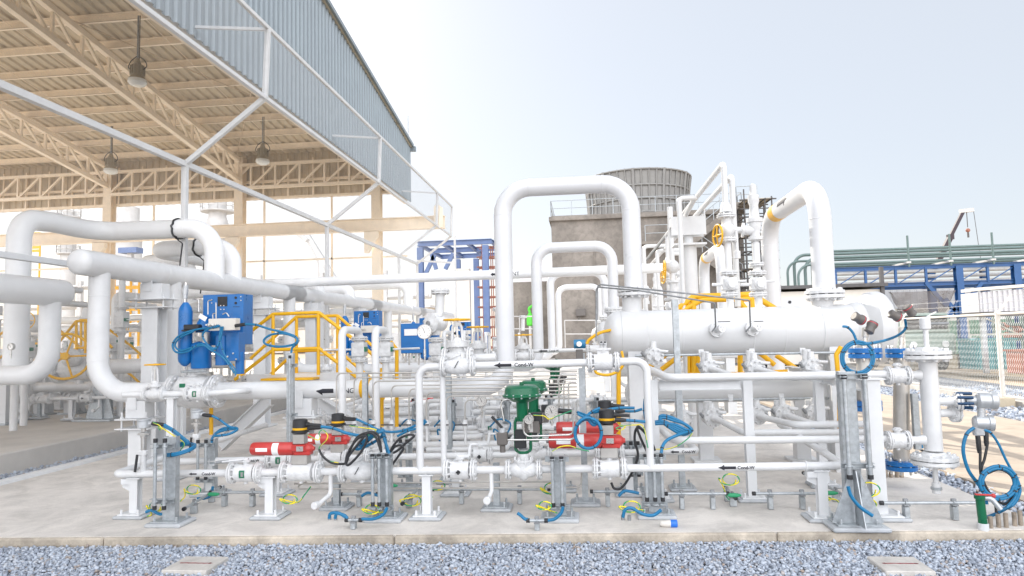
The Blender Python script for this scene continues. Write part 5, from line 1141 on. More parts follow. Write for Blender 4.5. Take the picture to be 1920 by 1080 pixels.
q2 = at(369, 778, 7.0); transmitter('silver transmitter head behind the left conduit stand', q2, .06, q2.z-.46)
def boot(label, p, q, r=.02): b = MB('black'); b.lathe(p, q-p, [(0, r*.8), (.02, r), ((q-p).length-.03, r*.95), ((q-p).length, r*.7)], 'black', 12); single('cable_boot', b, label, 'cable boot', 'black cable boots')
boot('black cable boot on the far left silver transmitter', at(285, 794, 6.05), at(310, 797, 6.05)); boot('black cable boot on the second silver transmitter', at(380, 778, 6.95), at(400, 780, 6.95))
P6 = lambda *l: [at(x, y, Y) for x, y, Y in l]
def cab(label, Y, pts, **k): return cable(label, [at(p[0], p[1], Y+(p[2] if len(p) > 2 else 0)) for p in pts], **k)
for i, dy in enumerate((0, 3)):
    cab('%s blue cable coiled over the nearest left conduit stand' % ('upper', 'lower')[i], 5.95, [(308, 796+dy), (325, 806+dy), (345, 822+dy), (352, 829+dy), (330, 833+dy), (314, 843+dy), (310, 851+dy, -.1), (330, 850+dy, -.15), (355, 842+dy, -.1), (366, 834+dy), (350, 831+dy, .08), (332, 836+dy, .05), (322, 848+dy, -.05), (321, 858+dy, -.09)], r=.012)
cab('blue cable coiled over the rear left conduit stand', 6.85, [(398, 780), (412, 787), (430, 800), (444, 803), (425, 806), (408, 811), (402, 817, -.1), (425, 815, -.1), (440, 809, -.05), (444, 803), (420, 803, .1), (405, 812), (398, 822, -.05), (397, 830, -.05)], r=.013)
cab('blue cable from the nearest left black head across to the centre bundle', 5.95, [(602, 800), (625, 803), (650, 812), (680, 817), (700, 812, .1), (718, 806, .1), (714, 820, .1), (690, 835, .1), (672, 842), (668, 838), (690, 822), (712, 810), (720, 815, .1), (724, 835, .1), (727, 852, .1)], r=.014)
cab('second blue cable in the bundle above the black coils', 6.02, [(675, 838), (690, 826), (708, 812), (716, 808), (720, 822), (728, 845), (731, 856)], r=.014)
cab('blue cable from the rear left black head toward the right riser', 6.75, [(668, 786), (690, 796), (710, 806), (735, 810), (760, 806), (785, 795), (798, 788)], r=.013)
cab('thin blue cable crossing to the riser below its neighbour', 6.7, [(745, 818), (765, 808), (785, 802), (800, 790)], r=.012)
def bk(label, Y, pts): return cab(label, Y, pts, r=.011, m='black', group='black cable coils', ties=False)
bk('black cable coil hanging left of the three-pipe conduit stand', 5.9, [(598, 842), (605, 855), (620, 867), (640, 870), (650, 866), (656, 845), (670, 820), (690, 811), (705, 812), (712, 825), (715, 848)])
bk('long black cable loop leaning in front of the check valve', 5.86, [(648, 868), (652, 850), (668, 825), (685, 817), (687, 828), (675, 850), (655, 871), (649, 868), (654, 855), (675, 828), (690, 812), (704, 818), (714, 846)])
bk('black cable loops hanging right of the three-pipe conduit stand', 6.1, [(732, 852), (735, 840), (750, 822), (768, 815), (776, 818), (762, 830), (745, 845), (732, 850), (740, 838), (752, 835), (756, 842), (745, 858), (732, 876)])
bk('thick black cable arch behind the right three-pipe stand', 6.2, [(1224, 842), (1214, 818), (1200, 803), (1192, 806), (1190, 826), (1196, 850), (1192, 870), (1180, 895), (1165, 915), (1152, 916), (1146, 905)])
bk('black cable loop rising over the right three-pipe stand', 6.15, [(1215, 850), (1205, 830), (1195, 805), (1198, 800), (1210, 812), (1222, 830), (1228, 845)])
boot('black cable boot on the nearest left actuator head', at(578, 803, 6.05), at(604, 801, 6.0)); boot('black cable boot on the rear left actuator head', at(646, 786, 6.9), at(669, 786, 6.85))
boot('black cable boot on the nearest right actuator head', at(1153, 787, 6.0), at(1174, 788, 6.0)); boot('black cable boot on the rear right actuator head', at(1153, 771, 6.7), at(1172, 771, 6.7))
cab('blue cable ring hanging in front of the right red actuator', 5.9, [(1190, 765, .3), (1160, 765, .3), (1120, 772, .2), (1105, 775, .1)]+[(1103+25*cos(a), 812+25*sin(a)*1.15) for a in np.linspace(-1.4, 5.4, 16)]+[(1118, 795, .05), (1100, 780, .1), (1083, 773, .2)], r=.013)
cab('second blue cable ring around the right red actuator', 5.95, [(1083, 776), (1100, 785), (1112, 797)]+[(1103+24*cos(a), 813+24*sin(a)*1.15) for a in np.linspace(-.7, 4.6, 14)]+[(1095, 785), (1110, 772), (1125, 765)], r=.012)
cab('blue cable from the nearest right head past the white riser', 6.0, [(1173, 788), (1190, 789), (1210, 791)], r=.013); cab('blue cable from the rear right head ending near the riser', 6.7, [(1172, 771), (1190, 771), (1204, 767)], r=.013)
for i, o in enumerate((0, 4)):
    cab('%s blue cable of the flat coil right of the white elbow' % ('outer', 'inner')[i], 6.3, [(1228, 791+o), (1245, 790+o), (1265, 800-o), (1288, 810-o), (1297, 806), (1284, 795), (1262, 784+o), (1245, 779+o), (1237, 782+o), (1243, 792), (1262, 806-o), (1282, 815-o), (1295, 808), (1270, 816, -.1), (1250, 826, -.15), (1242, 838, -.2), (1240, 850, -.22)], r=.014)
cab('blue cable hanging behind the white elbow riser', 6.5, [(1209, 748), (1208, 770), (1211, 795), (1208, 812)], r=.013)
for lb, Y, pts in (('left of the nearest left stand', 5.85, [(274, 960), (285, 957), (300, 964), (316, 960), (320, 952)]), ('behind the left stands', 6.6, [(370, 935), (385, 934), (396, 928), (399, 912)]), ('at the foot of the black coil stand, outer', 5.75, [(617, 972), (620, 963), (635, 962), (648, 970)]), ('at the foot of the black coil stand, inner', 5.75, [(628, 972), (632, 963), (645, 966), (652, 972)]), ('curving from the floor clamp to the coil stand', 5.75, [(678, 973), (700, 973), (718, 965), (726, 952)]), ('behind the coil stand', 6.3, [(678, 930), (690, 924), (705, 928), (712, 930)]), ('hooked left of the centre right stand', 5.75, [(970, 962), (976, 966), (984, 973), (990, 974)]), ('curving up to the centre right stand', 5.75, [(1025, 976), (1040, 973), (1052, 962), (1056, 950)]), ('arching at the foot of the right three-pipe stand', 5.75, [(1168, 970), (1172, 956), (1185, 953), (1205, 964), (1225, 966), (1240, 956)]), ('hooked behind the foot of the right three-pipe stand', 6.2, [(1160, 930), (1170, 921), (1185, 922), (1198, 925)]), ('falling along the gusseted channel stand', 5.52, [(1590, 912), (1596, 930), (1612, 950), (1636, 967)])):
    cab('short blue cable ' + lb, Y, pts, r=.014, ties=False, group='short blue cable ends')
for x, y, lb in ((618, 975, 'outer sleeve left of the black coil stand'), (629, 975, 'inner sleeve left of the black coil stand'), (1168, 975, 'left sleeve at the right three-pipe stand'), (1180, 976, 'right sleeve at the right three-pipe stand')):
    p = gz(x, y); b = MB('galvd'); b.cyl(p-Z_*.0, p+Z_*.045, .016, 'galvd', 10); single('floor_sleeve', b, 'small metal floor ' + lb, 'sleeve', 'cable floor sleeves')
for a, q, lb in (((650, 975), (676, 973), 'left of the black coil stand'), ((990, 976), (1024, 977), 'left of the centre right stand')):
    floor_conduit('short clamped conduit piece %s' % lb, at(a[0], a[1], 5.75), at(q[0], q[1], 5.75), at(*a, 5.75).z, n=1)
def eloop(label, x, y, Y, R=16, tail=((-20, 25),), ph=0): return earth(label, [at(x+R*cos(a)*(1+.05*i), y+R*sin(a)*.95, Y-.004*i) for i, a in enumerate(np.linspace(ph, ph+9.5, 18))]+[at(x+u, y+v, Y) for u, v in tail], .0065)
for a in (('at the feet of the left conduit stand', 292, 950, 5.95, 9, ((-8, 14), (-16, 18))), ('coil behind the left conduit stands', 362, 918, 6.7, 9, ((-15, 12), (-24, 22))), ('coil beside the white post at left', 543, 936, 6.2, 9, ((14, 6), (28, -8), (40, -24))), ('coil at the foot of the black coil stand', 697, 955, 6.0, 9, ((14, 6), (26, 4))), ('coil behind the black coil stand', 772, 938, 6.3, 11, ((20, -8), (40, -6))), ('coil beside the short white post', 820, 910, 6.6, 9, ((-10, 4), (-18, 4))), ('coil left of the centre right stand', 1021, 948, 6.0, 8, ((12, 10), (24, 14))), ('ring behind the centre right stand', 1035, 916, 6.3, 11, ((10, 20),)), ('coil at the foot of the right three-pipe stand', 1183, 950, 5.95, 11, ((14, 5), (26, 8))), ('ring by the tall white post at right', 1369, 899, 6.5, 11, ((-12, 16), (-8, 30), (-2, 38))), ('coil behind the gusseted channel stand', 1628, 918, 6.0, 14, ((14, 24), (4, 42), (-8, 44))), ('strand over the low pipe at right', 1553, 935, 6.3, 3, ((14, 2), (22, 12), (24, 26)))):
    eloop('green and yellow earth cable ' + a[0], *a[1:5], tail=a[5])
for lb, Y, pts in (('under the nearest left black head', 5.9, [(577, 815), (595, 825), (600, 820), (598, 812), (605, 806), (614, 815), (612, 825), (598, 842), (612, 862), (635, 868)]), ('from the silver transmitter to the left stand', 5.93, [(287, 792), (298, 797), (303, 803), (300, 806), (297, 800), (305, 803), (330, 820), (345, 832), (338, 845)]), ('along the centre blue cables', 5.97, [(655, 798), (680, 802), (705, 806), (690, 815), (705, 822), (712, 838)]), ('around the right black heads', 6.0, [(1160, 796), (1172, 800), (1165, 806), (1155, 803), (1172, 798), (1190, 797), (1206, 800), (1215, 840)]), ('trailing from the flat blue coil', 6.2, [(1298, 812), (1290, 822), (1270, 836), (1250, 842), (1230, 842)]), ('lying on the green valve pipe', 5.95, [(1000, 778), (1020, 780), (1030, 786), (1045, 780), (1072, 770)]), ('over the top of the centre right stand', 5.85, [(1035, 846), (1050, 838), (1068, 836), (1085, 842), (1105, 846)])):
    earth('green and yellow earth wire ' + lb, [at(x, y, Y) for x, y in pts], .005)
for x, y, lb in ((400, 952, 'by the left conduit stands'), (1378, 956, 'by the tall white post'), (1560, 952, 'by the gusseted stand'), (735, 935, 'behind the black coil stand')):
    p = gz(x, y); b = MB('greenb'); b.lathe(V((p.x-.06, p.y, .13)), X_, [(0, .008), (.02, .02), (.09, .018), (.12, .008)], 'greenb', 10); single('earth_sleeve', b, 'bright green earth sleeve lying ' + lb, 'cable sleeve', 'green earth sleeves')
t = thing('plug', 'white industrial plug with blue ring lying on the concrete', 'plug', gz(1250, 991)); p = gz(1238, 988)+Z_*.028; b = MB('jbox'); b.lathe(p, X_, [(0, .018), (.01, .024), (.07, .029), (.085, .029)], 'jbox', 18); b.build('body', t); b = MB('plugb'); b.lathe(p+X_*.085, X_, [(0, .03), (.006, .032), (.05, .032), (.055, .028)], 'plugb', 18); b.build('ring', t)

# ================================================================ right-hand standpipe, gauges, tap
SPY = 6.5; sx = at(1745, 760, SPY); S = lambda y: V((sx.x, SPY, at(1745, y, SPY).z))
def standpipe():
    t = thing('standpipe', 'fat white vertical standpipe with bolted flanges at right', 'standpipe', S(925)); b = MB('white'); b.cyl(S(845), S(678), .075, 'white', 28)
    b.build('pipe_wall', t)
    for y in (665, 862): f = MB('cast'); f.flange(S(y), Z_, .19, .034, 10, .22); f.build('flange', t)
    b = MB('white'); b.cyl(S(655), S(612), .022, 'white', 14); b.lathe(S(618), Z_, [(0, .024), (.01, .045), (.1, .045), (.11, .03)], 'white', 16); b.build('vent', t)
    b = MB('white2'); b.bar(S(600)+Z_*.02, S(585)+X_*.1, .02, .008, 'white2'); b.cyl(S(607)+X_*.04, S(607)+X_*.2, .012, 'galvd', 8); b.build('vent_handle', t)
    b = MB('white'); b.cyl(S(875), S(912), .022, 'white', 14); b.cyl(S(905), S(925), .035, 'white', 14); b.cyl(S(913), S(918), .045, 'galv', 14); b.build('drain', t)
    for y, L in ((703, .17), (825, .17)): b = MB('white'); b.cyl(S(y), S(y)-X_*.26, .034, 'white', 16); b.lathe(S(y)-X_*.07, -X_, [(0, .05), (.06, .034)], 'white', 14); b.build('branch', t)
    for y, d in ((752, V((1, -.3, 0))), (775, V((1, .1, 0)))): b = MB('white'); b.cyl(S(y), S(y)+d*.2, .036, 'white', 16); b.build('branch', t)
    for y, d in ((752, V((1, -.3, 0))), (775, V((1, .1, 0)))): f = MB('cast'); f.flange(S(y)+d*.21, d, .085, .02, 8); f.build('flange', t)
    return t
standpipe()
ball_valve('white flanged level valve on the upper branch of the standpipe', V((at(1683, 702, SPY).x, SPY, S(703).z)), X_, .16, .034, .085, None, False, 'standpipe branch valves')
ball_valve('white flanged level valve on the lower branch of the standpipe', V((at(1683, 826, SPY).x, SPY, S(825).z)), X_, .16, .034, .085, None, False, 'standpipe branch valves')
c = S(750)+V((.27, -.085, .0)); t = thing('level_transmitter', 'silver level transmitter bolted to the right side of the standpipe', 'transmitter', c-Z_*.2)
b = MB('plugd'); b.bolts(c-X_*.03, V((1, -.3, 0)), .066, 8, .015, .12, 'plugd'); b.build('flange_bolts', t)
b = MB('alu'); b.cyl(c-X_*.02, c+V((.08, -.02, 0)), .04, 'alu', 14); b.lathe(c+V((.06, -.02, 0)), V((1, -.25, 0)), [(0, .05), (.02, .068), (.1, .068), (.11, .075), (.15, .075), (.16, .06)], 'alu', 22); b.cyl(c+V((.09, -.03, -.05)), c+V((.09, -.03, -.14)), .03, 'alu', 12); b.build('upper_housing', t)
q = c+V((.02, -.02, -.19)); b = MB('alu'); b.lathe(q, V((1, -.25, 0)), [(0, .045), (.02, .062), (.11, .062), (.115, .07), (.15, .07), (.155, .055)], 'alu', 22); b.cyl(q+V((.06, -.02, 0)), q+V((.06, -.02, .1)), .028, 'alu', 10); b.box(q+V((.03, -.02, -.07)), (.08, .06, .08), 'alu', .008); b.build('lower_housing', t)
boot('left black cable boot under the right-hand silver transmitter', q+V((.02, -.02, -.1)), q+V((.02, -.03, -.26))); boot('right black cable boot under the right-hand silver transmitter', q+V((.09, -.02, -.07)), q+V((.08, -.03, -.2)))
cab('blue cable dropping left from the right-hand transmitter', 6.25, [(1826, 802), (1812, 815), (1806, 845), (1815, 880), (1832, 905), (1845, 925), (1850, 945)], r=.015)
cab('thin blue cable dropping right from the right-hand transmitter', 6.25, [(1846, 806), (1858, 812), (1872, 832), (1885, 860), (1898, 885), (1905, 905), (1900, 930), (1880, 948)], r=.011)
for i in range(2): cab('%s ring of the blue cable coil at the right edge' % ('outer', 'inner')[i], 6.15, [(1850, 970), (1870, 962), (1890, 950), (1905, 930)]+[(1872+(35-5*i)*cos(a), 905+(31-4*i)*sin(a)) for a in np.linspace(.5, -6.6+i*.6, 20)]+[(1912, 920), (1900, 945), (1875, 958)], r=.014)
bk('black cable falling from the right-hand transmitter into the coil', 6.2, [(1838, 846), (1838, 880), (1842, 900), (1850, 915)]); bk('second black cable hanging in a loop at the right edge', 6.2, [(1852, 830), (1846, 860), (1840, 880), (1845, 905), (1860, 930), (1885, 945), (1900, 925), (1898, 895), (1875, 880), (1850, 888)])
bk('black cable ending at the stub pipes by the coil', 6.15, [(1858, 930), (1866, 945), (1868, 962)])
t = thing('stub_pipe_row', 'row of short rusty stub pipes standing at the pad corner', 'stub pipes', gz(1885, 990))
for x, y, yt in ((1858, 990, 968), (1873, 989, 964), (1887, 989, 962), (1903, 986, 960), (1914, 985, 957)): p = gz(x, y); b = MB('galvd'); b.cyl(p, V((p.x, p.y, at(x, yt, p.y).z)), .017, 'stub', 12); b.build('stub_pipe', t)
t = thing('stub_pipe_row', 'row of short stub pipes behind the blue gauge flange', 'stub pipes', gz(1680, 893))
for x in (1661, 1671, 1682, 1691): p = gz(x, 895); b = MB('stub'); b.cyl(p, p+Z_*.16, .022, 'stub', 12); b.build('stub_pipe', t)
t = thing('water_tap', 'green water tap post with red lever and white sleeve in the gravel', 'tap', gz(1846, 1022, -.12)); g = gz(1846, 1022, -.12); zt = at(1842, 928, g.y).z
b = MB('green'); b.cyl((g.x, g.y, g.z+.16), (g.x-.01, g.y, zt), .032, 'green', 18); b.cyl((g.x-.01, g.y, zt-.03), (g.x-.01, g.y, zt), .04, 'green', 18); b.build('standpost', t)
b = MB('white2'); b.cyl(g-Z_*.05, g+Z_*.17, .04, 'white2', 16); b.build('sleeve', t); b = MB('red'); b.bar((g.x-.06, g.y-.03, zt+.012), (g.x+.07, g.y-.03, zt+.005), .02, .012, 'red', .003); b.ball((g.x+.075, g.y-.03, zt+.0), .018, 'red'); b.build('lever', t)
b = MB('steel'); b.tube([(g.x, g.y, zt-.02), (g.x+.06, g.y-.03, zt-.02), (g.x+.11, g.y-.05, zt-.1)], .02, 'alu', .03, 10); b.build('spout', t)

# level gauges with blue flanges
def level_gauge(label, px_, Y, ytop, ybot, heads):
    t = thing('level_gauge', label, 'level gauge', at(px_, ybot, Y), 'level gauges with blue flanges'); L_ = lambda y, dx=0, dy=0: at(px_+dx, y, Y)+Y_*dy
    b = MB('steelm'); b.cyl(L_(ybot-8), L_(ytop+6), .075, 'steelm', 24); b.build('chamber', t)
    for y in (ytop, ybot): b = MB('blue'); b.lathe(L_(y)-Z_*.045, Z_, [(0, .14), (.002, .145), (.04, .145), (.042, .12), (.048, .12), (.05, .145), (.09, .145), (.092, .14)], 'blue', 28); b.bolts(L_(y), Z_, .12, 8, .014, .16, 'steel'); b.build('blue_flange', t)
    b = MB('steel'); b.cyl(L_(ytop-8), L_(ytop-30), .02, 'steel', 12); b.cyl(L_(ytop-30), L_(ytop-48), .03, 'steelm', 12); b.build('probe_neck', t)
    for dx, y, d in heads:
        p = L_(y, dx, -.02); d = V(d).normalized(); b = MB('tgrey'); b.lathe(p-d*.06, d, [(0, .035), (.006, .047), (.04, .049), (.06, .04), (.08, .042), (.11, .046), (.12, .034)], 'tgrey', 22); b.build('transmitter_head', t); b = MB('redp'); b.lathe(p-d*.043, d, [(0, .05), (.008, .05)], 'redp2', 22); b.build('head_seal', t)
    return t
level_gauge('level gauge with grey transmitter head on stainless chamber behind the standpipe', 1690, 7.3, 662, 872, [(-14, 592, (-.8, -.2, .4)), (14, 583, (.6, .1, -.8))])
level_gauge('shorter level gauge in front of the vessel door with two grey heads', 1622, 6.7, 662, 760, [(-14, 597, (-.7, -.3, .35)), (9, 614, (-.5, -.2, -.8))])
for i in range(2): cab('%s ring of the blue cable coil in front of the vessel door' % ('outer', 'inner')[i], 6.0, [(1697, 598, .4), (1698, 615, .4), (1685, 628, .3), (1660, 638, .15), (1630, 644)]+[(1608+(31-4*i)*cos(a), 671+(31-4*i)*sin(a)) for a in np.linspace(-1.2, -7.2+.3*i, 18)], r=.0115)
cab('short blue cable at the left grey transmitter head', 6.5, [(1580, 612), (1590, 614), (1600, 625), (1606, 640)], r=.012)
cab('blue cable behind the stainless gauge chamber', 7.2, [(1716, 800), (1720, 815), (1728, 840)], r=.02); bk('black cable behind the stainless gauge chamber', 7.3, [(1712, 830), (1722, 840), (1735, 848)])
b = MB('galvd'); b.box(at(1717, 790, 7.2), (.06, .05, .55), 'galv', .004); single('cable_tray', b, 'grey cable tray strip beside the stainless gauge chamber', 'cable tray')

# small blue transmitter left of the vessel, and flat blue cabinet
q = at(1086, 645, 7.6); t = thing('blue_transmitter', 'small blue transmitter with grey manifold left of the vessel', 'transmitter', q-Z_*.2); b = MB('tblue'); b.cyl(q-X_*.06, q+X_*.07, .05, 'tblue', 18); b.cyl(q-X_*.0-Y_*.03, q-Y_*.07, .03, 'label', 14); b.build('housing', t); b = MB('tgrey'); b.box(q-Z_*.12, (.08, .07, .12), 'tgrey', .006); b.build('manifold', t)
t = thing('flat_cabinet', 'flat blue control cabinet with white plate on its front', 'cabinet', at(775, 690, 12.3)); a, z_ = at(751, 607, 12.3), at(793, 662, 12.3); b = MB('blue'); b.box(((a.x+z_.x)/2, 12.42, (a.z+z_.z)/2), (z_.x-a.x, .24, a.z-z_.z), 'blue', .008); b.build('cabinet', t)
b = MB('label'); b.box(at(770, 623, 12.29), (.24, .006, .12), 'label'); b.build('name_plate', t); b = MB('blue'); q = at(798, 640, 12.4); b.lathe(q-Z_*.35, Z_, [(0, .03), (.05, .1), (.65, .1), (.7, .03)], 'blue', 18); b.build('gas_bottle', t); b = MB('steel')
for i in range(7): q = at(755+i*6, 662, 12.4); b.cyl(q, q-Z_*(.12+.05*(i % 3)), .018, 'steel', 8)
b.build('pipe_ends', t)

# ================================================================ the same skid again, farther back (only the main things that show)
WORDS = ('on the second skid back', 'on the third skid back', 'on the fourth skid back')
for k in (1, 2, 3):
    for o in TRAIN:
        l = o['label']; c = o.get('category')
        if k > 1 and c in ('pipe support', 'brace', 'beam', 'valve actuator', 'control valve') : continue
        if k > 1 and o.get('group') in ('low condensate pipes', 'second line pipes', 'front line valves', 'second line valves', 'white block valves', 'small lower drums', 'right-hand level pipes', 'middle condensate pipes', 'middle line valves', 'plain pipes behind the valves', 'white condensate risers', 'angled drain valves', 'bypass valves'): continue
        if o.name.startswith('platform_beam'): continue
        if c == 'valve actuator' and 'right' in l: continue
        ws = l.split()
        copy_tree(o, (0, 5.8*k, -.14 if c == 'valve actuator' else 0), ' '.join(ws[:11]).rstrip(',') + ', ' + WORDS[k-1], o.get('group'))

# pipework between the skids, seen through the front lines
ORD = ('first', 'second', 'third', 'fourth', 'fifth', 'sixth', 'seventh', 'eighth')
for i, (Y, y, xa, xb, r) in enumerate(((9.9, 776, 690, 1090, .04), (10.6, 790, 650, 1000, .05), (9.6, 806, 720, 1110, .045), (10.9, 762, 800, 1120, .045), (9.2, 822, 650, 900, .035), (11.3, 778, 560, 760, .06), (9.8, 845, 560, 760, .035))):
    f = ln(Y, (640, y+2), (1130, y-8)); a, q = f(xa), f(xb)
    pipe('%s white pipe from the front in the dense run between skids' % ORD[i], ([a-Z_*.35] if i % 2 else [])+[a, q, q+Y_*.8], r, .1, group='pipes between the skids', fl=[(a+(q-a)*.28, X_), (a+(q-a)*.62, X_)])
    ball_valve('%s white ball valve from the front in the dense run between skids' % ORD[i], a+(q-a)*(.42+.05*(i % 3)), X_, .3, r, r*2.5, 'up' if i % 2 else None, i % 2 == 0, 'valves between the skids')
for i, (x, Y) in enumerate(((868, 9.9), (945, 10.4), (760, 10.8), (1040, 9.7))):
    spring_support('%s white plate-and-rod support from left in the run between skids' % ('second', 'third', 'first', 'fourth')[i], at(x, 780, Y).x, Y, at(x, 742+6*i, Y).z, .08, .26, .18)
for i, (x, Y, yt) in enumerate(((735, 9.6, 760), (800, 9.3, 752), (905, 9.4, 765), (990, 9.8, 758), (1075, 9.3, 750), (660, 9.6, 770))):
    p = at(x, yt, Y); pipe('%s slim white riser from left between the skids' % ('second', 'third', 'fourth', 'fifth', 'sixth', 'first')[i], [(p.x, Y, .1), p, p+V((.25, .0, 0)), p+V((.25, .5, 0))], .03, .06, group='slim risers between the skids', fl=[((p.x, Y, p.z-.3), Z_)])
    conduit_stand('%s grey conduit stand from left between the skids' % ('second', 'third', 'fourth', 'fifth', 'sixth', 'first')[i], p.x+.3, Y+.3, .75, .09, (-.05, .03), .2, group='conduit stands between the skids')
    bl = at(x+14, 800, Y-.1); cable('%s blue cable loop from left between the skids' % ('second', 'third', 'fourth', 'fifth', 'sixth', 'first')[i], [bl, bl+V((.12, 0, .1)), bl+V((.28, 0, .04)), bl+V((.2, 0, -.12)), bl+V((.05, 0, -.04)), bl+V((.1, 0, -.3))], .012, group='cable loops between the skids', ties=False)

# ================================================================ behind the screen, inside the shed
QY = lambda x, y, X: atx(x, y, X)
a1 = atx(402, 500, HX); z1 = at(310, 430, a1.y).z; X9 = at(185, 437, a1.y).x
pipe('curved pale pipe dropping onto the header, passing through the screen at left', [(HX, a1.y, HZ), (HX, a1.y, z1), (X9, a1.y, z1), (X9, 10.0, z1), (X9, 9.4, z1-.05), (X9, 9.4, 1.2)], .165, .5, m='grey', n=24, seams=[((HX-.5, a1.y, z1), X_), ((HX, a1.y, z1-.5), Z_), ((SX-1.0, a1.y, z1), X_)], name='gas_pipe', group='pipes through the screen')
a2 = atx(437, 500, HX); z2 = at(350, 465, a2.y).z; X8 = at(285, 466, a2.y).x
pipe('second pale pipe dropping onto the header behind the curved one', [(HX, a2.y, HZ), (HX, a2.y, z2), (X8, a2.y, z2), (X8, a2.y+3, z2)], .15, .4, m='grey', n=20, name='gas_pipe', group='pipes through the screen')
a3 = at(357, 510, 17.5); pipe('third pale pipe bending down far behind the screen at left', [(a3.x, 17.5, 2), (a3.x, 17.5, a3.z+.35), (a3.x-1.4, 17.5, a3.z+.35), (a3.x-1.6, 19, a3.z+.35)], .17, .4, m='grey', name='gas_pipe', group='pipes through the screen')
for i, (x, yy, X, r) in enumerate(((598, 560, -6.38, .15), (765, 545, -6.38, .18), (655, 560, -6.38, .16))):
    q = atx(x, yy, HX); pipe('white pipe bending down onto the far header, %s of three beyond the vent pipe' % ('left', 'right', 'middle')[i], [(HX, q.y, HZ), (HX, q.y, q.z+.25), (HX-3.4, q.y, q.z+.25)], r, .4, m='grey', name='gas_pipe', group='far pipes through the screen')
def ring_tie(label, x, y, z, r):
    b = MB('black')
    P = [V((x+random.uniform(-.02, .02), y+r*cos(t_), z+r*sin(t_))) for t_ in np.linspace(0, 6.28, 26)]; b.tube(P, .018, 'black', n=6); b.tube([P[18], P[18]-Z_*.1+X_*.12, P[18]-Z_*.7+X_*.05], .012, 'black', n=5); single('mesh_trim', b, label, 'trim', 'black trims round pipes at the screen')
ring_tie('black ragged trim where the curved pale pipe passes through the screen', SX, a1.y, z1, .175)
ring_tie('black ragged trim where the second pale pipe passes the screen', SX, a2.y, z2, .16)
q = atx(60, 545, -7.75); pipe('fat pale header with domed end behind the screen at far left', [(-7.75, 5, q.z), (-7.75, 9.3, q.z)], .2, m='grey', caps=[((-7.75, 9.3, q.z), Y_)], name='header_pipe', group='headers behind the screen', n=24)
q2_ = at(88, 640, 9.1); zz = at(40, 703, 9.1).z; pipe('pale riser below the far left header, bending away left at its foot', [(-7.75, 9.1, q.z), (-7.75, 9.1, zz), (-12, 9.1, zz)], .14, .36, m='grey', name='gas_riser', group='risers behind the screen', n=22)
def ww(label, px_, py_, Y, R, ax, body=True):
    c = at(px_, py_, Y); t = thing('wheel_valve', label, 'valve', c-Z_*R, 'wheel valves behind the screen'); handwheel(t, c, V(ax), R, 'yellow', R*.06, 5)
    b = MB('cast'); a = V(ax).normalized(); b.cyl(c, c-a*.3, .03, 'cast', 10); b.lathe(c-a*.3, -a, [(0, .1), (.04, .14), (.1, .15), (.16, .14), (.2, .1)], 'cast', 16); b.ball(c-a*.42, .16, 'cast'); b.build('body', t)
ww('small yellow handwheel valve behind the screen near the left edge', 46, 601, 10.5, .15, (.4, -1, .1)); ww('large yellow handwheel behind the screen beside the pale riser', 122, 668, 10.6, .38, (.5, -1, .1)); ww('far yellow handwheel behind the screen right of the white riser', 236, 612, 14, .13, (-.5, -1, 0))
yrail('yellow handrail behind the screen at far left, near the large wheel', 11.5, [(96, 660), (143, 602), (163, 602), (210, 652)], [143, 160], 50, base=None)
yrail('yellow handrail behind the screen running down to the left support', 13.0, [(150, 600), (180, 600), (248, 650), (290, 690)], [152], 55)
for x, y, Y, w_, lb in ((8, 805, 12.0, .3, 'first'), (38, 805, 12.6, .2, 'second'), (81, 790, 13.6, .26, 'third'), (139, 788, 13.8, .28, 'fourth'), (108, 780, 15, .25, 'fifth'), (172, 775, 16, .3, 'sixth'), (205, 770, 17, .25, 'seventh')):
    p = at(x, y, Y); b = MB('white2'); zt = at(x, 700, Y).z; b.hbeam((p.x, Y, .18), (p.x, Y, zt), w_, w_, .012, 'white2', (0, 1, 0)); b.box((p.x, Y, .2), (w_*1.6, w_*1.6, .03), 'galv'); single('steel_post', b, '%s white steel column from left on the raised pad behind the screen' % lb, 'post', 'columns on the raised pad')
ball_valve('big white flanged valve behind the screen below the large yellow wheel', at(150, 690, 11.3), X_, .75, .13, .27, None, False, 'big valves behind the screen')
ball_valve('big white flanged valve behind the screen right of the white riser', at(236, 705, 13.4), X_, .7, .12, .25, None, False, 'big valves behind the screen')
pipe('thick white pipe joining the big valves behind the screen', [at(60, 694, 11.3), at(118, 692, 11.3)], .13, group='big pipes behind the screen'); pipe('thick white pipe running on from the big valve behind the white riser', [at(185, 688, 11.3), at(330, 684, 11.3)], .13, group='big pipes behind the screen')
for i, (x, y, Y) in enumerate(((30, 630, 10.9), (48, 655, 11.6), (228, 600, 12.8), (312, 620, 12.0), (320, 665, 12.4), (215, 640, 15))):
    block_valve('%s white vertical block valve from left behind the screen' % ('first', 'second', 'fourth', 'fifth', 'sixth', 'third')[i], at(x, y, Y), .26, .62, 'block valves behind the screen', (-1) ** i); q = at(x, y, Y); pipe('%s slim white upright pipe from left behind the screen' % ('first', 'second', 'fourth', 'fifth', 'sixth', 'third')[i], [(q.x, Y, .2), (q.x, Y, q.z+.9), (q.x, Y+1.5, q.z+.9)], .06, group='upright pipes behind the screen')
p = at(187, 790, 12.5); b = MB('galv'); b.prism([(-.3, 0), (.3, 0), (.11, .75), (-.11, .75)], (p.x, 12.5, .18), (1, 0, 0), (0, 0, 1), .012, 'galv'); b.chan((p.x, 12.5, .18), (p.x, 12.5, at(187, 620, 12.5).z), .16, .1, .01, 'galv', (0, -1, 0)); b.box((p.x, 12.5, .2), (.8, .5, .03), 'galv'); single('gusset_stand', b, 'grey gusseted steel stand on the raised pad behind the screen', 'stand')
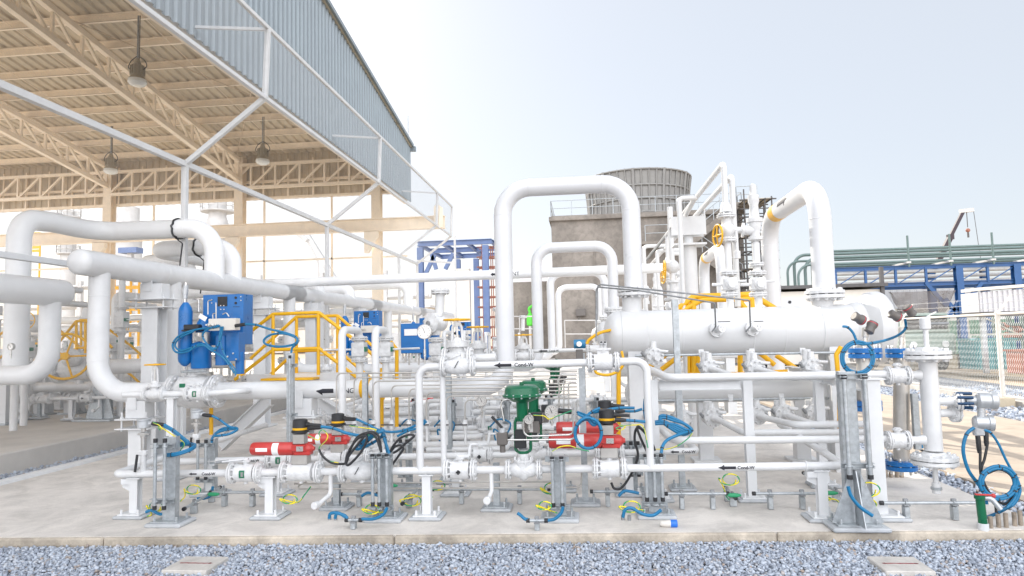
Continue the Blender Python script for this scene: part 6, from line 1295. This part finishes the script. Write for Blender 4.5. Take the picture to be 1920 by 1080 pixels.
for a, q_, lb in (((73, 735), (30, 790), 'left'), ((158, 730), (215, 790), 'right')):
    b = MB('white2'); b.hbeam(at(*a, 14), at(*q_, 14), .22, .22, .014, 'white2'); single('diagonal_brace', b, 'white diagonal brace behind the screen leaning %s' % lb, 'brace', 'braces behind the screen')
# a copy of the skid lines stands on the raised pad
pick = [o for o in TRAIN if o.get('category') in ('valve', 'pipe support', 'relief valve') or (o.get('group') in ('low condensate pipes', 'second line pipes', 'main gas pipes', 'inverted U vent pipes'))]
for o in pick:
    if o['label'].startswith(('longest', 'tallest', 'taller', 'shorter', 'second low white pipe marked Cond-W ending')): continue
    if o.location.x > -.3 : continue
    ws = o['label'].split()
    for off, wd in (((-8.6, 6.3, .2), ', on the raised pad in the shed'), ((-8.3, 12.1, .2), ', farther back on the raised pad'), ((-13.2, 10, .2), ', deep inside the open shed')):
        if wd[2] == 'd' and o.location.x < -3.2: continue
        copy_tree(o, off, ' '.join(ws[:9]).rstrip(',') + wd, (o.get('group') or 'lines') + ' in the shed')
for off, wd in (((-7.5, 4, .2), 'near'), ((-7.0, 9, .2), 'far')):
    copy_tree(yr1, off, 'yellow handrail of a crossover platform on the raised pad, %s one' % wd, 'yellow handrails in the shed')
for i, (x, y, Y, r, h) in enumerate(((-9.6, 0, 15.5, .11, 2.3), (-10.4, 0, 17, .16, 2.6), (-8.6, 0, 19, .13, 2.4), (-11.8, 0, 16, .12, 2.9), (-9.2, 0, 23, .16, 3.0), (-12.8, 0, 21, .14, 2.7))):
    pipe('%s white bent pipe rising and running back on the raised pad' % ('first', 'second', 'third', 'fourth', 'fifth', 'sixth')[i], [(x, Y, .18), (x, Y, h), (x-.0, Y+5, h)], r, fl=[((x, Y, 1.1), Z_), ((x, Y, 1.7), Z_)], group='bent pipes on the raised pad')
for i, (z, Y) in enumerate(((1.15, 15), (1.5, 18.5), (2.2, 20), (.8, 13.2), (2.7, 24))):
    pipe('%s white cross pipe running level through the shed' % ('lower front', 'middle', 'upper', 'lowest', 'rear')[i], [(-20, Y, z), (-8.2, Y, z)], .1+.02*(i % 3), fl=[((-9.5-i*.7, Y, z), X_), ((-12-i*.5, Y, z), X_)], group='cross pipes in the shed')


# ================================================================ BACKGROUND
# cooling tower
TY = 48; tl, tr_ = at(1033, 405, TY), at(1392, 400, TY); tz = tl.z
t = thing('cooling_tower', 'concrete cooling tower with ribbed round fan stack behind the looped pipes', 'cooling tower', ((tl.x+tr_.x)/2, TY+7, 0))
b = MB('towerc'); b.box(((tl.x+tr_.x)/2, TY+7, tz/2), (tr_.x-tl.x, 14, tz), 'towerc', .03); b.box(((tl.x+tr_.x)/2, TY+6.9, tz-.25), (tr_.x-tl.x+.3, 14.3, .3), 'towerc', .03); b.box((tl.x-1.6, TY+8, 2.9), (3.2, 10, 5.8), 'towerc', .03)
for i in range(4): b.box((tl.x+3+i*2.6, TY-.03, tz*.42), (.05, .1, tz*.8), 'towerc')
b.build('basin_wall', t)
fc = V((at(1194, 350, TY+7).x, TY+7, tz)); Rr = 97*(TY+7)/1270; zt = at(1194, 338, TY+7).z; b = MB('frp'); H_ = zt-tz
b.lathe((fc.x, fc.y, tz), Z_, [(H_*f_, Rr*g_) for f_, g_ in ((0, .965), (.15, .945), (.35, .935), (.6, .95), (.8, .97), (1, 1))]+[(H_, Rr*.97), (H_*.8, Rr*.94), (H_*.4, Rr*.9)], 'frp', 72); b.build('fan_stack', t)
b = MB('frp')
for i in range(44):
    a = 2*pi*i/44; e = V((cos(a), sin(a), 0)); P = [V((fc.x, fc.y, tz+H_*f_))+e*(Rr*g_+.05) for f_, g_ in ((0, .965), (.15, .945), (.35, .935), (.6, .95), (.8, .97), (1, 1))]; b.tube(P, .07 if i % 4 else .14, 'frp', n=4)
for f_, g_ in ((.15, .945), (.42, .937), (.68, .957), (.98, 1)): b.torus((fc.x, fc.y, tz+H_*f_), Z_, Rr*g_+.06, .07, 'frp', 72, 5)
b.build('stack_ribs', t)
def railing(parent, P, h=1.1, sp=1.4, r=.028, m='galv', name='railing'):
    b = MB(m)
    for p, q in zip(P, P[1:]):
        p, q = V(p), V(q)
        for k in (h, h*.5): b.tube([p+Z_*k, q+Z_*k], r, m, n=5)
        n = max(1, int((q-p).length/sp))
        for i in range(n+1): g = p+(q-p)*i/n; b.tube([g, g+Z_*h], r, m, n=5)
    return b.build(name, parent)
railing(t, [(tl.x, TY+13, tz), (tl.x, TY+.1, tz), (tr_.x, TY+.1, tz), (tr_.x, TY+8, tz)])
b = MB('towerc')
def flight(x0, z0, x1, z1):
    n = 14
    for i in range(n): f_ = (i+.5)/n; b.box((x0+(x1-x0)*f_, TY-.75, z0+(z1-z0)*f_-.1), (abs(x1-x0)/n*1.05, 1.4, .25), 'towerc')
    b.bar((x0, TY-1.5, z0-.2), (x1, TY-1.5, z1-.2), .15, .45, 'towerc')
pa, pb, pc, pd_ = at(1372, 388, TY), at(1290, 455, TY), at(1310, 478, TY), at(1384, 530, TY)
flight(pb.x, pb.z, pa.x, pa.z); flight(pc.x, pc.z, pd_.x, pd_.z); b.box((at(1245, 462, TY).x, TY-.8, pb.z-.1), (3.4, 1.6, .2), 'towerc'); b.box((at(1392, 388, TY).x, TY-.8, pa.z-.1), (2.2, 1.6, .25), 'towerc'); b.build('stair', t)
railing(t, [(at(1207, 462, TY).x, TY-1.5, pb.z), (pb.x, TY-1.5, pb.z), (pa.x, TY-1.5, pa.z), (at(1410, 388, TY).x, TY-1.5, pa.z)], name='stair_railing'); railing(t, [(pc.x, TY-1.55, pc.z), (pd_.x, TY-1.55, pd_.z)], name='stair_railing')
def scaffold(label, x0, x1, y0, y1, z1, nx, nz, ny=2, m='scaf', r=.035, plank=True):
    t = thing('scaffolding', label, 'scaffolding', ((x0+x1)/2, (y0+y1)/2, 0), 'scaffolding'); b = MB(m); X = [x0+(x1-x0)*i/nx for i in range(nx+1)]; Yv = [y0+(y1-y0)*i/(ny-1) for i in range(ny)]
    for x in X:
        for y in Yv: b.tube([(x, y, 0), (x, y, z1+random.uniform(0, .8))], r, m, n=5)
    for k in range(1, nz+1):
        z = z1*k/nz
        for y in Yv: b.tube([(x0-.3, y, z), (x1+.3, y, z)], r, m, n=5); b.tube([(x0-.3, y, z-.6), (x1+.3, y, z-.6)], r*.8, m, n=5)
        for x in X: b.tube([(x, y0-.2, z), (x, y1+.2, z)], r, m, n=5)
        i = k % nx; b.tube([(X[i], y0, z-z1/nz), (X[i+1] if i+1 <= nx else X[0], y0, z)], r, m, n=5)
    b.build('tubes', t)
    if plank:
        for k in range(1, nz+1, 2): b = MB('slab'); b.box(((x0+x1)/2, (y0+y1)/2, z1*k/nz+.05), (abs(x1-x0), abs(y1-y0), .05), 'roofin'); b.build('platform', t)
q = at(1388, 372, 46); q_ = at(1440, 400, 46); scaffold('dark tube scaffolding beside the cooling tower stairs', q.x, q_.x, 45, 47, q.z-.3, 4, 9, r=.05)
q = at(906, 465, 38); q_ = at(922, 465, 38); scaffold('red oxide ladder scaffolding by the blue frame', q.x, q_.x, 37.5, 38.3, q.z, 1, 12, 2, 'rust', .03, False)
q = at(977, 560, 60); q_ = at(990, 560, 60); scaffold('pale far scaffolding beneath the white arched roof', q.x, q_.x, 60, 61, q.z, 1, 9, 2, 'rust', .03, False)
# blue steel frame behind the screen
BYY = 36; t = thing('steel_portal', 'blue steel portal frame with roof plates behind the screen end', 'steel frame', at(850, 630, BYY)); zt = at(850, 462, BYY).z
for x, dy in ((790, 0), (822, 6), (913, 0), (862, 6)): p = at(x, 600, BYY); b = MB('pblue'); b.hbeam((p.x, BYY+dy, 0), (p.x, BYY+dy, zt), .32, .32, .03, 'pblue', (0, 1, 0)); b.build('column', t)
x0, x1 = at(784, 460, BYY).x, at(922, 460, BYY).x
for dy in (0, 3, 6): b = MB('pblue'); b.hbeam((x0, BYY+dy, zt+.2), (x1, BYY+dy, zt+.2), .2, .28, .03, 'pblue'); b.build('roof_beam', t)
for f_ in (0, .33, .66, 1): b = MB('pblue'); b.hbeam((x0+(x1-x0)*f_, BYY, zt+.2), (x0+(x1-x0)*f_, BYY+6.5, zt+.2), .15, .2, .03, 'pblue'); b.build('cross_beam', t)
b = MB('pblue')
for p_, q_ in ((at(808, 472, BYY), at(818, 505, BYY)), (at(835, 505, BYY), at(850, 475, BYY)), (at(795, 520, BYY), at(815, 478, BYY))): b.bar(p_, q_, .2, .2, 'pblue')
b.build('knee_brace', t)
b = MB('bwall'); p = at(870, 620, 42); b.box((p.x, 42, p.z+1.6), (.9, .5, 4.6), 'bwall', .02); single('pale_duct', b, 'pale upright duct beyond the blue frame', 'duct')
# far halls and items at centre
t = thing('arched_hall', 'white arched-roof hall far behind the looped pipes', 'hall', at(1000, 640, 75)); q = at(1075, 640, 75); Rh = 75*110/1270; b = MB('wsheet'); n = 20; hz0 = at(1000, 560, 75).z
vs = []; 
for y in (75, 110): vs += [V((q.x-Rh*cos(pi*i/n), y, hz0+Rh*.75*sin(pi*i/n))) for i in range(n+1)]
b.add(vs, [[i, i+1, n+2+i, n+1+i] for i in range(n)], 'wsheet', True); b.add([vs[i] for i in range(n+1)], [list(range(n+1))], 'wsheet'); b.box((q.x, 92.5, hz0/2), (2*Rh, 35, hz0), 'wsheet'); b.build('hall_shell', t)
for y in range(80, 110, 6): b = MB('pale'); b.tube([V((q.x-(Rh+.05)*cos(pi*i/n), y, hz0+(Rh+.05)*.75*sin(pi*i/n))) for i in range(n+1)], .12, 'pale', n=4); b.build('roof_rib', t)
q = at(978, 560, 52); b = MB('bblue'); b.frame(q, X_, V((0, .8, .6)), V((0, -.6, .8)), (1.6, 1.6, .1), 'bblue'); b.bar(q-Z_*.2+X_*.7, V((q.x+.7, q.y, 0)), .2, .2, 'bblue'); b.bar(q-Z_*.2-X_*.7, V((q.x-.7, q.y, 0)), .2, .2, 'bblue'); single('blue_awning', b, 'small blue awning on posts between the looped pipes', 'awning')
q = at(994, 596, 50); b = MB('lime'); b.lathe(q-Z_*.6, Z_, [(0, .15), (.1, .27), (.7, .27), (.9, .15), (1.0, .08)], 'lime', 16); b.cyl(q-Z_*.4, V((q.x, q.y, 0)), .12, 'pale', 10); b.tube([q+Z_*.4, q+V((-.1, 0, .7)), q+V((.2, 0, .9))], .1, 'lime', .15, 10); single('green_drum', b, 'bright green vessel between the looped pipes', 'vessel')
# railing & pipework in front of the tower foot
t = thing('walkway_rail', 'grey handrails along the foot of the cooling tower', 'handrail', at(1085, 655, 40)); railing(t, [at(1060, 652, 40), at(1118, 652, 40)], 1.6, 1, .035, 'pale'); railing(t, [at(940, 640, 38), at(1010, 640, 38)], 1.4, 1, .035, 'pale')
q = at(1089, 586, 47.8); b = MB('pale'); b.box(q, (.7, .4, .5), 'tgrey', .03); b.bar(q-Z_*.2, q-Z_*.5-X_*.2, .1, .1, 'tgrey'); single('flood_light', b, 'grey floodlight fixed on the tower wall', 'lamp')
# cranes
q0, q1 = at(1762, 484, 70), at(1806, 396, 70); t = thing('crane', 'dark telescopic crane boom with hook rising beyond the pipe rack', 'crane', V((q0.x-3.5, 70, 0)))
b = MB('crane'); qm = q0+(q1-q0)*.45; b.bar(q0-(q1-q0)*.9, qm, .42, .45, 'crane'); b.bar(qm, q1, .27, .3, 'crane'); b.box(qm, (.5, .5, .5), 'crane'); b.build('boom', t); b = MB('pale'); b.bar(q1-X_*.3, q1+X_*.9+Z_*.1, .4, .35, 'pale'); b.build('boom_head', t)
b = MB('scaf'); b.tube([q1+X_*.3, q1+X_*.3-Z_*1.6], .04, 'scaf', n=5); b.ball(q1+X_*.3-Z_*1.9, .2, 'rust'); b.tube([q1+X_*.3-Z_*2.1, q1+X_*.3-Z_*2.6], .1, 'scaf', n=6); b.build('hook_block', t); b = MB('scaf'); b.tube([q1+X_*.95, V((q1.x+1.6, 70, 3))], .03, 'scaf', n=4); b.build('hoist_rope', t)
b = MB('bblue'); b.box((q0.x-3.5, 70, 1.6), (5, 2.5, 1.8), 'bblue', .05); b.build('carrier', t)
for x in (-5.2, -3.6, -1.9): b = MB('black'); b.cyl((q0.x+x, 68.6, .6), (q0.x+x, 69.2, .6), .6, 'black', 18); b.build('wheel', t)
M_ = None
q0, q1 = at(640, 545, 60), at(573, 438, 60); t = thing('crane', 'grey crane boom seen through the screen beside a lamp head', 'crane', V((q0.x+2, 60, 0))); b = MB('pale'); b.bar(q0+(q0-q1)*.9, q1, .55, .55, 'pale'); b.build('boom', t); b = MB('pale'); p = V((at(640, 700, 60).x+4, 60, 1.5)); b.box(p, (4, 2.5, 1.6), 'pale', .05); b.build('carrier', t)
q = at(568, 445, 40); t = thing('street_lamp', 'tall floodlight pole seen through the screen', 'lamp', V((at(597, 700, 40).x, 40, 0))); b = MB('pale'); b.tube([V((at(597, 600, 40).x, 40, 0)), at(597, 492, 40), at(574, 446, 40)], .06, 'pale', .3, 8); b.build('pole', t); b = MB('pale'); b.frame(q, V((.8, 0, -.6)), Y_, V((.6, 0, .8)), (.8, .4, .25), 'pale', .03); b.build('lamp_head', t)

# far refinery through the shed
def far_tower(label, x, ytop, Y, r, m='pale', decks=(.6, .8)):
    p = at(x, ytop, Y); t = thing('process_tower', label, 'process tower', (p.x, Y, 0), 'far process towers'); b = MB(m); b.lathe((p.x, Y, 0), Z_, [(0, r), (p.z*.86, r), (p.z*.9, r*.8), (p.z, r*.8), (p.z, 0.01)], m, 20); b.build('shell', t)
    for d in decks: b = MB('pale'); b.lathe((p.x, Y, p.z*d), Z_, [(0, r*1.5), (.2, r*1.5)], 'pale', 20); railing(None, [(p.x+r*1.5*cos(a), Y+r*1.5*sin(a), p.z*d+.2) for a in np.linspace(0, 6.283, 13)], 1.2, 3, .06, 'pale').parent = t; b.build('deck', t)
    for ch in t.children:
        if ch.name.startswith('railing'): ch.location = -t.location
far_tower('pale far tower with wide round platforms, seen under the shed', 408, 378, 90, 1.5, 'pale', (.76, .93))
far_tower('pale far tower behind the shed columns at left', 240, 390, 95, 2.0, 'pale', (.8,)); far_tower('pale far tower near the left edge with railed decks', 130, 395, 100, 1.1, 'pale', (.7, .95)); far_tower('slim pale far tower beyond the left columns', 330, 470, 90, 1.6, 'pale', (.9,))
t = thing('pipe_bridge', 'pale far pipe bridge running across behind the shed', 'pipe bridge', at(200, 640, 60))
for z in (3, 4.2, 5.6, 7.5):
    b = MB('pale')
    for dy in (0, 1.2): b.tube([(-60, 60+dy, z), (-14, 60+dy, z+.0)], .22 if dy else .14, 'pale', n=8)
    b.build('pipe', t)
for x in range(-60, -12, 6): b = MB('pale'); b.box((x, 60, 4), (.4, .4, 8), 'pale'); b.build('pier', t)
b = MB('bblue'); p = at(245, 470, 58); b.box(p, (1.8, 1, .5), 'pblue'); b.bar(p, V((p.x, 58, 0)), .4, .4, 'pale'); single('blue_hut', b, 'small dark blue cabin high among the far pale pipework', 'cabin')
for x0, y0, x1, y1, Y, lb in ((215, 520, 260, 620, 30, 'right'), (20, 440, 75, 470, 40, 'left')):
    a, q = at(x0, y0, Y), at(x1, y1, Y); t = thing('yellow_tower', 'yellow railed access tower far behind the screen at %s' % lb, 'access tower', (a.x, Y, 0), 'far yellow access towers'); b = MB('yellow')
    for x in np.linspace(a.x, q.x, 4): b.tube([(x, Y, 0), (x, Y, a.z)], .06, 'yellow', n=5)
    b.build('upright', t)
    for z in np.linspace(q.z, a.z, 6): b = MB('yellow'); b.bar((a.x, Y, z), (q.x, Y, z), .08, .16, 'yellow'); b.build('rail', t)
t = thing('far_building', 'long pale plant building far behind the skids', 'building', at(600, 640, 110)); b = MB('bwall'); b.box((-48, 116, 3.5), (44, 10, 7), 'bwall'); b.build('wall', t); b = MB('wsheet'); b.box((-48, 116, 7.2), (45, 11, .4), 'wsheet'); b.build('roof', t)
for x in np.linspace(-66, -30, 8): b = MB('tgrey'); b.box((x, 110.95, 4), (2.2, .12, 1.5), 'tgrey'); b.build('window', t)

# ---------------------------------------------------------------- right-hand side
KY = 40; t = thing('pipe_rack', 'blue steel pipe rack carrying pale green pipes across the right side', 'pipe rack', at(1800, 680, KY)); xl0, xr0 = at(1490, 500, KY).x, 40
zc, zb_ = at(1750, 500, KY).z, at(1750, 532, KY).z
for dy in (0, 3):
    for z in (zc, zb_): b = MB('bblue'); b.hbeam((xl0+2.2, KY+dy, z), (xr0, KY+dy, z), .18, .22, .03, 'bblue'); b.build('chord', t)
    n = 16 if dy == 0 else 0
    for i in range(n+1 if n else 0):
        x = xl0+2.2+(xr0-xl0-2.2)*i/n; b = MB('bblue'); b.hbeam((x, KY+dy, zb_), (x, KY+dy, zc), .12, .12, .02, 'bblue'); 
        if i < n: b.bar((x, KY+dy, zb_), (x+(xr0-xl0-2.2)/n, KY+dy, zc), .05, .05, 'bblue')
        b.build('web', t)
for x_ in (1803, 1912):
    p = at(x_, 600, KY)
    for dy in (0, 3): b = MB('bblue'); b.hbeam((p.x, KY+dy, 0), (p.x, KY+dy, zc), .36, .36, .035, 'bblue', (0, 1, 0)); b.build('column', t)
for a, q in (((1735, 530), (1775, 575)), ((1772, 560), (1803, 600)), ((1803, 560), (1772, 600)), ((1840, 530), (1806, 575))): b = MB('bblue'); b.bar(at(*a, KY), at(*q, KY), .2, .2, 'bblue'); b.build('brace', t)
for i in range(6):
    z = zc+.35+.42*(i % 3); y = KY+.1+.5*i; e = xl0+.2+.55*(i % 4); b = MB('gpipe'); b.tube([(e, y, zb_-.2), (e, y, z), (xr0, y, z)], .07+.02*(i % 2), 'gpipe', .7, 10); b.build('pipe', t)
for z, y in ((zb_+.5, KY+1), (zb_+.25, KY+2), (zb_+.85, KY+1.8)): b = MB('pale'); b.tube([(xl0+2.4, y, z), (xr0, y, z)], .1, 'pale', n=8); b.build('pipe', t)
for i in range(12): x = xl0+6+i*2.2; b = MB('pale'); b.tube([(x, KY-.4, zc), (x, KY-.4, zc+1.75)], .06, 'gpipe', n=5); b.box((x, KY+1.5, zc+.25), (.15, 4, .1), 'pale'); b.build('pipe_shoe', t)
b = MB('netv'); nx = 16; a, q = at(1668, 548, KY-1), at(1790, 545, KY-1); vs = []
for j in range(7):
    for i in range(nx+1): f_ = i/nx; dp = (1.25*sin(pi*f_)**.8)*(j/6); vs.append(V((a.x+(q.x-a.x)*f_, KY-1+.15*sin(i*1.3+j), a.z-dp*1.25-.1*j*(1-abs(2*f_-1)))))
b.add(vs, [[j*(nx+1)+i, j*(nx+1)+i+1, (j+1)*(nx+1)+i+1, (j+1)*(nx+1)+i] for j in range(6) for i in range(nx)], 'netv', True); single('shade_net', b, 'dark netting sagging beneath the blue pipe rack', 'net')
t = thing('white_hall', 'low white plant hall with dark trim behind the right-hand vessel end', 'building', at(1550, 600, 34)); a, q = at(1432, 522, 34), at(1652, 534, 34); b = MB('bwall'); b.box(((a.x+q.x)/2, 37, q.z/2-.1), (q.x-a.x, 6, q.z-.2), 'bwall'); b.build('wall', t); b = MB('scaf'); b.box(((a.x+q.x)/2, 36.9, q.z), (q.x-a.x+.4, 6.4, .16), 'scaf'); b.box((q.x, 33.9, q.z/2+.4), (.16, .16, q.z+.9), 'scaf'); b.build('trim', t)
t = thing('clad_building', 'cream building with grey cladding band under the pipe rack', 'building', at(1740, 610, 46)); a, q = at(1650, 545, 46), at(1830, 575, 46); b = MB('bwall'); b.box(((a.x+q.x)/2, 50, q.z/2), (q.x-a.x, 8, q.z), 'bwall'); b.build('wall', t)
b = MB('wsheet'); corr(b, [(0, 0, q.z), (0, 0, a.z)], (a.x, 45.9, 0), (q.x, 45.9, 0), None, .4, .06, 'wsheet', (0, -1, 0)); b.build('cladding', t); b = MB('scaf'); p = at(1697, 590, 45.95); b.box(p, (.9, .08, 1.6), 'tgrey'); b.build('window', t)
t = thing('site_cabin', 'white corrugated cabin with sloping roof at the right edge', 'cabin', at(1900, 640, 24)); a, q = at(1836, 548, 24), at(1836, 585, 24); b = MB('wsheet'); corr(b, lambda p: [(0, 0, q.z), (0, 0, a.z+(p.x-a.x)*.05)], (a.x, 24, 0), (a.x+7, 24, 0), None, .16, .05, 'wsheet', (0, -1, 0)); b.box((a.x+3.5, 24.6, (q.z+a.z)/2), (7, 1.05, a.z-q.z), 'wsheet'); b.build('wall', t)
b = MB('bwall'); b.bar((a.x-.05, 24.45, a.z+.1), (a.x+7, 24.45, a.z+.45), 1.1, .1, 'bwall'); b.box((a.x+3.5, 24.55, q.z-.08), (7.1, 1.2, .14), 'tgrey'); b.build('roof', t)
for dx in (.2, 3.4, 6.6): b = MB('galv'); b.box((a.x+dx, 24.3, q.z/2), (.14, .14, q.z-.1), 'galv'); b.build('leg', t)
# hoarding, bins and machines behind the fence
t = thing('green_hoarding', 'green netted hoarding standing behind the chain-link fence', 'hoarding', at(1760, 655, 43)); b = MB('cgreen'); a, q = at(1690, 625, 43), at(1832, 690, 43); corr(b, [(0, 0, 0), (0, 0, 2.0)], (a.x-3, 43, 0), (q.x+9, 43, 0), None, .25, .03, 'cgreen', (0, -1, 0)); b.build('panel', t)
for i in range(8): b = MB('galv'); b.box((a.x-2.9+i*2.4, 43.15, 1.0), (.1, .1, 2.0), 'galv'); b.build('post', t)
b = MB('teal'); p = at(1852, 680, 25.5); b.box((p.x, 25.5, .62), (1.3, 1.1, 1.0), 'teal', .03)
for i in range(5): b.box((p.x-.55+i*.27, 24.93, .62), (.06, .05, .9), 'teal')
b.box((p.x, 25.5, 1.15), (1.4, 1.2, .08), 'teal', .02); single('teal_bin', b, 'bright teal metal bin behind the gate at right', 'bin')
for i, (x, y) in enumerate(((1880, 612), (1886, 630), (1905, 618))): a = at(x, y, 27); b = MB('rust'); b.cyl(a, a+V((5, .6, 0)), .1, 'rust', 12); b.lathe(a, V((1, .12, 0)), [(0, .15), (.06, .15)], 'rust', 12); single('red_pipe', b, '%s red oxide pipe stored behind the fence at right' % ('upper', 'lower', 'rear')[i], 'pipe', 'red pipes behind the fence')
t = thing('storage_rack', 'pale green storage rack behind the fence at the right edge', 'rack', at(1900, 690, 27))
for i in range(4): p = at(1872+i*26, 690, 27); b = MB('cgreen'); b.box((p.x, 27, 1.0), (.14, .14, 2.0), 'gpipe'); b.build('upright', t)
for z in (.5, 1.1, 1.65): p = at(1872, 690, 27); b = MB('cgreen'); b.box((p.x+1.8, 27, z), (3.8, .12, .12), 'gpipe'); b.build('shelf_bar', t)
b = MB('rust'); p = at(1932, 672, 23); b.box((p.x, 23, .45), (1, .8, .7), 'rust', .03); b.box((p.x, 23, .82), (1.1, .9, .06), 'rust'); single('red_crate', b, 'rust red crate on the ground near the right edge', 'crate')
t = thing('parked_truck', 'dark green truck parked behind the fence beside the standpipe', 'truck', at(1728, 690, 27)); a = at(1728, 650, 27); b = MB('truck'); b.box((a.x-.1, 28.2, 1.0), (1.9, 4, .8), 'truck', .08); b.box((a.x-.1, 27.2, 1.75), (1.8, 1.6, .8), 'truck', .12); b.build('body', t); b = MB('dark'); b.box((a.x-.1, 26.38, 1.8), (1.5, .04, .5), 'dark', .01); b.build('windscreen', t)
for dx in (-.8, .6):
    for dy in (26.9, 29.4): b = MB('black'); b.cyl((a.x-.1+dx, dy, .42), (a.x+.1+dx, dy, .42), .4, 'black', 18); b.build('wheel', t)
for dx in (-.65, .45): b = MB('label'); b.cyl((a.x+dx, 26.2, 1.0), (a.x+dx, 26.15, 1.0), .12, 'label', 12); b.build('headlight', t)
for i, (x, y) in enumerate(((1780, 672), (1806, 672), (1726, 690))): p = at(x, y, 28); b = MB('roofin'); b.box((p.x, 28, .25), (.7, .5, .5), 'roofin', .02); b.box((p.x, 28, .53), (.76, .56, .05), 'roofin'); single('crate', b, '%s pale box on the sand behind the fence' % ('left', 'right', 'low')[i], 'crate', 'pale boxes behind the fence')

# chain link fence
FX = 9.18; FZ = 1.87; t = thing('chain_link_fence', 'long chain-link fence with pale posts and barbed wire at right', 'fence', (FX, 18, -.15)); y0, y1 = 9.5, 27.0
b = MB('white2'); b.cyl((FX, y0, FZ), (FX, y1, FZ), .03, 'bwall', 10); b.build('top_rail', t); b = MB('white2'); b.cyl((FX, y0, .06), (FX, y1, .06), .022, 'bwall', 10); b.build('bottom_rail', t)
b = MB('slab'); b.box((FX+.05, 18, -.08), (.3, 17.5, .16), 'slab'); b.build('footing', t)
yf = atx(1870, 590, FX).y
for y in (yf-4.6, yf, yf+4.6, yf+9.2):
    b = MB('bwall'); b.cyl((FX, y, -.1), (FX, y, FZ+.02), .05, 'bwall', 14); b.ball((FX, y, FZ+.02), .055, 'bwall', 10); b.build('post', t); b = MB('bwall'); b.bar((FX, y, FZ), (FX+.32, y, FZ+.42), .05, .03, 'bwall'); b.build('outrigger', t)
b = MB('galv')
for k in (.3, .65, 1):
    P = [V((FX+.32*k, y, FZ+.42*k-.03*sin((y-yf)/4.6*pi)**2)) for y in np.arange(y0, y1, .75)]; b.tube(P, .006, 'pale', n=3)
    for p in P[::1]: b.bar(p-Z_*.03+X_*.02, p+Z_*.03-X_*.02, .006, .006, 'pale')
b.build('barbed_wire', t)
b = MB('wirem'); s_ = .065; n = int((y1-y0)/s_); m_ = int((FZ-.06)/s_)
for i in range(n):                      # zigzag wires, three-sided
    yy = y0+i*s_; P = [V((FX+(.008 if j % 2 else -.008), yy+(s_ if (j+0) % 2 else 0), .06+j*s_)) for j in range(m_+1)]; rr = .005; o = len(b.v)
    for p in P: b.v += [p+V((rr, 0, 0)), p+V((-rr*.5, rr*.87, 0)), p+V((-rr*.5, -rr*.87, 0))]
    for j in range(m_):
        for k in range(3): b.f.append([o+j*3+k, o+j*3+(k+1) % 3, o+j*3+3+(k+1) % 3, o+j*3+3+k]); b.m.append('wirem'); b.sm.append(False)
b.build('wire_mesh', t)
# gate and notice
gy = 25.5; t = thing('fence_gate', 'galvanised mesh gate with a blue and white notice behind the fence', 'gate', at(1845, 690, gy)); a, q = at(1817, 628, gy), at(1862, 690, gy)
b = MB('white2'); b.tube([(a.x, gy, .12), (a.x, gy, a.z+.6), ], .035, 'bwall', n=8); b.tube([(a.x+.05, gy, .15), (a.x+.05, gy, a.z), (a.x+2.6, gy, a.z), (a.x+2.6, gy, .15), (a.x+.05, gy, .15)], .025, 'bwall', n=8); b.tube([(a.x+1, gy, .15), (a.x+1, gy, a.z)], .02, 'bwall', n=8); b.tube([(a.x+1, gy, .95), (a.x+2.6, gy, .15)], .02, 'bwall', n=8); b.tube([(a.x, gy, a.z+.9), (a.x+1.6, gy, a.z)], .025, 'bwall', n=8); b.build('gate_frame', t)
a, q = at(1820, 633, gy-.08), at(1832, 657, gy-.08); b = MB('label'); b.box(((a.x+q.x)/2, gy-.08, (a.z+q.z)/2), (q.x-a.x, .02, a.z-q.z), 'label'); b.build('notice', t); b = MB('bluep'); b.box(((a.x+q.x)/2, gy-.095, (a.z+q.z)/2-.02), ((q.x-a.x)*.85, .012, (a.z-q.z)*.62), 'bluep'); b.build('notice_panel', t)
b = MB('roofin'); p = gz(1882, 752); b.box(V((p.x, p.y, -.03)), (.35, .22, .2), 'roofin', .015); single('concrete_block', b, 'pale block at the foot of the fence post', 'block')
for o in list(bpy.data.objects):
    if '_loc' in o: del o['_loc']
